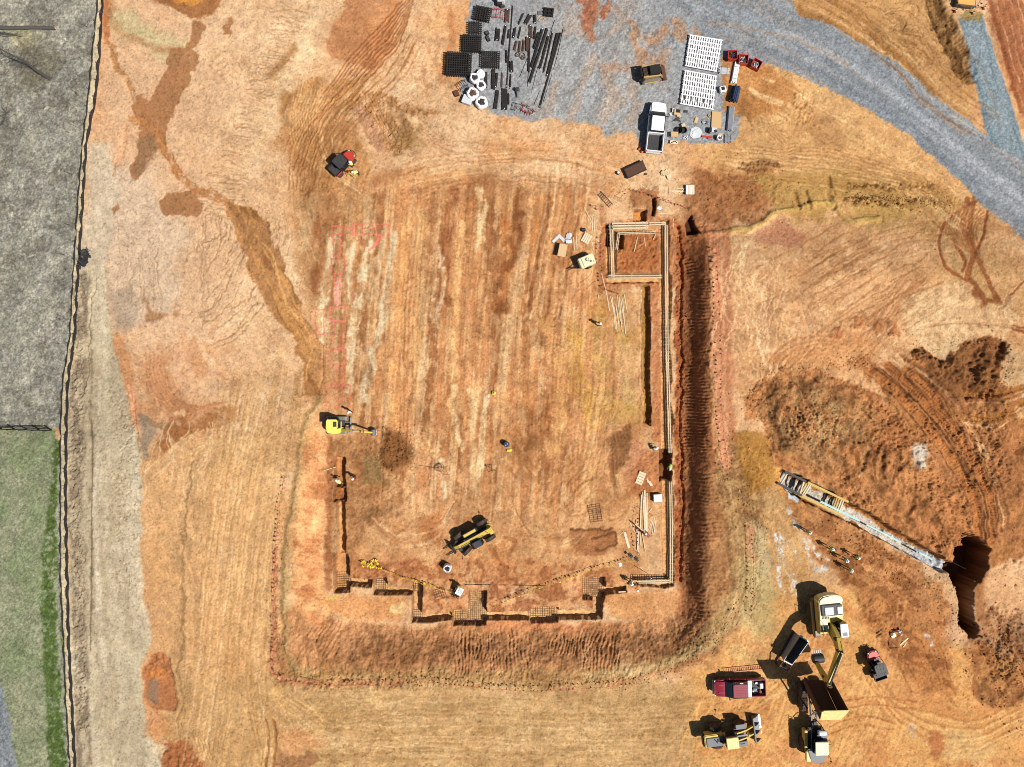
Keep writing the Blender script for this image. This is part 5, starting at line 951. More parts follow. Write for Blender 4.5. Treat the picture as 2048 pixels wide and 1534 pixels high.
bk.lathe([(.44, -.6), (.5, -.55), (.5, .55), (.44, .6)], 'dgrey', c=wr.lerp(bp_, .9), axis='Y', n=14)
tc_ = LP(1632, 1305, 1.4)
for k in range(5): bk.beam(tc_+Vector((.35, -.5+.25*k, 0)), tc_+Vector((-.35, -.5+.25*k, .1)), .13, .1, 'tarp', .06, .05)
bk.tube(tuple(wr+Vector((0, 0, .1))), tuple(bp_), .12, 'dgrey'); bk.build('bucket', e, True)
# small excavator
bx = P(676, 850); e = empty('excavator', bx, 0, 'compact yellow excavator digging west footing beside a worker', 'excavator')
for y in (-.82, .82): track_unit(e, 2.5, y, .42, .6)
q = MB(); q.box((.1, 0, .42), (1.7, 1.3, .3), 'dgrey', bev=.03); q.cyl((0, 0, .62), .5, .12, 'dgrey'); q.build('undercarriage', e)
q = MB(); q.box((1.62, 0, .3), (.1, 1.9, .42), 'galv', bev=.02); 
for y in (-.35, .35): q.beam((.8, y, .4), (1.6, y, .3), .1, .1, 'grey')
q.build('dozer_blade', e)
q = MB(); q.plate([(-1.15, -.55), (-.95, -.88), (-.2, -.98), (.55, -.92), (.65, -.5), (.65, .5), (.5, .62), (-1.0, .6), (-1.15, .3)], .72, 1.3, 'lime', .07); q.plate([(-1.1, -.5), (-.9, -.85), (.0, -.93), (.45, -.88), (.5, -.3), (-1.0, -.25)], 1.28, 1.52, 'lime', .09); q.build('house', e, True)
q = MB(); q.prism([(-.75, 1.2), (-.7, 2.2), (.4, 2.2), (.62, 1.6), (.62, 1.2)], -.3, .72, 'glass', .03); q.build('cab', e, True)
q = MB(); q.plate([(-.85, -.36), (.35, -.36), (.5, -.2), (.5, .6), (.35, .78), (-.75, .78), (-.85, .6)], 2.2, 2.32, 'lime', .04); q.box((.18, .22, 2.34), (.42, .6, .04), 'dgrey', bev=.01); q.build('cab_roof', e, True)
inv = Matrix.Translation(bx).inverted()
def LP(u, v, h): return inv @ P(u, v, h)
a, k1, k2, tp = Vector((.75, -.55, 1.0)), LP(706, 861, 2.0), LP(726, 863, 2.0), LP(744, 865, .9)
q = MB(); q.box((.75, -.4, .85), (.3, .4, .35), 'yellow', bev=.02); joint_arm(q, [a, k1, k2], .22, [.3, .34, .24], 'yellow'); q.tube(tuple(a+Vector((.1, 0, -.1))), tuple(k1-Vector((0, 0, .2))), .06, 'dgrey'); q.tube(tuple(k1+Vector((0, 0, .25))), tuple(k2+Vector((0, 0, .2))), .05, 'silver'); q.build('boom', e)
q = MB(); joint_arm(q, [k2+Vector((-.25, 0, .2)), tp], .18, [.24, .16], 'yellow'); q.build('stick', e)
q = MB(); q.lathe([(.25, -.35), (.32, -.3), (.32, .3), (.25, .35)], 'grey', c=tp+Vector((.12, 0, -.25)), axis='Y', n=12)
for k in range(4): q.beam(tp+Vector((.3, -.27+.18*k, -.15)), tp+Vector((.5, -.27+.18*k, -.4)), .08, .05, 'tarp')
q.build('bucket', e, True)
# articulated dump truck, bed tipped up
bx = P(1619, 1405); e = empty('dump_truck', bx, hd(.02, 1), 'yellow articulated dump truck with its rusty bed tipped up', 'dump truck')
q = MB()
for y in (-.38, .38): q.beam((-2.4, y, 1.1), (1.6, y*.8, 1.15), .16, .34, 'grey')
for x in (-2.0, -.8, .5, 1.5): q.box((x, 0, 1.1), (.14, .8, .24), 'dgrey')
for k in range(10): q.tube((-1.6+.3*k, -.2+.05*k % .3, 1.3), (-1.2+.3*k, .15, 1.34), .04, 'black' if k % 2 else 'silver')
q.build('rear_frame', e)
for x in (-1.9, -.35):
    for y in (-1.15, 1.15): wheel(e, x, y, .82, .62, 'rust')
q = MB(); q.cyl((1.9, 0, 1.05), .35, .8, 'dgrey', n=16); q.beam((1.7, 0, 1.1), (2.6, 0, 1.1), .6, .4, 'dgrey'); q.build('articulation_joint', e)
for k in range(4): pass
q = MB(); q.plate([(2.2, -.9), (2.2, .95), (4.6, .95), (5.9, .7), (6.2, 0), (5.9, -.7), (4.6, -.95)], .9, 1.5, 'dgrey', .06)
q.plate([(4.4, -1.2), (4.4, .95), (5.6, .85), (5.95, .4), (5.95, -.4), (5.6, -.85)], 1.45, 2.1, 'grey', .1); q.box((3.6, -1.15, 1.3), (2.4, .35, .9), 'yellow', bev=.05); q.box((5.2, -1.0, 1.75), (1.2, .5, .5), 'paley', bev=.05); q.box((2.5, .5, 2.1), (.5, .9, .5), 'tarp', bev=.06); q.box((2.9, .45, 2.0), (.35, 1.1, .4), 'blue', bev=.03); q.build('tractor_body', e, True)
q = MB(); q.prism([(3.1, 1.4), (3.15, 2.85), (4.5, 2.85), (4.85, 1.9), (4.85, 1.4)], -.55, .75, 'glass', .04); q.build('cab', e, True)
q = MB(); q.box((3.85, .1, 2.95), (1.5, 1.45, .12), 'cream', bev=.05); q.build('cab_roof', e, True)
q = MB(); q.path([(2.4, -.9, 1.6), (2.4, -.9, 2.5), (4.3, -.9, 2.5), (4.3, -.9, 1.8)], .03, 'black'); q.build('handrail', e); q = MB(); q.path([(4.9, 1.0, 1.5), (5.3, 1.35, 2.2), (5.65, 1.35, 2.35)], .03, 'rust'); q.box((5.65, 1.35, 2.35), (.06, .2, .3), 'black', bev=.02); q.build('mirror', e); q = MB(); q.path([(3.4, .95, 1.8), (3.5, 1.5, 2.0), (3.9, 1.55, 2.0), (3.9, .95, 1.8)], .025, 'black'); q.build('step_rail', e); q = MB(); q.path([(2.9, -.3, 1.5), (2.3, -.7, 1.9), (1.9, -.4, 1.8), (1.5, -.1, 1.4)], .05, 'black'); q.path([(2.8, .3, 1.5), (2.2, .75, 1.95), (1.7, .5, 1.8), (1.4, .2, 1.4)], .05, 'black'); q.build('hose', e)
for y in (-1.12, 1.12): wheel(e, 4.3, y, .82, .62, 'rust')
inv = (Matrix.Translation(bx) @ Matrix.Rotation(hd(.02, 1), 4, 'Z')).inverted()
# tipped bed: local frame hinged at the rear, x' along floor towards the headboard
hin = Vector((-2.5, 0, 1.5)); ang = math.radians(66); ux = Vector((math.cos(ang), 0, math.sin(ang))); uz = Vector((-math.sin(ang), 0, math.cos(ang)))
def BP(x, y, z): return hin+ux*x+Vector((0, y, 0))+uz*z
q = MB()
def quad(mb, ps, th, nrm, m):
    vs = [mb.bm.verts.new(p) for p in ps]+[mb.bm.verts.new(Vector(p)+nrm*th) for p in ps]
    fs = [mb.bm.faces.new([vs[k] for k in f]) for f in ((0, 1, 2, 3), (7, 6, 5, 4), (0, 4, 5, 1), (1, 5, 6, 2), (2, 6, 7, 3), (3, 7, 4, 0))]; mb._fin(fs, m)
quad(q, [BP(-.6, -1.1, .3), BP(4.3, -1.1, 0), BP(4.3, 1.1, 0), BP(-.6, 1.1, .3)], -.1, uz, 'rustd')
for y in (-1, 1): quad(q, [BP(-.7, y*1.12, .3), BP(4.4, y*1.12, 0), BP(4.7, y*1.35, 1.5), BP(.2, y*1.3, 1.5)], .09, Vector((0, y, 0)), 'rustd')
quad(q, [BP(4.3, -1.12, 0), BP(4.3, 1.12, 0), BP(4.75, 1.38, 1.7), BP(4.75, -1.38, 1.7)], .1, ux, 'rustd')
q.build('dump_bed', e)
q = MB(); quad(q, [BP(4.42, -1.15, -.05), BP(4.42, 1.15, -.05), BP(4.88, 1.42, 1.75), BP(4.88, -1.42, 1.75)], .09, ux, 'paley'); quad(q, [BP(4.86, -1.45, 1.5), BP(4.86, 1.45, 1.5), BP(5.15, 1.35, 1.95), BP(5.15, -1.35, 1.95)], .1, uz, 'paley')
for y in (-1, 1): q.beam(BP(.2, y*1.45, 1.5), BP(4.8, y*1.48, 1.52), .12, .16, 'rust')
q.build('headboard', e)
q = MB()
for y in (-.5, .5): q.tube((1.0, y, 1.2), tuple(BP(3.0, y, -.1)), .09, 'silver', 8)
q.build('hoist_cylinder', e)
# wheel loader
bx = P(1452, 1461); e = empty('wheel_loader', bx, hd(1, -.13), 'yellow wheel loader with a segmented bucket, backed below the maroon pickup', 'wheel loader')
q = MB(); q.box((-1.9, 0, 1.35), (2.2, 1.35, 1.1), 'yellow', bev=.08); q.box((-1.85, -.12, 1.95), (1.9, 1.0, .16), 'grey', bev=.04); q.box((-1.4, .05, 2.05), (.35, .35, .12), 'black', bev=.03); q.cyl((-1.1, -.15, 2.2), .08, .5, 'black'); q.path([(-1.9, .2, 2.05), (-1.7, 0, 2.1), (-1.6, -.25, 2.05)], .05, 'black'); q.box((-3.0, 0, 1.2), (.25, 1.5, .9), 'dgrey', bev=.05); q.build('engine_hood', e, True)
q = MB(); q.box((-.2, 0, 1.0), (1.8, .9, .5), 'dgrey', bev=.05); q.box((1.1, 0, 1.1), (1.2, .8, .6), 'dgrey', bev=.05); q.build('frame', e, True)
q = MB(); q.box((-.15, 0, 2.1), (1.3, 1.15, 1.5), 'glass', bev=.05); q.build('cab', e, True)
q = MB(); q.box((-.12, 0, 2.95), (1.35, 1.25, .13), 'paley', bev=.04); q.build('cab_roof', e, True)
for x in (-1.45, 1.35):
    for y in (-.98, .98): wheel(e, x, y, .72, .52, 'rust')
for y in (-.98, .98):
    q = MB(); q.box((1.35, y, 1.52), (1.1, .55, .06), 'grey', bev=.02); q.box((1.85, y, 1.36), (.3, .55, .05), 'grey', ry=.9); q.build('fender', e)
q = MB()
for y in (-.42, .42): q.beam((.7, y, 1.7), (2.0, y, 1.2), .14, .32, 'yellow'); q.beam((2.0, y, 1.2), (3.1, y, .45), .14, .32, 'yellow')
q.tube((.8, 0, 1.6), (2.2, 0, 1.4), .08, 'silver'); q.tube((2.0, -.42, 1.2), (2.0, .42, 1.2), .08, 'yellow'); q.beam((2.2, 0, 1.7), (2.3, 0, .7), .12, .2, 'yellow'); q.path([(.9, -.8, 1.5), (1.2, -1.0, 1.7), (1.6, -.95, 1.6)], .03, 'silver'); q.build('lift_arm', e)
q = MB(); q.prism([(3.0, .9), (2.95, .4), (3.1, .08), (4.0, .02), (4.0, .06), (3.2, .16), (3.08, .45), (3.12, .9)], -1.4, 1.4, 'grey'); 
for y in (-1.4, -.5, .42, 1.36): q.prism([(3.0, .9), (2.95, .4), (3.1, .08), (3.95, .04), (3.4, .7)], y, y+.05, 'grey')
q.box((4.0, 0, .05), (.22, 2.8, .05), 'silver'); q.build('bucket', e)
for y in (-.55, .9):
    q = MB(); q.tube((.3, y, 2.2), (.5, y*1.5, 2.25), .02, 'black'); q.box((.5, y*1.6, 2.25), (.08, .18, .28), 'black', bev=.02); q.build('mirror', e)
# telehandler
bx = P(949, 1071); rzt = hd(-.87, .49); e = empty('telehandler', bx, rzt, 'yellow telehandler with lowered boom and black pallet forks parked on the pad', 'telehandler')
q = MB(); q.box((0, 0, .85), (4.3, .9, .5), 'dgrey', bev=.05); q.box((-2.15, 0, 1.15), (.5, 1.3, .8), 'yellow', bev=.08); q.box((2.1, 0, .8), (.4, 1.4, .5), 'dgrey', bev=.05); q.build('chassis', e, True)
q = MB(); q.box((.1, -.78, 1.15), (1.9, .5, .75), 'black', bev=.06); q.box((.15, -.78, 1.56), (1.6, .34, .07), 'yellow', bev=.03); q.build('engine_cover', e, True)
q = MB(); q.prism([(-.75, .8), (-.75, 2.0), (-.6, 2.25), (.35, 2.25), (.75, 1.55), (.75, .8)], .3, 1.08, 'glass', .04); q.build('cab', e, True)
q = MB(); q.box((-.12, .69, 2.3), (.95, .76, .07), 'dgrey', bev=.03); q.box((-.45, .69, 2.35), (.35, .6, .04), 'blue', bev=.01); q.path([(.75, 1.1, 1.1), (.75, 1.1, 1.6), (.2, 1.1, 2.2)], .02, 'black'); q.build('cab_roof', e, True)
q = MB(); q.beam((-2.35, 0, 1.95), (2.0, 0, 1.35), .46, .45, 'yellow', .36, .38); q.box((-2.1, 0, 1.75), (.7, .62, .5), 'yellow', bev=.05); q.path([(-1.2, .12, 2.0), (0, .1, 1.85), (1.8, .1, 1.6)], .025, 'black'); q.beam((1.9, 0, 1.35), (2.55, 0, .85), .34, .36, 'yellow'); 
for sx in (-.07, .07):
    for sy in (-.07, .07): q.cyl((-1.75+sx, sy*1.1, 2.125), .035, .02, 'black', n=10)
q.tube((-.5, -.3, 1.3), (1.2, -.3, 1.45), .06, 'silver', 8); q.build('boom', e)
q = MB(); q.box((2.85, 0, .75), (.12, 1.25, .7), 'black', bev=.02); q.beam((2.5, 0, .8), (2.85, 0, .75), .5, .4, 'dgrey')
for y in (-.6, -.2, .2, .6): q.beam((2.9, y, .4), (2.9, y, 1.25), .06, .06, 'black')
q.tube((2.9, -.62, 1.25), (2.9, .62, 1.25), .04, 'black'); q.build('carriage', e)
for y in (-.45, .45): q = MB(); q.beam((2.92, y, .25), (4.05, y, .12), .12, .05, 'black', .08, .03); q.beam((2.92, y, .25), (2.92, y, .8), .12, .05, 'black'); q.build('fork', e)
for x, st2 in ((1.55, .25), (-1.6, 0)):
    for y in (-.98, .98):
        w_ = wheel(e, x, y*1.1, .64, .45, 'black'); w_.rotation_euler.z = st2
q = MB(); q.tube((2.0, .9, .9), (2.3, 1.35, 1.4), .025, 'black'); q.box((2.35, 1.4, 1.5), (.08, .2, .3), 'black', bev=.02); q.build('mirror', e)
q = MB(); q.tube((-2.1, -.9, 1.5), (-2.4, -1.1, 1.6), .025, 'black'); q.box((-2.45, -1.15, 1.65), (.08, .2, .25), 'black'); q.build('mirror', e)
# skid steer
bx = P(1300, 152); e = empty('skid_steer', bx, hd(1, -.2), 'tan and black compact track loader standing on the gravel yard', 'skid steer loader')
for y in (-.72, .72): track_unit(e, 2.4, y, .38, .55)
q = MB(); q.box((-.15, 0, .85), (2.3, 1.0, .7), 'tan', bev=.06); q.box((-1.15, 0, 1.0), (.4, 1.5, .85), 'black', bev=.05); q.box((-.85, 0, 1.5), (.5, .9, .08), 'black'); 
for k in range(4): q.box((-1.05+.13*k, 0, 1.55), (.05, .85, .03), 'rust')
q.build('body', e, True)
q = MB(); q.box((.25, 0, 1.35), (1.35, .95, 1.1), 'black', bev=.06); q.box((.25, 0, 1.93), (1.25, .9, .06), 'black', bev=.02); q.build('cab', e, True)
for y in (-.66, .66): q = MB(); q.beam((-1.2, y, 1.65), (1.0, y, 1.25), .14, .2, 'tan'); q.beam((1.0, y, 1.25), (1.35, y, .4), .14, .18, 'tan'); q.build('lift_arm', e)
q = MB(); q.prism([(1.3, .7), (1.3, .05), (1.9, .02), (1.9, .06), (1.38, .12), (1.36, .7)], -.9, .9, 'rust')
for y in (-.9, .86): q.prism([(1.3, .7), (1.3, .05), (1.85, .04)], y, y+.04, 'rust')
q.build('bucket', e)
# tow behind compressor
bx = P(1173, 523, .9)-Vector((0, 0, .9)); e = empty('air_compressor', bx, hd(-.9, .38), 'cream tow behind compressor with a round exhaust beside the form boards', 'compressor')
q = MB(); q.prism([(-.95, .5), (-.98, 1.2), (-.8, 1.38), (.85, 1.4), (.98, 1.2), (.95, .5)], -.62, .62, 'cream', .05); q.box((.55, .0, 1.42), (.06, 1.1, .02), 'grey'); q.build('housing', e, True)
q = MB(); q.cyl((-.1, -.12, 1.45), .2, .12, 'rust', n=20); q.cyl((-.1, -.12, 1.5), .13, .08, 'white', n=16); q.build('exhaust_cap', e, True)
q = MB(); q.box((-.42, .2, 1.42), (.26, .2, .05), 'grey', bev=.02); q.box((-.75, .35, 1.42), (.1, .14, .04), 'grey', bev=.01); q.build('control_panel', e)
q = MB(); q.beam((.9, -.4, .45), (1.9, 0, .45), .08, .08, 'black'); q.beam((.9, .4, .45), (1.9, 0, .45), .08, .08, 'black'); q.beam((1.9, 0, .45), (2.3, 0, .45), .1, .08, 'black'); q.tube((1.7, 0, .45), (1.7, 0, 0), .03, 'grey'); q.build('tow_bar', e)
for y in (-.72, .72): wheel(e, -.1, y, .33, .18, 'white')
# ------------------------------------------------------------------ fences, flags, formwork, materials on the site
def poly_at(pts, t):
    acc = 0
    for a, b in zip(pts[:-1], pts[1:]):
        L = math.hypot(b[0]-a[0], b[1]-a[1])
        if acc+L >= t or (b is pts[-1]): k = (t-acc)/L; return (a[0]+(b[0]-a[0])*k, a[1]+(b[1]-a[1])*k), (b[0]-a[0], b[1]-a[1])
        acc += L
def plen(pts): return sum(math.hypot(b[0]-a[0], b[1]-a[1]) for a, b in zip(pts[:-1], pts[1:]))
def silt_fence(pts, h, label, ph):
    L = plen(pts); n = int(L/4); P0 = P(*pts[0]); e = empty('silt_fence', P0, 0, label, 'silt fence', 'black silt fences along the field edge')
    mb = MB(); prev = None; i = mb.mi(M['fabric'])
    for k in range(n+1):
        (u, v), d = poly_at(pts, min(L*k/n, L-.01)); sag = abs(math.sin(k*4/34*math.pi+ph)); hh = h*(.55+.45*sag)+random.uniform(-.03, .03)
        q = P(u+math.sin(k*.5+ph)*.8, v)-P0; q.z += .02; a = mb.bm.verts.new(q); b = mb.bm.verts.new(q+Vector((.03+.05*(1-sag)*math.sin(k*.31+ph), 0, hh))); c = mb.bm.verts.new(q+Vector((.02, 0, 0)))
        if prev: mb.bm.faces.new((prev[0], a, b, prev[1])).material_index = i; mb.bm.faces.new((prev[2], c, b, prev[1])).material_index = i
        prev = (a, b, c)
    mb.build('fabric', e, True)
    pm = None
    for k in range(int(L/34)+1):
        (u, v), d = poly_at(pts, min(k*34+17+(17 if ph else 0), L-.01)); q = P(u, v)-P0
        if pm is None: t = MB(); t.beam((0, 0, 0), (.03, .02, h+.25), .05, .05, 'oak'); pm = t.build('post', e)
        else: o = pm.copy(); COL.objects.link(o); o.parent = e; pm_ = o; o.location = q; continue
        pm.location = q
    return e
silt_fence([(197, -40), (197, 0), (187, 96), (178, 192), (166, 288), (158, 384), (152, 480), (146, 576), (141, 672), (126, 768), (122, 864), (122, 1000), (122, 1152), (128, 1280), (133, 1400), (141, 1534), (144, 1580)], .38, 'low black silt fence on the field side of the cream strip', 0)
silt_fence([(208, -40), (207, 0), (202, 96), (194, 192), (175, 288), (169, 384), (163, 480), (157, 576), (152, 672), (138, 768), (135, 864), (134, 1000), (137, 1152), (140, 1280), (146, 1400), (153, 1534), (156, 1580)], .66, 'taller black silt fence on the building site side of the cream strip', 1.3)
# rail fence between the two fields
P0 = P(0, 856); e = empty('rail_fence', P0, 0, 'black three rail fence between grey field and green lawn', 'fence'); pr = None
A, B = P(-120, 854), P(103, 860)
for z in (.35, .75, 1.15): t = MB(); t.beam(A-P0+Vector((0, 0, z)), B-P0+Vector((0, 0, z)), .05, .14, 'black'); t.build('rail', e)
for k in range(10):
    q = A.lerp(B, k/9)-P0
    if pr is None: t = MB(); t.beam((0, 0, 0), (0, 0, 1.35), .12, .12, 'black'); pr = t.build('post', e); o = pr
    else: o = pr.copy(); COL.objects.link(o); o.parent = e
    o.location = q
# thin stakes along the field
stk = [(175, 54), (158, 190), (165, 120), (163, 155), (149, 247), (158, 192), (152, 253), (144, 304), (145, 350), (129, 510), (119, 688), (128, 560), (124, 640), (111, 738), (139, 450)]
for i, (u, v) in enumerate(stk):
    hgt = [1.1, .5, .7][i % 3] if (u, v) not in ((175, 54), (158, 190), (145, 350), (129, 510), (119, 688)) else 1.6
    t = MB(); a = random.uniform(-.12, .12); t.tube((0, 0, -.1), (a*hgt, a*.5, hgt), .03, 'oak', 6, .018); t.tube((a*hgt*.8, a*.4, hgt*.8), (a*hgt+.06, .03, hgt+.12), .012, 'oak')
    o = t.build('wooden_stake', None, False, P(u, v)); tag(o, 'thin dark stake standing in the dry field beside the silt fence', 'stake', 'stakes in the field beside the silt fence')
# bare dead tree and fallen log, top left
e = empty('dead_tree', P(100, 158), 0, 'leafless grey tree leaning over the dry field, top left', 'tree')
t = MB(); tp_ = [Vector((0, 0, 0)), Vector((-.15, .05, 2.2)), Vector((-.1, .2, 4.4)), Vector((-.5, .1, 6.6)), Vector((-.8, .2, 8.4))]
for a, b, r0, r1 in zip(tp_[:-1], tp_[1:], (.2, .16, .12, .08), (.16, .12, .08, .03)): t.tube(a, b, r0, 'bark', 8, r1)
t.build('trunk', e, True); t = MB(); random.seed(5)
for k in range(46):
    z = random.uniform(2.6, 8.2); f = z/8.4; p = Vector((-.1-.6*f, .1, z)); a = random.uniform(0, 6.28); L = random.uniform(.5, 1.5)*(1.2-f*.5)
    q = p+Vector((math.cos(a)*L, math.sin(a)*L, random.uniform(.1, .9))); t.tube(p, q, .022, 'bark', 5, .008)
    for j in range(5): m_ = p.lerp(q, random.uniform(.4, 1)); t.tube(m_, m_+Vector((random.uniform(-.5, .5), random.uniform(-.5, .5), random.uniform(0, .4))), .008, 'bark', 4, .004)
t.build('branches', e)
t = MB(); A, B = P(-60, 56), P(112, 58); 
for k in range(10): a = A.lerp(B, k/10); b = A.lerp(B, (k+1)/10); t.tube(a-A+Vector((0, .05*math.sin(k), .22)), b-A+Vector((0, .05*math.sin(k+1), .22)), .27-.008*k, 'bark', 10, .262-.008*k)
for k in range(6): t.tube(B-A+Vector((-.1, random.uniform(-.15, .15), .22)), B-A+Vector((random.uniform(.1, .5), random.uniform(-.3, .3), random.uniform(.1, .4))), .05, 'timber', 5, .01)
tag(t.build('fallen_log', None, True, A), 'long fallen grey log with splintered end lying in the dry field', 'log')
t = MB(); A = P(-20, 70)
for k in range(12): t.path([Vector((random.uniform(0, 1), random.uniform(-.3, .3), .05)), Vector((random.uniform(1, 2), random.uniform(-.3, .3), .3)), Vector((random.uniform(2.5, 4), random.uniform(-.3, .2), .1))], .02, 'bark', 5)
tag(t.build('brushwood', None, False, A), 'tangle of grey brushwood just below the fallen log', 'brushwood')
for i, (u, v, r) in enumerate([(15, 228, 2.0), (5, 250, 2.4)]):
    t = MB()
    for k in range(40): a = random.uniform(0, 6.28); p = Vector((0, 0, .3)); q = Vector((math.cos(a)*r*random.uniform(.4, 1), math.sin(a)*r*random.uniform(.3, .8), random.uniform(.3, 1.4))); t.tube(p, q, .016, 'bark', 4, .006)
    tag(t.build('bare_shrub', None, False, P(u, v)), 'leafless shrub with fine grey twigs at the left picture edge, '+('right hand one' if i == 0 else 'left hand one'), 'shrub')
for i, (u, v) in enumerate([(171, 520), (176, 508), (167, 530)]):
    t = MB(); random.seed(i)
    for k in range(9): t.box((random.uniform(-.4, .4), random.uniform(-.4, .4), .12+.05*k), (random.uniform(.3, .7), random.uniform(.15, .4), .05), 'fabric', rz=random.uniform(0, 3), rx=random.uniform(-.4, .4), ry=random.uniform(-.4, .4))
    for k in range(5): t.tube((random.uniform(-.5, .5), random.uniform(-.5, .5), .1), (random.uniform(-.8, .8), random.uniform(-.8, .8), .7), .02, 'oak')
    tag(t.build('torn_fabric_heap', None, False, P(u, v)), ['largest heap of torn black fabric caught on the silt fence', 'small torn black scrap above the fabric heap at the fence', 'small torn black scrap below the fabric heap at the fence'][i], 'debris')
# ---- pennant lines
_fl = {}
def pennants(pts, label, m='flagr', h=.95, sp=8.5, cap=95, posts=70):
    L = plen(pts); n = min(cap, int(L/sp)); P0 = P(*pts[0]); e = empty('pennant_line', P0, 0, label, 'pennant line', 'pennant lines round the excavation')
    st = MB(); N = max(3, int(L/12)); prev = None
    for k in range(N+1):
        (u, v), d = poly_at(pts, min(L*k/N, L-.01)); q = P(u, v)-P0+Vector((0, 0, h*(.82+.18*abs(math.cos(k*12/posts*math.pi)))))
        if prev is not None: st.tube(prev, q, .008, m, 4)
        prev = q
    st.build('rope', e)
    if m not in _fl:
        t = MB(); i = t.mi(M[m]); vs = [t.bm.verts.new(p) for p in ((-.13, 0, 0), (.13, 0, 0), (.02, .05, -.32), (0, 0, -.16))]; vb = [t.bm.verts.new(Vector(p)+Vector((0, .006, 0))) for p in ((-.13, 0, 0), (.13, 0, 0), (.02, .05, -.32))]
        t.bm.faces.new(vs[:3]).material_index = i; t.bm.faces.new(vb[::-1]).material_index = i
        for a_, b_ in ((0, 1), (1, 2), (2, 0)): t.bm.faces.new((vs[a_], vb[a_], vb[b_], vs[b_]))
        t.bm.verts.remove(vs[3]); o = t.build('flag', e); _fl[m] = o.data; first = o
    else: first = bpy.data.objects.new('flag', _fl[m]); COL.objects.link(first); first.parent = e
    for k in range(n):
        (u, v), d = poly_at(pts, (k+.5)*L/n); o = first if k == 0 else first.copy()
        if k: COL.objects.link(o); o.parent = e
        o.location = P(u, v)-P0+Vector((0, 0, h*(.82+.18*abs(math.cos(((k+.5)*L/n)/posts*math.pi)))))
        o.rotation_euler = (random.uniform(-1.1, -.2), random.uniform(-.3, .3), hd(*d)+random.uniform(-.4, .4)+(0 if random.random() < .5 else math.pi))
    pp = None
    for k in range(int(L/posts)+2):
        (u, v), d = poly_at(pts, min(k*posts, L-.01))
        if pp is None: t = MB(); t.tube((0, 0, -.1), (0, 0, h+.1), .02, 'oak', 6); pp = t.build('post', e); o = pp
        else: o = pp.copy(); COL.objects.link(o); o.parent = e
        o.location = P(u, v)-P0
    return e
pennants([(573, 955), (562, 1010), (556, 1080), (553, 1150), (551, 1250), (551, 1345)], 'red pennant line along the top of the west cut slope')
pennants([(556, 1352), (640, 1364), (760, 1364), (850, 1358), (900, 1362), (980, 1372), (1060, 1376)], 'red pennant line along the western half of the south bank')
pennants([(1062, 1376), (1120, 1374), (1200, 1368), (1280, 1360)], 'red pennant line along the eastern half of the south bank')
pennants([(1428, 488), (1430, 540), (1434, 600), (1438, 700), (1438, 800), (1442, 860), (1450, 920), (1452, 960)], 'red pennant line down the crest of the east cut slope')
pennants([(1498, 1045), (1502, 1110), (1502, 1180), (1498, 1230)], 'short red pennant line on the pinkish ground east of the cut')
pennants([(1240, 397), (1262, 383), (1300, 392), (1340, 408), (1374, 418)], 'red pennant line north of the formwork ring', sp=6.5)
pennants([(1186, 414), (1196, 424), (1206, 414)], 'tiny red pennant line beside the broken ladder', sp=6)
pennants([(1203, 462), (1199, 490), (1200, 520), (1204, 560), (1203, 575), (1216, 584), (1236, 588)], 'red pennant line west of the formwork ring beside the compressor', sp=7)
pennants([(1278, 1016), (1272, 1050), (1274, 1090), (1276, 1106)], 'red pennant line beside the long plank pile near the crouching worker', sp=7)
pennants([(722, 1124), (760, 1134), (800, 1152), (850, 1166), (885, 1178), (908, 1184)], 'yellow pennant line behind the south west footings', 'flagy', .6, 4.5)
pennants([(985, 1212), (1010, 1200), (1060, 1180), (1120, 1160), (1190, 1136), (1262, 1118)], 'yellow pennant line rising to the black stands behind the south footings', 'flagy', .7, 6)
pennants([(1905, -4), (1910, 18), (1945, 24), (1968, 14), (1970, -4)], 'red and pale pennant line round the amber tank', 'flagr', .9, 6, posts=25)
t = MB(); random.seed(3)
for k in range(26): t.box((random.uniform(-1.2, 1.2)*.8, random.uniform(-.4, .4)-.0, .05+.02*k), (.3, .14, .012), 'flagy', rz=random.uniform(0, 3), rx=random.uniform(-.5, .5), ry=random.uniform(-.4, .4))
tag(t.build('flag_heap', None, False, P(740, 1126)), 'crumpled heap of yellow flags at the west end of the yellow line', 'flag heap')
# ---- timber formwork (walers with stakes)
def waler(a, b, label, off=4.0, n=2, z=.15, w=.09, dash=False, m='timberw'):
    z = z-.15; A, B = P(*a, z=gz(*a)+z), P(*b, z=gz(*b)+z); e = empty('footing_form', A, 0, label, 'formwork', 'timber footing forms in the trenches'); d = (B-A); sd = Vector((-d.y, d.x, 0)).normalized()*off*S
    for k in range(n):
        o = sd*(k-(n-1)/2); t = MB(); t.beam(o, d+o, w, .2, m); t.build('board', e)
    L = d.length; c = None
    for k in range(min(90, max(2, int(L/.42)))):
        q = d*((k+.5)/max(2, int(L/.42)))
        if c is None: t = MB(); t.beam(-sd*(n*.5+.15)+Vector((0, 0, .08)), sd*(n*.5+.15)+Vector((0, 0, .08)), .045, .04, 'timber'); c = t.build('cross_tie', e); o = c
        else: o = c.copy(); COL.objects.link(o); o.parent = e
        o.location = q
    return e
waler((1224, 452), (1296, 451), 'triple white timber run along the north side of the formwork ring', 5, 3, w=.16)
waler((1297, 448), (1330, 447), 'short timber run at the north east corner of the ring', 4)
waler((1222, 449), (1224, 492), 'short white boards standing over the black pit at the ring corner', 5, 2)
waler((1224, 492), (1226, 560), 'timber run down the west side of the formwork ring', 4.5)
waler((1216, 554), (1324, 553), 'timber run along the south side of the formwork ring', 4.5)
waler((1240, 467), (1312, 465), 'thin boards on the inner north edge of the ring', 3, 2, w=.06)
waler((1238, 464), (1233, 500), 'thin leaning boards on the inner west edge of the ring', 3, 2, w=.06)
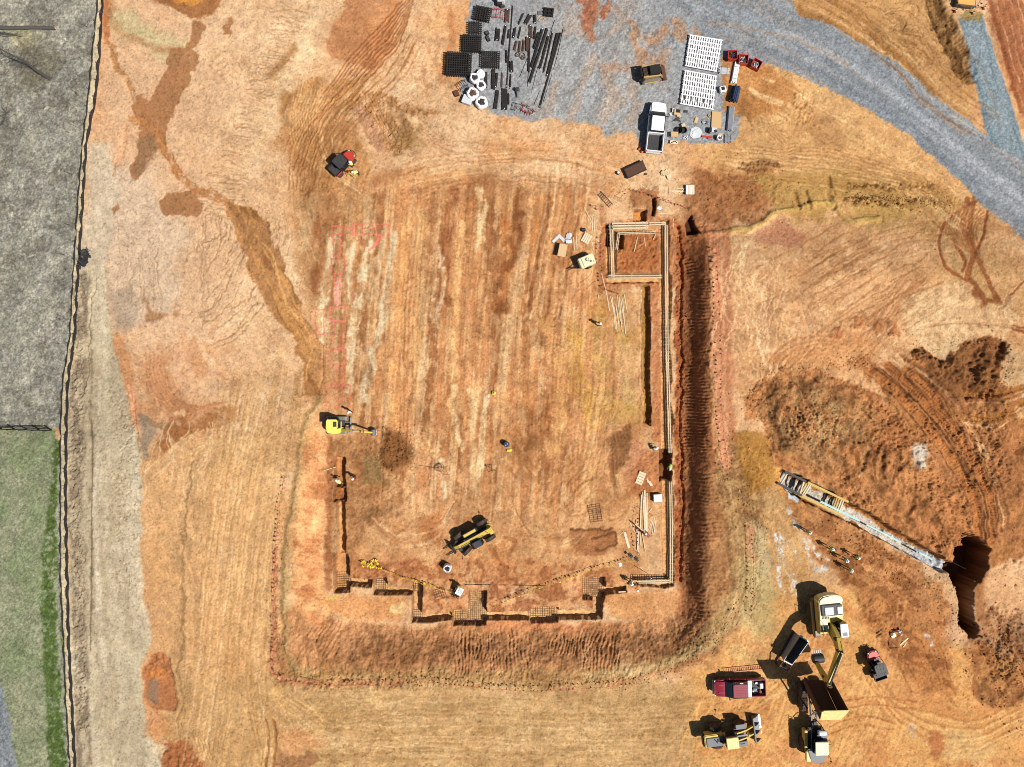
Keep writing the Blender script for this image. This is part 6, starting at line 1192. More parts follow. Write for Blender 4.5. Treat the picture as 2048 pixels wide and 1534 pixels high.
waler((1332, 450), (1334, 700), 'northern length of the long east footing form', 4)
waler((1334, 700), (1340, 906), 'middle length of the long east footing form', 4)
waler((1341, 963), (1343, 1080), 'footing form just south of the trench gap', 4)
waler((1343, 1080), (1342, 1166), 'southern end length of the east footing form', 4)
waler((1274, 1164), (1342, 1162), 'short return form at the south east corner by two workers', 4)
# rebar chairs row in the forms
def rebar_run(a, b, w, label, n=None, bars=4, z=.12):
    A, B = P(*a), P(*b); d = B-A; sd = Vector((-d.y, d.x, 0)).normalized()*w*S; e = MB(); L = d.length
    for k in range(bars): o = sd*(k/(bars-1)-.5); e.tube(o+Vector((0, 0, z)), d+o+Vector((0, 0, z)), .014, 'rebarb', 5)
    n = n or int(L/.28)
    for k in range(n+1): q = d*(k/n); e.tube(q-sd*.55+Vector((0, 0, z+.03)), q+sd*.55+Vector((0, 0, z+.03)), .016, 'rebarb', 5)
    return tag(e.build('rebar_run', None, False, A-Vector((0, 0, .8))), label, 'rebar', 'rebar laid in the footing trenches')
rebar_run((1325, 452), (1327, 700), 8, 'brown rebar lattice beside the northern east form'); rebar_run((1327, 700), (1331, 900), 8, 'brown rebar lattice beside the middle east form')
rebar_run((1332, 965), (1334, 1160), 8, 'brown rebar lattice beside the southern east form'); rebar_run((1218, 492), (1219, 560), 7, 'brown rebar lattice in the west side of the ring'); rebar_run((1262, 1158), (1330, 1158), 10, 'brown rebar lattice in the south east return trench')
for k in range(14): 
    t = MB(); t.cyl((0, 0, .1), .05, .2, 'white', n=8, r2=.03); t.tube((-.12, 0, .2), (.12, 0, .2), .02, 'flagr', 6); tag(t.build('rebar_chair', None, False, P(1336+(k % 2)*2, 912+3.6*k, z=-.95)), 'red and white rebar support in the open trench gap', 'rebar support', 'row of rebar supports in the trench gap')
# rebar mats over footing pads
def mat_grid(c, w, h, rz, label, nx, ny, z=.12, r=.018, m='rebarb', up=False):
    p = P(*c); p.z += z; e = MB(); W, H = w*S, h*S
    for k in range(nx): x = W*(k/(nx-1)-.5); e.tube((x, -H/2-.05, 0), (x, H/2+.05, 0), r, m, 5)
    for k in range(ny): y = H*(k/(ny-1)-.5); e.tube((-W/2-.05, y, 2*r), (W/2+.05, y, 2*r), r, m, 5)
    return tag(e.build('rebar_mat', None, False, p, rz), label, 'rebar mat', 'rebar mats at the footings')
for c, w, h, rz, nx, ny, lb in [((685, 1165), 26, 28, .04, 7, 7, 'rebar mat at the south west corner footing'), ((762, 1173), 22, 26, 0, 6, 7, 'small rebar mat on the second footing from the south west corner'), ((834, 1175), 18, 18, 0, 5, 5, 'small rebar mat at the top of the first step'),
    ((834, 1232), 20, 19, 0, 6, 5, 'small rebar mat at the foot of the first step'), ((922, 1238), 24, 24, 0, 6, 6, 'square rebar mat directly left of the tallest mat'), ((956, 1214), 32, 62, .02, 9, 17, 'tallest rebar mat, in the middle of the south footings'),
    ((1088, 1228), 52, 23, 0, 12, 6, 'wide rebar mat on the south footing right of the centre'), ((1188, 1176), 42, 40, 0, 11, 11, 'large square rebar mat by the last step on the south east'), ((1284, 1152), 42, 16, 0, 10, 5, 'rebar mat in the return trench beside two workers')]:
    mat_grid(c, w, h, rz, lb, nx, ny, -.65)
mat_grid((1190, 1026), 24, 34, .15, 'brown wire mat lying loose on the pad beside pale planks', 4, 9, .05); mat_grid((880, 1187), 22, 20, .3, 'loose rust mat left of the black lattice carried by a worker', 6, 5, .05)
# black rebar cages in the gravel yard
def cage(c, w, h, rz, label, nx, ny, H=.7, r=.045, layers=2, m='rebar'):
    p = P(c[0], c[1], H)-Vector((0, 0, H)); e = MB(); W, Hh = w*S, h*S
    for l in range(layers):
        z = H*(l+1)/layers if layers > 1 else H; z = z if l else H*.15
        if l == layers-1: z = H
        for k in range(nx): x = W*(k/(nx-1)-.5); e.tube((x, -Hh/2-.1, z), (x, Hh/2+.1, z), r, m, 5)
        for k in range(ny): y = Hh*(k/(ny-1)-.5); e.tube((-W/2-.1, y, z+r), (W/2+.1, y, z+r), r, m, 5)
    for i in range(nx):
        for j in (range(ny) if i in (0, nx-1) else (0, ny-1)): e.tube((W*(i/(nx-1)-.5), Hh*(j/(ny-1)-.5), 0), (W*(i/(nx-1)-.5), Hh*(j/(ny-1)-.5), H), r*.8, m, 5)
    return tag(e.build('rebar_cage', None, False, p, rz), label, 'rebar cage', 'black rebar cages stacked in the gravel yard')
cage((918, 126), 46, 42, -.05, 'largest and lowest left black rebar cage, half on orange clay', 11, 10, .9, .05, 3); cage((944, 85), 34, 30, -.03, 'square black rebar cage directly above the largest one', 10, 9, .7, .045, 3)
cage((981, 118), 34, 29, -.03, 'black rebar cage right of the largest one', 9, 8, .5, .045); cage((950, 54), 24, 20, 0, 'smallest open black rebar cage with gravel showing through', 6, 6, .45, .04); cage((965, 26), 29, 24, -.2, 'tilted black rebar cage at the top of the yard', 7, 7, .6, .045, 3)
mt_ = cage((912, 1187), 13, 14, -.32, 'black lattice sheet beside the worker holding a white sheet', 5, 5, .5, .03)
# bundles and pipes
def bundle(a, b, w, label, m='rebar', r=None, name='rebar_bundle', cat='rebar bundle', grp='bundles laid out in the gravel yard', z=0, lay=2):
    A, B = P(*a), P(*b); A.z += z; B.z += z; d = B-A; sd = Vector((-d.y, d.x, 0)).normalized(); W = max(w*S, .05); r = r or max(.03, min(.06, W/6)); n = max(1, int(W/(2*r))); t = MB()
    for l in range(lay if n > 1 else 1):
        for k in range(n-l):
            o = sd*((k-(n-1-l)/2)*2*r)+Vector((0, 0, r+l*1.7*r)); j1, j2 = random.uniform(-.12, .12), random.uniform(-.12, .12); dn = d.normalized()
            t.tube(o+dn*j1, d+o+dn*j2, r, m, 6)
    if n > 2:
        for f in (.2, .8): t.beam(d*f-sd*(W/2+.02)+Vector((0, 0, 3.6*r+.01)), d*f+sd*(W/2+.02)+Vector((0, 0, 3.6*r+.01)), .03, .015, 'dgrey')
        (t.box(d*random.choice((.02, .98))+Vector((0, 0, 3.7*r)), (.1, .07, .02), 'white', rz=random.random()) if random.random() < .55 else None)
    return tag(t.build(name, None, False, A), label, cat, grp)
random.seed(11)
BL = [((1025, 12), (1013, 176), 3, 'rebar', 'long dark pipe running vertically through the middle of the laid out bundles'), ((996, 58), (994, 81), 11, 'rebar', 'short wide black bundle left of the long pipe, near the top'), ((1011, 52), (1005, 89), 6, 'rebar', 'black bundle touching the long pipe near the top'), ((1018, 58), (1016, 77), 4, 'rebar', 'very short black bundle squeezed against the long pipe'),
    ((1015, 20), (1013, 45), 11, 'rebarb', 'reddish brown bundle beside the red frame'), ((1030, 56), (1027, 75), 7, 'rebar', 'short black bundle just right of the long pipe'), ((1041, 55), (1036, 77), 4, 'rebar', 'narrow leaning black bundle two places right of the long pipe'), ((1046, 28), (1037, 48), 4, 'rebar', 'single dark angled piece at the top of the fan'),
    ((1060, 31), (1051, 47), 8, 'rebar', 'stubby dark bundle left of the coiled yellow cord'), ((1069, 31), (1070, 47), 7, 'rebar', 'stubby vertical bundle touching the yellow cord'), ((1061, 52), (1061, 75), 9, 'rebarb', 'brown bundle standing above the brown row'), ((1071, 53), (1068, 78), 5, 'rebar', 'dark bundle right of the upper brown one'),
    ((1033, 83), (1029, 100), 5, 'rebarb', 'leftmost brown bundle of the short row'), ((1040, 83), (1038, 103), 5, 'rebarb', 'second brown bundle of the short row'), ((1048, 81), (1046, 102), 5, 'rebarb', 'third brown bundle of the short row'), ((1055, 75), (1055, 102), 8, 'rebarb', 'widest, rightmost brown bundle of the short row'), ((1059, 75), (1057, 144), 5, 'rebar', 'long dark bundle just right of the brown row'),
    ((1013, 102), (1013, 125), 5, 'rebar', 'short dark bundle right of the right hand cage'), ((1022, 124), (1023, 144), 8, 'rebar', 'wide dark bundle below the brown coil'), ((972, 146), (972, 177), 7, 'rebar', 'black bundle right of the white sacks'), ((987, 139), (986, 178), 8, 'rebar', 'second black bundle right of the white sacks'), ((994, 146), (991, 175), 6, 'rebar', 'leaning black bundle touching the second one from the sacks'),
    ((1004, 146), (1003, 175), 4, 'rebarb', 'thin brownish bundle in the lower middle'), ((1021, 150), (1020, 177), 4, 'rebar', 'thin black bundle right of the foot of the long pipe'), ((995, 182), (990, 217), 9, 'rebar', 'black bundle at the bottom left of the layout'), ((1009, 178), (1009, 219), 12, 'rebar', 'widest black bundle at the bottom of the layout'), ((1017, 188), (1017, 208), 4, 'rebar', 'short bundle right of the widest bottom one'),
    ((1077, 67), (1068, 97), 6, 'rebar', 'shortest bundle of the slanting fan'), ((1085, 58), (1062, 135), 7, 'rebar', 'broad slanting bundle at the left of the fan'), ((1094, 58), (1059, 164), 6, 'rebar', 'long slanting bundle, second in the fan'), ((1097, 72), (1079, 138), 6, 'rebar', 'broad slanting bundle in the middle of the fan'), ((1105, 64), (1087, 144), 4, 'rebar', 'narrow slanting bundle right of the fan middle'),
    ((1115, 67), (1094, 152), 7, 'rebar', 'broad slanting bundle at the right of the fan'), ((1121, 67), (1079, 216), 4, 'rebar', 'longest slanting bundle reaching the lowest point of the fan')]
for a, b, w, m, lb in BL: bundle(a, b, w, lb, m)
for a, b, w, lb in [((1109, 42), (1097, 75), 1, 'thin bar sticking out above the fan'), ((1126, 58), (1115, 112), 1, 'upper thin bar at the right edge of the fan'), ((1115, 112), (1087, 203), 1, 'lower thin bar at the right edge of the fan'), ((1055, 116), (1040, 153), 1.4, 'thin dark bar slanting left below the brown row'), ((1057, 144), (1055, 174), 1, 'thin bar below the long dark bundle'), ((1076, 133), (1062, 188), 1, 'thin bar under the middle of the fan'), ((1080, 180), (1068, 210), .8, 'faint thin bar at the bottom of the fan'), ((930, 1169), (1090, 1171), 1, 'long thin dark pipe lying behind the south footings'), ((1858, 1100), (1931, 1138), 1, 'dark rod lying across the white gravel end of the trench')]:
    bundle(a, b, w, lb, name='steel_bar', cat='bar', grp='single steel bars')
def prop(name, c, parts, label, cat, rz=0, grp=None, h=0, smooth=True):
    t = MB()
    for p in parts: getattr(t, p[0])(*p[1:-1], **p[-1]) if isinstance(p[-1], dict) else getattr(t, p[0])(*p[1:])
    q = P(c[0], c[1], h); q.z -= h
    return tag(t.build(name, None, smooth, q, rz), label, cat, grp)
def coil(c, r, n, m, label, name='cable_coil', rr=.02, cat='coil', tail=None):
    t = MB(); pts = []; random.seed(int(c[0]))
    for k in range(n*14): a = k/14*2*math.pi; q = r*(.7+.3*math.sin(a*.31+c[0])); pts.append(Vector((q*math.cos(a)+.12*math.sin(a*.17), q*math.sin(a)+.12*math.cos(a*.23), .03+.012*k/14)))
    t.path(pts, rr, m, 5)
    if tail: t.path([pts[-1]]+[Vector((x, y, .02)) for x, y in tail], rr, m, 5)
    return tag(t.build(name, None, False, P(*c)), label, cat)
coil((1044, 114), .38, 3, 'rebarb', 'brown rebar hoop pile below the brown row', 'rebar_hoop', .035, 'rebar hoops'); coil((1082, 38), .4, 4, 'timber', 'tangled yellow cord by the black crate in the yard', 'cord'); coil((1034, 108), .3, 3, 'rebarb', 'smaller brown bent rebar pile left of the hoops', 'rebar_hoop', .035, 'rebar hoops')
coil((877, 933), .55, 4, 'dgrey', 'coiled grey cable with a long tail on the middle of the pad', tail=[(.8, -.2), (1.2, -1.0), (.5, -.9), (-.2, -.2), (-2.2, .15)]); coil((859, 936), .16, 2, 'dgrey', 'small cable loop left of the big coil on the pad')
t = MB(); pts = [(1184, 541), (1180, 550), (1168, 560), (1158, 568), (1156, 576), (1162, 580), (1172, 578), (1184, 566), (1192, 562)]; t.path([P(*q)-P(*pts[0])+Vector((0, 0, .03)) for q in cr(pts, 4)], .02, 'rust', 5); tag(t.build('hose', None, False, P(*pts[0])), 'thin rust coloured hose looping below the compressor', 'hose')
prop('crate', (1097, 26), [('box', (0, 0, .1), (1.2, 1.0, .06), 'black'), ('box', (-.45, 0, .22), (.14, 1.0, .14), 'black'), ('box', (.45, 0, .22), (.14, 1.0, .14), 'black'), ('box', (0, 0, .22), (.14, 1.0, .14), 'black'), ('box', (0, .4, .3), (1.2, .14, .06), 'black'), ('box', (0, -.4, .3), (1.2, .14, .06), 'black'), ('box', (0, 0, .3), (1.2, .14, .06), 'black')], 'black plastic crate lying alone top right of the bundles', 'crate', -.12)
prop('paver_slab', (1079, 26), [('box', (0, 0, .05), (.5, .5, .08), 'grey', {'bev': .01}), ('box', (0, 0, .1), (.4, .4, .03), 'grey')], 'small grey slab beside the black plastic crate', 'slab')
prop('steel_cone', (1035, 185), [('cyl', (0, .2, .3), .3, .5, 'grey', {'r2': .22}), ('cyl', (0, -.25, .25), .2, .9, 'grey', 'Y', {'r2': .05}), ('cyl', (0, .2, .58), .24, .06, 'dgrey')], 'dark pointed steel funnel right of the bottom bundles', 'funnel')
for c, s_, lb in [((974, 67), (.5, .45), 'small black open box between the cages and the bundles'), ((976, 78), (.4, .65), 'dark oblong block just below the small black box')]:
    prop('tool_box', c, [('box', (0, 0, .12), (s_[0], s_[1], .24), 'black', {'bev': .03}), ('box', (0, 0, .26), (s_[0]*.5, .06, .05), 'grey'), ('box', (0, 0, .245), (s_[0]*.8, s_[1]*.8, .02), 'dgrey')], lb, 'box', .4)
def frame(c, w, h, rz, m, label, name='rack_stand', n=3, H=.5):
    t = MB(); W, Q = w*S/2, h*S/2
    for y in (-Q, Q): t.tube((-W, y, H), (W, y, H), .035, m); t.tube((-W*.9, y, 0), (-W*.9, y, H), .03, m); t.tube((W*.9, y, 0), (W*.9, y, H), .03, m)
    for k in range(n): x = -W*.8+1.6*W*k/(n-1); t.tube((x, -Q, H), (x, Q, H), .03, m)
    return tag(t.build(name, None, False, P(*c), rz), label, 'frame')
frame((997, 30), 22, 16, -.15, 'red', 'red and grey steel frame between the tilted cage and the brown bundle', n=3); frame((925, 173), 20, 12, .6, 'rebar', 'dark thin frame at the clay edge above the brown basket', n=3); frame((1028, 214), 8, 14, -.2, 'rebar', 'pale wire frame left of the red crossed stands', n=2, H=.2)
random.seed(2)
for i, (u, v) in enumerate([(1046, 211), (1055, 213), (1044, 221), (1052, 226), (1060, 227), (1067, 223)]):
    t = MB()
    for a in (.6, 2.2): t.tube((-.28*math.cos(a), -.28*math.sin(a), .05), (.28*math.cos(a), .28*math.sin(a), .35), .03, 'redsh' if True else 'red')
    t.tube((0, -.3, .3), (0, .3, .3), .025, 'rebar'); tag(t.build('crossed_stand', None, False, P(u, v), random.random()), 'dark red crossed stand lying at the bottom edge of the gravel', 'stand', 'heap of red crossed stands')
t = MB(); t.beam(P(1032, 206)-P(1032, 206), P(1068, 222)-P(1032, 206), .04, .04, 'rebar'); t.beam(P(1033, 217)-P(1032, 206), P(1062, 230)-P(1032, 206), .04, .04, 'rebar'); t.beam(P(1032, 206)-P(1032, 206), P(1033, 217)-P(1032, 206), .04, .04, 'rebar'); tag(t.build('carrying_bar', None, False, P(1032, 206)), 'two joined dark bars lying under the red crossed stands', 'bar')
prop('wire_basket', (913, 188), [('box', (0, 0, .3), (.55, .6, .05), 'rust')]+[('box', (-.28+.11*k, 0, .15), (.03, .6, .3), 'rust') for k in range(6)]+[('box', (0, -.3+.12*k, .16), (.55, .03, .3), 'black') for k in range(6)], 'small brown wire basket on clay left of the white sacks', 'basket', .4)
# white bulk sacks
def sackb(c, r, label, fill, h=.9):
    e = empty('bulk_sack', P(c[0], c[1], h)-Vector((0, 0, h)), random.random()*6, label, 'sack', 'white bulk sacks'); R_ = r*S
    t = MB(); t.lathe([(R_*.86, 0), (R_*1.02, h*.2), (R_*1.04, h*.55), (R_*.96, h*.88), (R_*.8, h), (R_*.66, h*.97), (R_*.6, h*.86)], 'sack', n=28, wob=.04); t.build('bag', e, True)
    t = MB(); random.seed(int(c[0])); t.lathe([(.01, h*.94), (R_*.35, h*.93), (R_*.62, h*.84)], fill, n=20, wob=.12)
    for k in range(14): a = random.uniform(0, 6.28); q = random.uniform(0, .5)*R_; t.box((q*math.cos(a), q*math.sin(a), h*.96), (.18, .08, .06), fill, rz=a*3, rx=random.uniform(-.4, .4))
    t.build('contents', e)
    for k in range(4): a = math.pi/4+k*math.pi/2; t = MB(); t.path([(R_*.9*math.cos(a-.2), R_*.9*math.sin(a-.2), h*.9), (R_*.95*math.cos(a), R_*.95*math.sin(a), h*1.1), (R_*.9*math.cos(a+.2), R_*.9*math.sin(a+.2), h*.9)], .025, 'sack'); t.build('loop', e)
    return e
sackb((961, 146), 8.5, 'plain white sack touching the right hand cage, topmost of the sacks', 'sack', .7); sackb((949, 154), 10, 'white sack with scattered black contents below the largest cage', 'dgrey', .9); sackb((962, 169), 9.5, 'torn white sack with black scraps in the middle of the sacks', 'dgrey', .6)
sackb((945, 185), 12, 'large white sack with a dark round filling', 'rebarb', .95); sackb((963, 203), 12, 'large white sack with jagged black top, lowest of the sacks', 'dgrey', .8); sackb((894, 1138), 8, 'single white sack with black contents below the telehandler forks', 'black', 1.1)
prop('white_box', (935, 203), [('box', (0, 0, .3), (1.1, .95, .58), 'tarp', {'bev': .04}), ('box', (0, 0, .62), (1.15, 1.0, .05), 'tarp', {'bev': .02}), ('box', (0, -.5, .4), (.1, .03, .1), 'grey')], 'pale square box at the bottom left corner of the gravel yard', 'box', -.35)
prop('white_box', (1314, 995), [('box', (0, 0, .3), (1.0, .92, .55), 'white', {'bev': .04}), ('box', (0, 0, .6), (1.04, .96, .06), 'white', {'bev': .03}), ('box', (0, -.48, .45), (.12, .03, .1), 'grey')], 'white box beside the east trench and long planks', 'box', .07)
prop('covered_load', (1002, 1), [('box', (0, 0, .5), (1.0, .9, 1.0), 'white', {'bev': .1}), ('box', (-.2, -.5, .3), (.7, .5, .5), 'rebar', {'bev': .05}), ('box', (.2, -.8, .2), (.6, .4, .3), 'dgrey', {'bev': .1})], 'white covered load cut off by the top picture edge', 'load')
# white panels
def panel(cs, label):
    q = [P(u, v, .35) for u, v in cs]; c = sum(q, Vector())/4; c.z -= .35; e = empty('formwork_panel', c, 0, label, 'formwork panel', 'white slotted panels on the gravel')
    def pt(s_, t_, z): a = q[0].lerp(q[1], s_); b = q[3].lerp(q[2], s_); r = a.lerp(b, t_)-c; r.z = z; return r
    t = MB()
    for k in range(14): s_ = (k+.5)/14; t.beam(pt(s_, 0, .36), pt(s_, 1, .36), .15, .07, 'white')
    for k in range(8): t_ = k/7; t.beam(pt(0, t_, .365), pt(1, t_, .365), .12, .09, 'white')
    t.build('slats', e)
    t = MB()
    for k in range(4): t_ = .08+.28*k; t.beam(pt(0, t_, .15), pt(1, t_, .15), .12, .24, 'dgrey')
    t.build('bearers', e)
    t = MB(); random.seed(len(label))
    for (s0, s1, t_) in ((.35, .8, .2), (.35, .8, .52), (.3, .75, .86)): t.tube(pt(s0, t_, .46), pt(s1, t_+.02, .46), .03, 'silver'); 
    for k in range(5):
        s_ = .12+.19*k; t.beam(pt(s_, .74, .44), pt(s_-.01, .88, .44), .14, .06, 'dgrey') if 'lower' in label else t.tube(pt(s_, .3+.1*k, .44), pt(s_, .36+.1*k, .44), .04, 'dgrey')
    t.build('clamps', e)
panel([(1379, 70), (1445, 81), (1434, 143), (1370, 131)], 'upper large white slotted panel beside the red bins'); panel([(1369, 141), (1434, 153), (1427, 219), (1360, 207)], 'lower large white slotted panel above the small tools')
for c, rz, lb, fm in [((1465, 110), 0, 'red steel bin with dark contents, leftmost of the three', 'dgrey'), ((1487, 118.5), -.08, 'red steel bin with shiny fittings, middle of the three', 'silver'), ((1513, 128), -.5, 'tilted red steel bin with pale contents, rightmost of the three', 'tarp')]:
    e = empty('steel_bin', P(*c, .6)-Vector((0, 0, .6)), rz, lb, 'bin', 'red steel bins east of the panels'); t = MB()
    for x, y, w_, d_ in ((-.52, 0, .06, 1.1), (.52, 0, .06, 1.1), (0, -.52, 1.1, .06), (0, .52, 1.1, .06)): t.box((x, y, .4), (w_, d_, .62), 'red')
    t.box((0, 0, .12), (1.04, 1.04, .05), 'red'); 
    for x in (-.45, .45): t.box((x, 0, .05), (.12, 1.0, .1), 'dgrey')
    t.build('bin_body', e); t = MB(); random.seed(int(c[0]))
    for k in range(22): t.tube((random.uniform(-.4, .4), random.uniform(-.4, .4), random.uniform(.3, .6)), (random.uniform(-.4, .4), random.uniform(-.4, .4), random.uniform(.3, .66)), .035, fm if k % 3 else 'dgrey')
    t.build('contents', e)
bundle((1437, 142), (1457, 143), 15, 'short stack of grey pipes between the panels and the white pipes', 'galv', .05, 'pipe_stack', 'pipe stack', 'pipe stacks at the east side of the yard', .1)
bundle((1473, 128), (1466, 167), 12, 'stack of white pipes right of the upper panel', 'white', .07, 'pipe_stack', 'pipe stack', 'pipe stacks at the east side of the yard', .1)
bundle((1462, 216), (1458, 262), 14, 'tall stack of dull steel tubes right of the chipboard', 'galv', .05, 'pipe_stack', 'pipe stack', 'pipe stacks at the east side of the yard', .1, 3)
bundle((1471, 176), (1464, 206), 18, 'high dark blue stack of props below the white pipes', 'blue', .09, 'prop_stack', 'prop stack', 'pipe stacks at the east side of the yard', .3, 4); bundle((1476, 175), (1471, 204), 5, 'pale tubes leaning on the dark blue prop stack', 'galv', .05, 'pipe_stack', 'pipe stack', 'pipe stacks at the east side of the yard', .35, 2)
bundle((1454, 272), (1454, 286), 12, 'small galvanised rack at the south east corner of the yard', 'galv', .05, 'pipe_stack', 'pipe stack', 'pipe stacks at the east side of the yard', .05)
prop('ratchet_rack', (1460, 279), [('box', (0, .25, .2), (1.3, .05, .05), 'galv'), ('box', (0, -.2, .2), (1.3, .05, .05), 'galv'), ('box', (-.3, 0, .22), (.05, .9, .05), 'galv'), ('box', (.2, 0, .22), (.05, .9, .05), 'galv')], 'open galvanised frame lying on the small rack', 'rack')
prop('tool_case', (1444, 181), [('box', (0, 0, .25), (.75, .7, .5), 'white', {'bev': .05}), ('box', (0, .05, .52), (.4, .4, .03), 'black'), ('box', (0, -.37, .3), (.3, .04, .06), 'black')], 'white case with dark opening left of the dark blue stack', 'case', .2)
prop('chipboard_sheet', (1432, 241), [('box', (0, 0, .1), (1.15, 2.0, .2), 'osb', {'bev': .01}), ('box', (0, -.8, .03), (1.1, .1, .06), 'timber'), ('box', (0, .8, .03), (1.1, .1, .06), 'timber')], 'stack of orange brown chipboard sheets below the lower panel', 'board stack', -.05)
prop('rubber_mat', (1352, 239), [('plate', [(-.55, -.3), (0, .25), (.5, -.1), (.55, -.35), (0, -.1)], .02, .05, 'dgrey'), ('plate', [(-.2, -.25), (.15, .35), (.5, .1)], .05, .07, 'dgrey')], 'folded dark grey mat right of the white pickup cab', 'mat')
prop('cardboard_box', (1353, 226), [('box', (0, 0, .2), (.7, .7, .4), 'ply', {'bev': .02}), ('box', (.1, .1, .41), (.5, .4, .04), 'black'), ('box', (-.45, .2, .2), (.3, .5, .03), 'tarp', {'ry': .5}), ('box', (.3, -.4, .3), (.5, .25, .03), 'ply', {'rx': .5})], 'open cardboard box with dark inside by the pickup cab', 'box', -.1)
prop('cardboard_scrap', (1343, 228), [('box', (0, 0, .04), (.5, .35, .03), 'tarp', {'rz': .6, 'ry': .2}), ('box', (.2, .1, .07), (.3, .3, .02), 'white', {'rz': 1.2, 'rx': .2})], 'pale crumpled scrap left of the open cardboard box', 'scrap')
prop('rubber_mat', (1371, 223), [('box', (0, 0, .03), (.5, .3, .05), 'dgrey', {'bev': .01}), ('box', (.05, 0, .07), (.3, .2, .03), 'dgrey')], 'small grey pad right of the open cardboard box', 'mat', -.05)
prop('paper_sack', (1392, 241), [('box', (0, 0, .06), (.42, .7, .12), 'ply', {'bev': .05}), ('box', (0, .38, .05), (.3, .1, .05), 'ply')], 'brown paper sack lying flat in the tool area', 'sack', -.3)
prop('plastic_sheet', (1391, 265), [('plate', [(-.7, -.4), (-.3, -.75), (.5, -.6), (.8, 0), (.5, .55), (0, .7), (-.55, .45)], .02, .06, 'tarp'), ('box', (.1, .1, .08), (.9, .5, .05), 'tarp', {'rz': .5, 'bev': .02}), ('box', (-.2, -.3, .1), (.5, .4, .05), 'white', {'rz': 1.0, 'bev': .02})], 'crumpled translucent plastic sheet in the tool area', 'plastic sheet')
for i, (u, v, r) in enumerate([(1357, 262, .42), (1366, 262, .4)]): prop('rubber_tub', (u, v), [('lathe', [(r*.8, 0), (r, .35), (r*.93, .36), (r*.7, .08), (.01, .07)], 'black', {})], ['left', 'right'][i]+' one of two touching round black tubs behind the pickup cab', 'tub')
prop('wooden_block', (1365, 252), [('box', (0, 0, .2), (.4, .35, .4), 'timberw', {'bev': .02}), ('box', (.05, 0, .42), (.2, .3, .05), 'timber')], 'pale wooden block just above the two black tubs', 'block', .3)
for i, (u, v) in enumerate([(1407, 245), (1414, 246), (1418, 232)]): prop('concrete_block', (u, v), [('box', (0, 0, .1), (.35, .28, .2), ['tarp', 'grey', 'osb'][i], {'bev': .02}), ('box', (0, 0, .21), (.2, .12, .03), 'grey')], ['white flat block in the tool area', 'grey flat block next to the white one', 'tiny brown block by the chipboard corner'][i], 'block', .2+i)
prop('generator', (1422, 263), [('box', (.15, 0, .3), (.75, .65, .5), 'tarp', {'bev': .05}), ('box', (-.2, 0, .3), (.35, .6, .55), 'black', {'bev': .03}), ('box', (.4, -.1, .56), (.3, .3, .08), 'black', {'rz': .5}), ('tube', (-.3, -.3, .6), (.5, -.3, .6), .025, 'black')], 'beige and black generator below the chipboard stack', 'generator', -.1)
prop('impact_drill', (1413, 274), [('box', (0, 0, .12), (1.2, .18, .16), 'red', {'bev': .03}), ('box', (.2, -.12, .1), (.2, .3, .12), 'red'), ('tube', (.6, 0, .12), (1.0, .05, .12), .04, 'dgrey')], 'long red power tool lying beside the white bucket', 'power tool', -.08)
prop('bucket', (1437, 278), [('lathe', [(.26, 0), (.32, .6), (.29, .61), (.25, .45), (.01, .44)], 'white', {}), ('cyl', (0, 0, .46), .16, .04, 'rust')], 'white bucket with rust coloured contents by the galvanised rack', 'bucket')
prop('cardboard_scrap', (1440, 270), [('box', (0, 0, .04), (.5, .35, .04), 'osb', {'rz': -.6}), ('box', (.1, .05, .07), (.25, .2, .02), 'osb', {'rx': .3})], 'brown cardboard scrap above the white bucket', 'scrap')
prop('screw_pile', (1371, 276), [('box', (random.uniform(-.3, .3), random.uniform(-.2, .2), .05+.01*k), (.14, .05, .04), 'white', {'rz': k*1.1}) for k in range(16)], 'scatter of small white fittings on the gravel edge', 'fittings')
e = prop('sawhorse_table', (1347, 272), [('box', (0, 0, .6), (.85, .6, .05), 'osb', {'bev': .01}), ('tube', (-.4, -.25, 0), (-.4, -.25, .6), .03, 'timber'), ('tube', (.4, -.25, 0), (.4, -.25, .6), .03, 'timber'), ('tube', (-.4, .25, 0), (-.4, .25, .6), .03, 'timber'), ('tube', (.4, .25, 0), (.4, .25, .6), .03, 'timber')], 'small brown work table behind the white pickup', 'table')
prop('saw', (1347, 286), [('box', (0, 0, .3), (.95, .4, .06), 'timberw', {'bev': .01}), ('box', (-.1, 0, .38), (.5, .07, .08), 'black', {'rz': .5}), ('box', (.25, 0, .38), (.3, .06, .08), 'black', {'rz': -.7}), ('tube', (-.4, 0, 0), (-.4, 0, .3), .03, 'black'), ('tube', (.4, 0, 0), (.4, 0, .3), .03, 'black')], 'pale saw bench with black saw below the brown work table', 'saw bench', -.1)
for i, (u, v) in enumerate([(1279, 299), (1284, 304)]): prop('fuel_can', (u, v), [('box', (0, 0, .18), (.34, .3, .36), 'orange', {'bev': .07}), ('cyl', (.05, .02, .4), .05, .1, 'red'), ('tube', (-.1, 0, .38), (.1, 0, .38), .03, 'orange')], ['upper', 'lower'][i]+' one of two orange fuel cans behind the white pickup', 'fuel can', .5)
prop('roll_off_tray', (1269, 341), [('box', (0, 0, .28), (2.5, 1.15, .5), 'dgrey', {'bev': .03}), ('box', (0, 0, .55), (2.4, 1.05, .04), 'rustd'), ('box', (0, .58, .5), (2.55, .05, .12), 'black'), ('box', (0, -.58, .5), (2.55, .05, .12), 'black')], 'dark rectangular steel box set on the clay below the white pickup', 'steel box', .43)
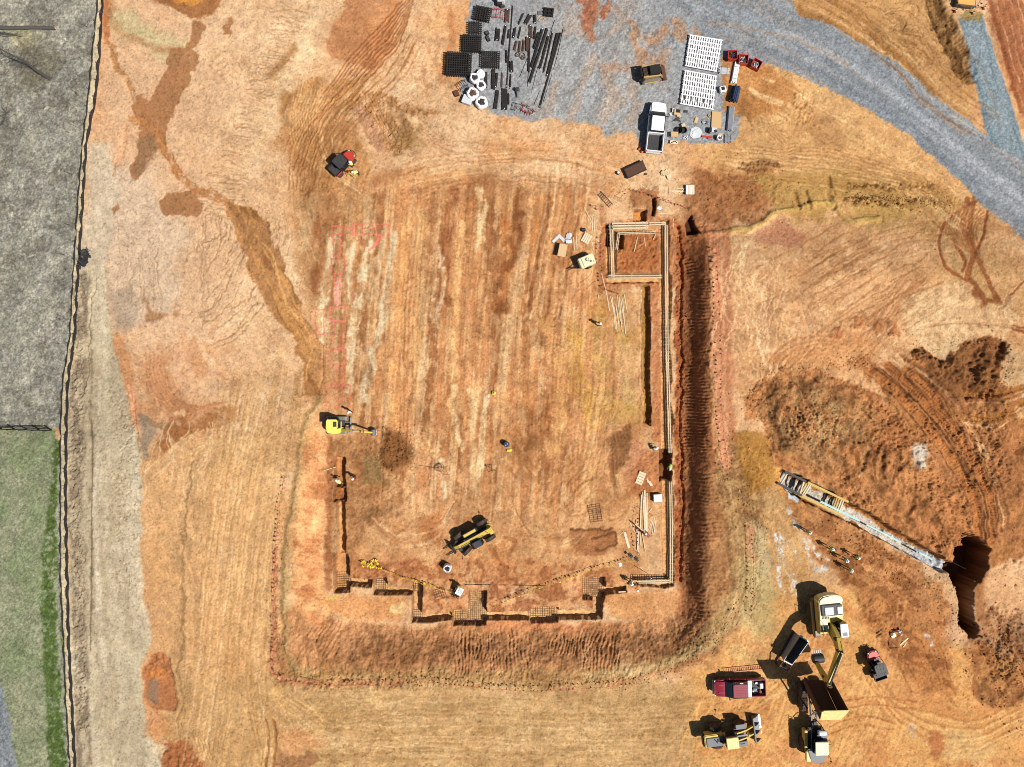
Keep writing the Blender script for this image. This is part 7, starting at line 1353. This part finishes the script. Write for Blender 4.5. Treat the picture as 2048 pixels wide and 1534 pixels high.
prop('water_jug', (1236, 347), [('cyl', (0, 0, .2), .2, .36, 'blue', {'r2': .18}), ('cyl', (0, 0, .41), .13, .08, 'white')], 'small blue jug left of the dark steel box', 'jug'); prop('tool_bag', (1291, 349), [('box', (0, 0, .12), (.3, .22, .2), 'rebarb', {'bev': .05}), ('box', (.1, 0, .25), (.15, .05, .1), 'black'), ('box', (-.2, -.15, .04), (.3, .08, .05), 'timber', {'rz': .8})], 'small brown bag right of the dark steel box', 'bag')
random.seed(8)
prop('cardboard_pile', (1332, 350), [('box', (random.uniform(-.4, .4), random.uniform(-.5, .5), .04+.025*k), (random.uniform(.4, .7), random.uniform(.2, .5), .02), 'timber' if k % 2 else 'ply', {'rz': random.uniform(0, 3), 'rx': random.uniform(-.2, .2)}) for k in range(9)], 'heap of tan cardboard scraps right of the dark steel box', 'scrap heap', smooth=False)
prop('board_stack', (1379, 381), [('box', (-.38+.25*k, 0, .22), (.235, 1.1, .44), 'timberw' if k % 2 else 'white', {'bev': .01}) for k in range(4)], 'small stack of white boards at the right end of loose lumber', 'board stack')
def plank(a, b, label, w=.12, m='timber', grp='loose planks on the pad', z=.03, th=.05):
    A, B = P(*a), P(*b); A.z += z; B.z += z+random.uniform(0, .03); t = MB(); t.beam((0, 0, 0), B-A, w, th, m); t.beam((B-A)*.3+Vector((0, 0, th*.51)), (B-A)*.32+Vector((0, 0, th*.51)), w*.6, .004, 'timber')
    return tag(t.build('plank', None, False, A), label, 'plank', grp)
random.seed(21)
for a, b, lb, w in [((1275, 366), (1297, 380), 'thin plank slanting towards the north pennant line', .09), ((1298, 380), (1316, 375), 'short thin plank meeting the slanting one north of the flags', .09), ((1338, 382), (1372, 383), 'plank running into the white board stack', .14), ((1338, 380), (1352, 388), 'short plank crossing the left end of the board stack lumber', .09), ((1348, 376), (1370, 378), 'upper short plank left of the white board stack', .09), ((1357, 389), (1369, 377), 'diagonal plank leaning at the white board stack', .09), ((1339, 372), (1339, 388), 'dark short upright plank at the left end of the lumber', .08),
    ((1168, 414), (1184, 446), 'long thin plank pointing down to the three parallel ones', .08), ((1221, 396), (1242, 409), 'thin plank right of the broken ladder', .08), ((1228, 405), (1236, 413), 'very short plank right of the broken ladder', .07), ((1314, 427), (1345, 428), 'thin plank on the clay above the ring north east corner', .09), ((1347, 437), (1347, 461), 'reddish stake board outside the ring north east corner', .07),
    ((1191, 478), (1202, 487), 'short stub plank right of the slatted pallet', .12), ((1183, 480), (1187, 500), 'thin plank hanging below the slatted pallet', .07), ((1203, 546), (1214, 592), 'upper long plank lying below the ring', .1), ((1214, 592), (1219, 622), 'lower long plank lying below the ring', .1), ((1197, 590), (1197, 596), 'tiny wood offcut left of the long planks', .1), ((1240, 425), (1252, 432), 'tiny offcut left of the square pit', .06),
    ((1275, 475), (1268, 504), 'slanting plank inside the formwork ring', .09), ((1288, 474), (1291, 494), 'short plank inside the formwork ring, right of the slanting one', .07), ((1279, 491), (1288, 487), 'tiny cross piece inside the formwork ring', .06), ((1312, 468), (1306, 480), 'short plank in the inner north east corner of the ring', .08),
    ((1237, 1184), (1251, 1183), 'pale board lying in the last south east trench', .14), ((1280, 1133), (1287, 1142), 'short board above the return trench', .08), ((1304, 1016), (1297, 1025), 'short plank lying askew right of the long planks', .1), ((1298, 963), (1304, 972), 'broken board right of the tan pallet', .3), ((1294, 955), (1296, 964), 'broken pale board touching the tan pallet', .2), ((1260, 1046), (1272, 1068), 'thin plank slanting over the pennant line at the south planks', .09), ((1247, 1062), (1240, 1070), 'thin stick at the corner of the dug patch', .05),
    ((1249, 1064), (1258, 1096), 'pale board left of the short red pennants', .3), ((648, 941), (672, 934), 'white stick lying across the west cut edge', .07)]:
    plank(a, b, lb, w, 'timberw' if w > .12 or 'white' in lb else 'timber')
for k, (x, y0, y1) in enumerate([(1184, 434, 462), (1188, 435, 462), (1191.5, 435, 462)]): plank((x, y0), (x+.5, y1), 'one of three parallel planks left of the ring corner', .1, grp='three parallel planks left of the ring')
for k, (x, y0, y1) in enumerate([(1147, 474, 501), (1152.5, 473, 500)]): plank((x, y0), (x+1.5, y1), 'one of two parallel planks right of the white sheets', .1, grp='two parallel planks near the white sheets')
for k in range(9): x = 1221+k*3.4; plank((x, 588+random.uniform(0, 26)), (x+6, 650+random.uniform(-30, 18)), 'long narrow plank in the loose pile south of the ring', .09, 'timber' if k % 3 else 'timberw', 'loose plank pile south of the ring', .03+.03*(k % 2))
for k, (a, b, w) in enumerate([((1289, 980), (1293, 1062), .2), ((1285, 984), (1289, 1060), .1), ((1282.5, 989), (1280, 1055), .12), ((1294, 986), (1294, 1063), .14), ((1287, 1000), (1290, 1060), .1), ((1273, 1040), (1275, 1100), .14), ((1277, 1055), (1277, 1109), .1), ((1279, 1062), (1281, 1090), .08), ((1284, 1066), (1290, 1102), .08)]): plank(a, b, 'long pale plank in the stack beside the east trench', w, 'timberw' if k % 2 == 0 else 'timber', 'long plank stack beside the east trench', .03+.05*(k % 3))
for k, (a, b) in enumerate([((1303, 1042), (1296, 1061)), ((1306, 1041), (1299, 1062)), ((1309, 1033), (1304, 1069)), ((1312, 1036), (1307, 1069))]): plank(a, b, 'short plank fanned out right of the long plank stack', .1, grp='fanned short planks beside the east trench')
def slat_pallet(c, w, h, rz, label, n=4, m='timber'):
    t = MB(); W, H = w*S, h*S
    for x in (-.42, 0, .42): t.box((x*W, 0, .06), (.08, H, .1), m)
    for k in range(n): t.box((0, H*((k+.5)/n-.5), .13), (W, H/n*.82, .03), m)
    return tag(t.build('pallet', None, False, P(*c), rz), label, 'pallet')
slat_pallet((1173, 477), 19, 17, -.52+math.pi/2, 'slatted timber pallet left of the pennants and above the compressor', 4, 'timberw'); slat_pallet((1281, 956), 14, 26, -.38, 'tan pallet standing above the long plank stack', 5, 'timberw')
prop('plywood_sheet', (1124, 503), [('box', (0, 0, .8), (.95, 1.5, .05), 'ply', {'rz': -.2}), ('tube', (-.4, -.6, 0), (-.35, -.55, .8), .03, 'timber'), ('tube', (.4, .5, 0), (.35, .5, .8), .03, 'timber'), ('tube', (-.3, .6, 0), (-.3, .6, .8), .03, 'timber'), ('tube', (.45, -.6, 0), (.4, -.6, .8), .03, 'timber'), ('box', (.55, -.5, .1), (.12, .1, .2), 'rebarb')], 'plywood topped work bench casting a square shadow left of the planks', 'work bench')
prop('insulation_sheet', (1117, 478), [('box', (-.3, 0, .04), (.35, 1.1, .04), 'tarp', {'rz': -.8}), ('box', (.35, .1, .06), (.35, 1.1, .04), 'tarp', {'rz': .8})], 'two pale sheets meeting in an angle above the work bench', 'sheet'); prop('plastic_sheet', (1136, 478), [('box', (random.uniform(-.3, .3), random.uniform(-.5, .5), .04+.03*k), (.5, .4, .02), 'tarp', {'rz': random.uniform(0, 3), 'rx': random.uniform(-.3, .3), 'ry': random.uniform(-.3, .3)}) for k in range(7)], 'crumpled white plastic right of the angled pale sheets', 'plastic sheet', smooth=False)
prop('plastic_sheet', (1318, 417), [('box', (random.uniform(-.2, .2), random.uniform(-.3, .3), .04+.03*k), (.35, .3, .02), 'tarp', {'rz': random.uniform(0, 3), 'rx': random.uniform(-.3, .3)}) for k in range(5)], 'small crumpled white plastic above the ring north east corner', 'plastic sheet', smooth=False)
prop('bucket', (1167, 461), [('lathe', [(.2, 0), (.24, .4), (.21, .41), (.19, .3), (.01, .29)], 'black', {}), ('tube', (-.23, 0, .4), (.23, 0, .45), .012, 'silver')], 'small black bucket above the slatted pallet', 'bucket')
def ladder(a, b, w, label, m, n, z=.06):
    A, B = P(*a), P(*b); d = B-A; sd = Vector((-d.y, d.x, 0)).normalized()*w/2; e = empty('ladder', A, 0, label, 'ladder')
    for s_ in (-1, 1): t = MB(); t.beam(sd*s_+Vector((0, 0, z)), d+sd*s_+Vector((0, 0, z)), .07, .09, m); t.build('rail', e)
    r = None
    for k in range(n):
        q = d*((k+.5)/n)+Vector((0, 0, z))
        if r is None: t = MB(); t.tube(-sd, sd, .025, m if m != 'rebar' else 'rebar'); r = t.build('rung', e); o = r
        else: o = r.copy(); COL.objects.link(o); o.parent = e
        o.location = q
MATS.pop('x', None); M['pinkl'] = mat('orange_fibreglass', (.5, .16, .1), .5, dirt=.3)
ladder((1445, 1341), (1525, 1333), .5, 'long orange ladder lying flat above the maroon pickup', 'pinkl', 22); ladder((1198, 386), (1222, 412), .55, 'broken dark ladder lying north west of the ring', 'rebarb', 8)
# pad equipment
prop('laser_level', (988, 786), [('box', (0, 0, .25), (.42, .36, .3), 'lime', {'bev': .04}), ('cyl', (0, 0, .45), .08, .14, 'black'), ('tube', (0, .15, .1), (0, 1.0, .15), .025, 'timber')], 'small lime yellow box with a stick in the middle of the pad', 'level')
prop('water_barrel', (1013, 888), [('lathe', [(.3, 0), (.34, .25), (.34, .6), (.3, .85), (.05, .86), (.01, .86)], 'blue', {}), ('cyl', (.1, .08, .88), .05, .05, 'white'), ('cyl', (-.1, -.08, .88), .05, .05, 'white')], 'dark blue barrel standing on the pad', 'barrel')
prop('yellow_bag', (1018, 901), [('box', (0, 0, .1), (.5, .25, .15), 'flagy', {'bev': .05}), ('box', (.2, .05, .12), (.25, .3, .1), 'flagy', {'rz': .6, 'bev': .03})], 'yellow crumpled bag below the dark blue barrel', 'bag')
def tripod(c, label, h=1.2, m='oak', head='black', spread=.55):
    t = MB()
    for k in range(3): a = k*2.1+c[0]; t.tube((math.cos(a)*spread, math.sin(a)*spread, 0), (0, 0, h), .03, m)
    t.box((0, 0, h+.06), (.16, .14, .16), head, bev=.02); t.tube((0, 0, h+.1), (.2, .1, h+.16), .03, head); return tag(t.build('tripod', None, False, P(*c)), label, 'tripod')
tripod((984, 938), 'dark surveying tripod on the pad right of the cable coil'); tripod((703, 350), 'yellow legged surveying tripod below the utility vehicle', 1.3, 'flagy', 'redsh', .6)
for i, (u, v) in enumerate([(1260, 1110), (1272, 1117)]): prop('sign_stand', (u, v), [('cyl', (0, 0, .04), .25, .08, 'black'), ('tube', (0, 0, 0), (0, 0, .9), .04, 'black'), ('box', (0, 0, .9), (.3, .3, .08), 'black', {'bev': .02, 'rz': .7})], ['left', 'right'][i]+' one of two black stands at the east end of the yellow flags', 'stand')
prop('steel_post', (1294, 1146), [('tube', (0, 0, -.3), (.05, 0, 2.4), .03, 'timberw'), ('cyl', (.05, 0, 2.42), .05, .06, 'white')], 'tall thin pale pole beside the two trench workers', 'pole')
prop('survey_paper', (1240, 1129), [('box', (0, 0, .03), (.3, .5, .03), 'tarp', {'rz': .3}), ('box', (.05, 0, .06), (.25, .35, .02), 'white')], 'small pale slab lying under the yellow flags', 'slab')
# ---- trench shields in the pipe trench
def shield(a0, a1, b0, b1, m, label, sp, h=1.9):
    zb = -1.3+gz(*a0); c = P(*a0, .0); e = empty('trench_shield', c, 0, label, 'trench shield', 'trench shields in the pipe trench')
    for (p, q) in ((a0, a1), (b0, b1)):
        A, B = P(*p, .25)-c, P(*q, .25)-c; t = MB(); A.z -= h/2; B.z -= h/2; t.beam(A, B, .16, h, m)
        for z in (h/2-.03, -h/2+.1): t.beam(A+Vector((0, 0, z)), B+Vector((0, 0, z)), .26, .12, m)
        t.build('side_wall', e)
    for s_ in sp:
        A = P(*a0, .0).lerp(P(*a1, .0), s_)-c; B = P(*b0, .0).lerp(P(*b1, .0), s_)-c
        for z in (0, -1.2): t = MB(); t.tube(A+Vector((0, 0, z)), B+Vector((0, 0, z)), .1, m if z else 'timberw', 10); t.build('spreader', e)
    return e
shield((1555, 966), (1604, 991), (1570, 943), (1612, 963), 'black', 'black trench shield at the upper left end of the trench', (.12, .9)); shield((1601, 990), (1687, 1032), (1616, 965), (1697, 1004), 'trench', 'mustard trench shield with two pairs of spreaders, right of the black one', (.03, .07, .83, .88))
bundle((1640, 1003), (1716, 1040), 4, 'pale teal pipe laid on the gravel in the trench', 'teal', .14, 'drain_pipe', 'pipe', 'pipes in the trench', .15); bundle((1730, 1048), (1800, 1084), 3, 'pale teal pipe half buried in white gravel', 'teal', .1, 'drain_pipe', 'pipe', 'pipes in the trench', -.02); bundle((1836, 1104), (1862, 1118), 3, 'short pale pipe end near the pit', 'teal', .1, 'drain_pipe', 'pipe', 'pipes in the trench', .02)
# bedding box
q = [P(1600, 1271, 1.7), P(1619, 1283, 1.7), P(1584, 1331, 1.4), P(1567, 1322, 1.4)]; c0 = P(1580, 1292); e = empty('bedding_box', c0, 0, 'grey steel stone hopper on a skid frame beside the big excavator', 'hopper')
mid = sum(q, Vector())/4; inn = [mid.lerp(p, .55) for p in q]; inn = [Vector((p.x-.1, p.y, .55)) for p in inn]; t = MB(); i = t.mi(M['galv']); j = t.mi(M['grey'])
vo = [t.bm.verts.new(p-c0) for p in q]; vi = [t.bm.verts.new(mid.lerp(p, .93)-c0) for p in q]; vb = [t.bm.verts.new(p-c0) for p in inn]; ve = [t.bm.verts.new(Vector((p.x, p.y, .45))-c0+Vector((0, 0, 0))) for p in [mid.lerp(p, .62) for p in q]]
for k in range(4):
    n = (k+1) % 4; t.bm.faces.new((vo[k], vo[n], vi[n], vi[k])).material_index = i; t.bm.faces.new((vi[k], vi[n], vb[n], vb[k])).material_index = j; t.bm.faces.new((vo[n], vo[k], ve[k], ve[n])).material_index = i
t.bm.faces.new(vb).material_index = j; t.bm.faces.new(ve[::-1]).material_index = i; t.build('hopper', e)
t = MB(); zz = c0.z
for a, b in ((q[0], q[3]), (q[1], q[2])): A = Vector((a.x-.1, a.y, zz+.1))-c0; B = Vector((b.x, b.y, zz+.1))-c0; B = B+(B-A).normalized()*.9; t.beam(A, B, .12, .16, 'rebarb'); t.beam(B, B+Vector((.1, 0, .9)), .1, .1, 'rebarb'); t.beam(b-c0, B+Vector((.1, 0, .9)), .1, .1, 'rebarb')
A = Vector((q[3].x, q[3].y, zz+.9))-c0; t.build('skid_frame', e)
t = MB(); t.beam(q[3]-c0+Vector((-.15, -.75, -.5)), q[2]-c0+Vector((-.15, -.75, -.5)), .08, .08, 'silver'); t.build('tow_rail', e)
# tangle of tools south east
tripod((1793, 1264), 'small orange tripod at the tool spread in the south east', .9, 'rust', 'tarp', .7)
prop('tool_case', (1784, 1269), [('box', (0, 0, .2), (.55, .5, .35), 'lime', {'bev': .04, 'rz': .5}), ('box', (-.2, .15, .39), (.3, .35, .03), 'black', {'rz': .5})], 'lime yellow and black case among the tool spread', 'case'); prop('tool_bag', (1797, 1262), [('box', (0, 0, .2), (.5, .3, .3), 'tarp', {'bev': .08}), ('box', (-.4, .1, .2), (.4, .25, .25), 'redsh', {'bev': .06}), ('box', (.1, .2, .35), (.2, .2, .1), 'black', {'bev': .02})], 'grey and red bag at the top of the tool spread', 'bag')
for a, b, lb, w in [((1773, 1249), (1753, 1268), 'dark plank left of the tool spread', .1), ((1778, 1258), (1752, 1275), 'second dark plank left of the tool spread', .08), ((1816, 1276), (1800, 1290), 'white plank right of the tool spread', .16), ((1812, 1286), (1806, 1294), 'short pale offcut below the white plank of the tool spread', .1), ((1776, 1280), (1782, 1298), 'thin leg bar at the lower left of the tool spread', .06), ((1782, 1297), (1798, 1295), 'thin bar along the bottom of the tool spread', .05), ((1775, 1276), (1794, 1292), 'tan bar crossing the tool spread', .07), ((1800, 1262), (1816, 1276), 'thin dark bar at the right of the tool spread', .05)]: plank(a, b, lb, w, 'timberw' if 'white' in lb or 'pale' in lb else 'rust', 'boards of the tool spread')
prop('wire_tangle', (1606, 1215), [('path', [(.3*math.cos(k*.9)+.1*math.sin(k*2.3), .7*math.sin(k*.5), .05+.02*(k % 4)) for k in range(26)], .015, 'rust')], 'rust coloured wire tangle left of the big excavator', 'wire')
# tank with amber lid
e = empty('sump_tank', P(1928, -3), -.12, 'square amber lidded sump at the top right with flags round it', 'tank')
t = MB(); t.box((0, 0, .3), (2.3, 2.4, .6), 'oak', bev=.03); t.build('walls', e); t = MB(); t.box((0, 0, .63), (2.05, 2.15, .06), 'tank', bev=.02); t.build('lid', e)
for u, v, lb in [(1909, 23, 'red cone at the left corner of the amber sump flags'), (1944, 27, 'red cone in front of the amber sump'), (1966, 17, 'red cone at the right corner of the amber sump flags')]: prop('traffic_cone', (u, v), [('box', (0, 0, .02), (.34, .34, .04), 'black'), ('cyl', (0, 0, .3), .14, .55, 'flagr', {'r2': .03}), ('cyl', (0, 0, .34), .105, .1, 'white', {'r2': .085})], lb, 'cone')
# ------------------------------------------------------------------ people (skinned single-surface bodies)
def person(head_px, face, top, vest, hatm, label, pose='stand', legs='jeans', hat=True, base=None, z=None, hh=1.7, grp='workers on the site'):
    """head_px = where the head is seen; face = heading in degrees (0 = right, 90 = up)"""
    pos = base if base is not None else P(head_px[0], head_px[1], hh)-Vector((0, 0, hh))
    if z is not None: pos.z = z
    J = {}; R_ = {}; E = []
    lean = {'stand': .03, 'walk': .08, 'bend': 1.05, 'crouch': .6, 'arms': .12}[pose]; sq = 1.0 if pose != 'crouch' else .52
    hipz = .95*sq; sp = Vector((math.sin(lean), 0, math.cos(lean)))
    def j(n, p, r): J[n] = Vector(p); R_[n] = r
    j('pelvis', (0, 0, hipz), .15); j('waist', J['pelvis']+sp*.16, .135); j('chest', J['pelvis']+sp*.36, .165); j('neckb', J['pelvis']+sp*.52, .085); hl = lean*.5; hd_ = Vector((math.sin(hl), 0, math.cos(hl)))
    j('neck', J['neckb']+hd_*.07, .058); j('head', J['neck']+hd_*.1+Vector((.015, 0, 0)), .092); j('crown', J['head']+hd_*.09, .075)
    E += [('pelvis', 'waist'), ('waist', 'chest'), ('chest', 'neckb'), ('neckb', 'neck'), ('neck', 'head'), ('head', 'crown')]
    for s_, S_ in ((1, 'l'), (-1, 'r')):
        st = .18*s_ if pose == 'walk' else .03*s_
        j(S_+'hip', (0, .1*s_, hipz-.06), .105)
        if pose == 'crouch': j(S_+'knee', (.36, .17*s_, .42), .07); j(S_+'ank', (.02, .16*s_, .09), .048); j(S_+'toe', (.2, .18*s_, .05), .045)
        else: j(S_+'knee', (st*.7+.02, .11*s_, .5), .072); j(S_+'ank', (st*(1.0)-.02, .12*s_, .09), .048); j(S_+'toe', (st+.16, .14*s_, .045), .045)
        E += [('pelvis', S_+'hip'), (S_+'hip', S_+'knee'), (S_+'knee', S_+'ank'), (S_+'ank', S_+'toe')]
        shp = J['pelvis']+sp*.46; j(S_+'sh', shp+Vector((0, .19*s_, 0)), .068)
        if pose in ('bend', 'crouch'): j(S_+'el', J[S_+'sh']+Vector((.12, .05*s_, -.24)), .048); j(S_+'wr', J[S_+'el']+Vector((.16, -.05*s_, -.2)), .032)
        elif pose == 'arms': j(S_+'el', J[S_+'sh']+Vector((.1, .08*s_, -.24)), .048); j(S_+'wr', J[S_+'el']+Vector((.22, -.06*s_, .0)), .032)
        else: sw = (-.12*s_ if pose == 'walk' else .02); j(S_+'el', J[S_+'sh']+Vector((sw, .07*s_, -.27)), .048); j(S_+'wr', J[S_+'el']+Vector((sw+.08, .01*s_, -.23)), .032)
        E += [('chest', S_+'sh'), (S_+'sh', S_+'el'), (S_+'el', S_+'wr')]
        d = (J[S_+'wr']-J[S_+'el']).normalized(); j(S_+'palm', J[S_+'wr']+d*.08, .034); E.append((S_+'wr', S_+'palm'))
    names = list(J); me = bpy.data.meshes.new('body'); me.from_pydata([J[n] for n in names], [(names.index(a), names.index(b)) for a, b in E], [])
    o = bpy.data.objects.new('tmp', me); COL.objects.link(o); m = o.modifiers.new('s', 'SKIN'); 
    for i, n in enumerate(names): me.skin_vertices[0].data[i].radius = (R_[n]*(.8 if n in ('pelvis', 'waist', 'chest') else 1), R_[n]*(1.15 if n in ('pelvis', 'waist', 'chest') else 1)); me.skin_vertices[0].data[i].use_root = (n == 'pelvis')
    su = o.modifiers.new('u', 'SUBSURF'); su.levels = 1; su.render_levels = 1
    dg = bpy.context.evaluated_depsgraph_get(); em = bpy.data.meshes.new_from_object(o.evaluated_get(dg)); bpy.data.objects.remove(o)
    bm = bmesh.new(); bm.from_mesh(em)
    mats = ['skin', legs, top, 'boots']
    def near(p, ns): return min((p-J[n]).length for n in ns)
    for f in bm.faces:
        c = f.calc_center_median(); sc_ = {'skin': near(c, ['head', 'crown', 'neck', 'lwr', 'rwr', 'lpalm', 'rpalm']), 'legs': near(c, ['pelvis', 'lhip', 'rhip', 'lknee', 'rknee', 'lank', 'rank'])-.03, 'top': near(c, ['waist', 'chest', 'neckb', 'lsh', 'rsh', 'lel', 'rel'])-.04}
        k = min(sc_, key=sc_.get); f.material_index = {'skin': 0, 'legs': 1, 'top': 2}[k]
        if c.z < .12: f.material_index = 3
    # fingers rooted in the palms, face details on the head
    t = MB(); t.bm.free(); t.bm = bm; t.ms = [M[x] for x in mats]
    for s_, S_ in ((1, 'l'), (-1, 'r')):
        d = (J[S_+'wr']-J[S_+'el']).normalized(); sd = d.cross(Vector((0, s_, 0))); sd = sd.normalized() if sd.length > .1 else Vector((1, 0, 0)); pn = d.cross(sd).normalized(); p0 = J[S_+'palm']
        for k, L in enumerate((.062, .072, .068, .052)): a = p0+sd*(.027-.018*k)+d*.01; b = a+d*L*.55; c = b+(d*.7+pn*-.5*s_).normalized()*L*.5; t.tube(a, b, .0095, 'skin', 6, .009); t.tube(b, c, .009, 'skin', 6, .007)
        a = J[S_+'wr']+sd*.022+d*.03; b = a+(sd*.8+d*.6).normalized()*.04; t.tube(a, b, .011, 'skin', 6, .01); t.tube(b, b+(d+sd*.1)*.03, .01, 'skin', 6, .008)
    fw = Vector((math.cos(hl), 0, -math.sin(hl))); hc = J['head']; t.tube(hc+fw*.085+hd_*.01, hc+fw*.115-hd_*.02, .011, 'skin', 6, .016)
    for y in (-.032, .032): t.box(hc+fw*.088+hd_*.02+Vector((0, y, 0)), (.012, .02, .01), 'black'); 
    t.box(hc+fw*.086-hd_*.045, (.012, .045, .01), 'redsh')
    for y in (-.092, .092): t.box(hc+Vector((0, y, 0)), (.035, .02, .06), 'skin', bev=.008)
    rz = math.radians(face); body = t.build('person', None, True, pos, rz); body.data.name = 'person'; tag(body, label, 'person', grp)
    if vest:
        v = MB(); n = 20; rings = []
        for f_, a_, b_ in ((.1, .15, .17), (.22, .155, .18), (.36, .165, .205), (.46, .13, .2), (.52, .09, .13)):
            c = J['pelvis']+sp*f_; xa = Vector((math.cos(lean), 0, -math.sin(lean))); rings.append([v.bm.verts.new(c+xa*a_*math.cos(2*math.pi*k/n)+Vector((0, b_*math.sin(2*math.pi*k/n), 0))) for k in range(n)])
        i = v.mi(M[vest]); w2 = v.mi(M['silver'])
        for ri, (A, B) in enumerate(zip(rings[:-1], rings[1:])):
            for k in range(n): v.bm.faces.new((A[k], A[(k+1) % n], B[(k+1) % n], B[k])).material_index = i if not (ri == 1 and k % 10 in (2, 3)) else w2
        v.build('safety_vest', body, True)
    if hatm:
        q = MB(); hb = J['crown']+hd_*.0; prof = [(.15, -.02), (.152, -.01), (.118, .0), (.112, .05), (.085, .095), (.04, .118), (.005, .122)] if hat else [(.1, -.06), (.102, .0), (.08, .06), (.03, .085), (.005, .088)]
        q.lathe(prof, hatm, n=20); 
        if hat: q.box((.0, 0, .118), (.17, .02, .015), hatm, bev=.004); q.box((.12, 0, -.012), (.12, .14, .012), hatm, bev=.004)
        h = q.build('hard_hat' if hat else 'hair', body, True); h.location = hb; h.rotation_euler = (0, hl, 0)
    return body
person((1622, 1066), 200, 'shirt', 'hiviz', 'hat', 'person in lime vest and white hard hat standing alone nearest the trench shields', 'stand', 'pants')
person((1668, 1100), 150, 'hiviz', 'hiviz', 'hat', 'person in lime vest walking second in the group east of the chalk marks', 'walk', 'dark', hat=True)
person((1697, 1123), 160, 'shirt', 'hiviz', 'hat', 'person in lime vest with legs apart in the middle of the walking group', 'walk', 'jeans')
person((1719, 1117), 170, 'dark', 'hiviz', 'hat', 'person in lime vest farthest right in the walking group', 'stand', 'dark')
person((1706, 1143), 150, 'shirt', 'hiviz', 'hat', 'person in lime vest lowest in the walking group', 'walk', 'pants')
person((714, 341), 200, 'yvest', 'yvest', 'hat', 'person in pale yellow vest bending by the surveying tripod', 'bend', 'dark', hh=1.4)
person((701, 325), 150, 'yvest', 'yvest', 'hat', 'person in yellow vest reaching into the utility vehicle', 'arms', 'dark')
person((697, 824), 250, 'shirt', None, 'hat', 'person in white shirt standing beside the compact excavator', 'stand', 'jeans')
person((681, 967), 140, 'shirt', 'yvest', 'hat', 'person in pale vest working over the west footing trench', 'bend', 'dark', hh=1.2); person((706, 958), 200, 'redsh', None, 'hat', 'person in dark red shirt and white hat right of the west trench', 'stand', 'jeans')
person((1202, 647), 190, 'redsh', None, 'hat', 'person in dark red shirt alone left of the loose plank pile', 'walk', 'pants')
person((1308, 899), 30, 'shirt', None, 'hat', 'person in white shirt crouching beside the gap in the east trench', 'crouch', 'dark', hh=.9)
person((1347, 931), 250, 'hiviz', 'hiviz', 'hat', 'person in green vest standing down in the open trench gap', 'bend', 'jeans', hh=1.2, z=-1.1)
person((1299, 1074), 140, 'redsh', None, 'hat', 'person in red shirt carrying a plank over the long plank stack', 'bend', 'jeans', hh=1.3)
person((1263, 1168), 330, 'shirt', 'yvest', 'hat', 'person in pale vest standing in the return trench, left of an orange worker', 'arms', 'dark'); person((1278, 1171), 250, 'orange', 'orange', 'hat', 'person in orange vest bending at the end of the return form', 'bend', 'jeans', hh=1.2)
person((917, 1176), 240, 'dark', 'hiviz', 'hat', 'person in lime vest holding a white sheet over the yellow flags', 'arms', 'dark')
t = MB(); t.box((0, 0, 0), (.75, .95, .02), 'white', rz=-.5, rx=.12); t.box((.05, 0, .02), (.5, .6, .01), 'tarp', rz=-.45, rx=.12); tag(t.build('drawing_sheet', None, False, P(919, 1183, 1.15)), 'white sheet held by the worker at the yellow flags', 'sheet')
o = MB(); A = P(1270, 1048, .9); B = P(1298, 1072, .95); o.beam((0, 0, 0), B-A, .12, .05, 'timber'); o.beam((B-A)*.4+Vector((0, 0, .03)), (B-A)*.42+Vector((0, 0, .03)), .1, .01, 'timberw'); tag(o.build('plank', None, False, A), 'plank carried by the person in the red shirt', 'plank')
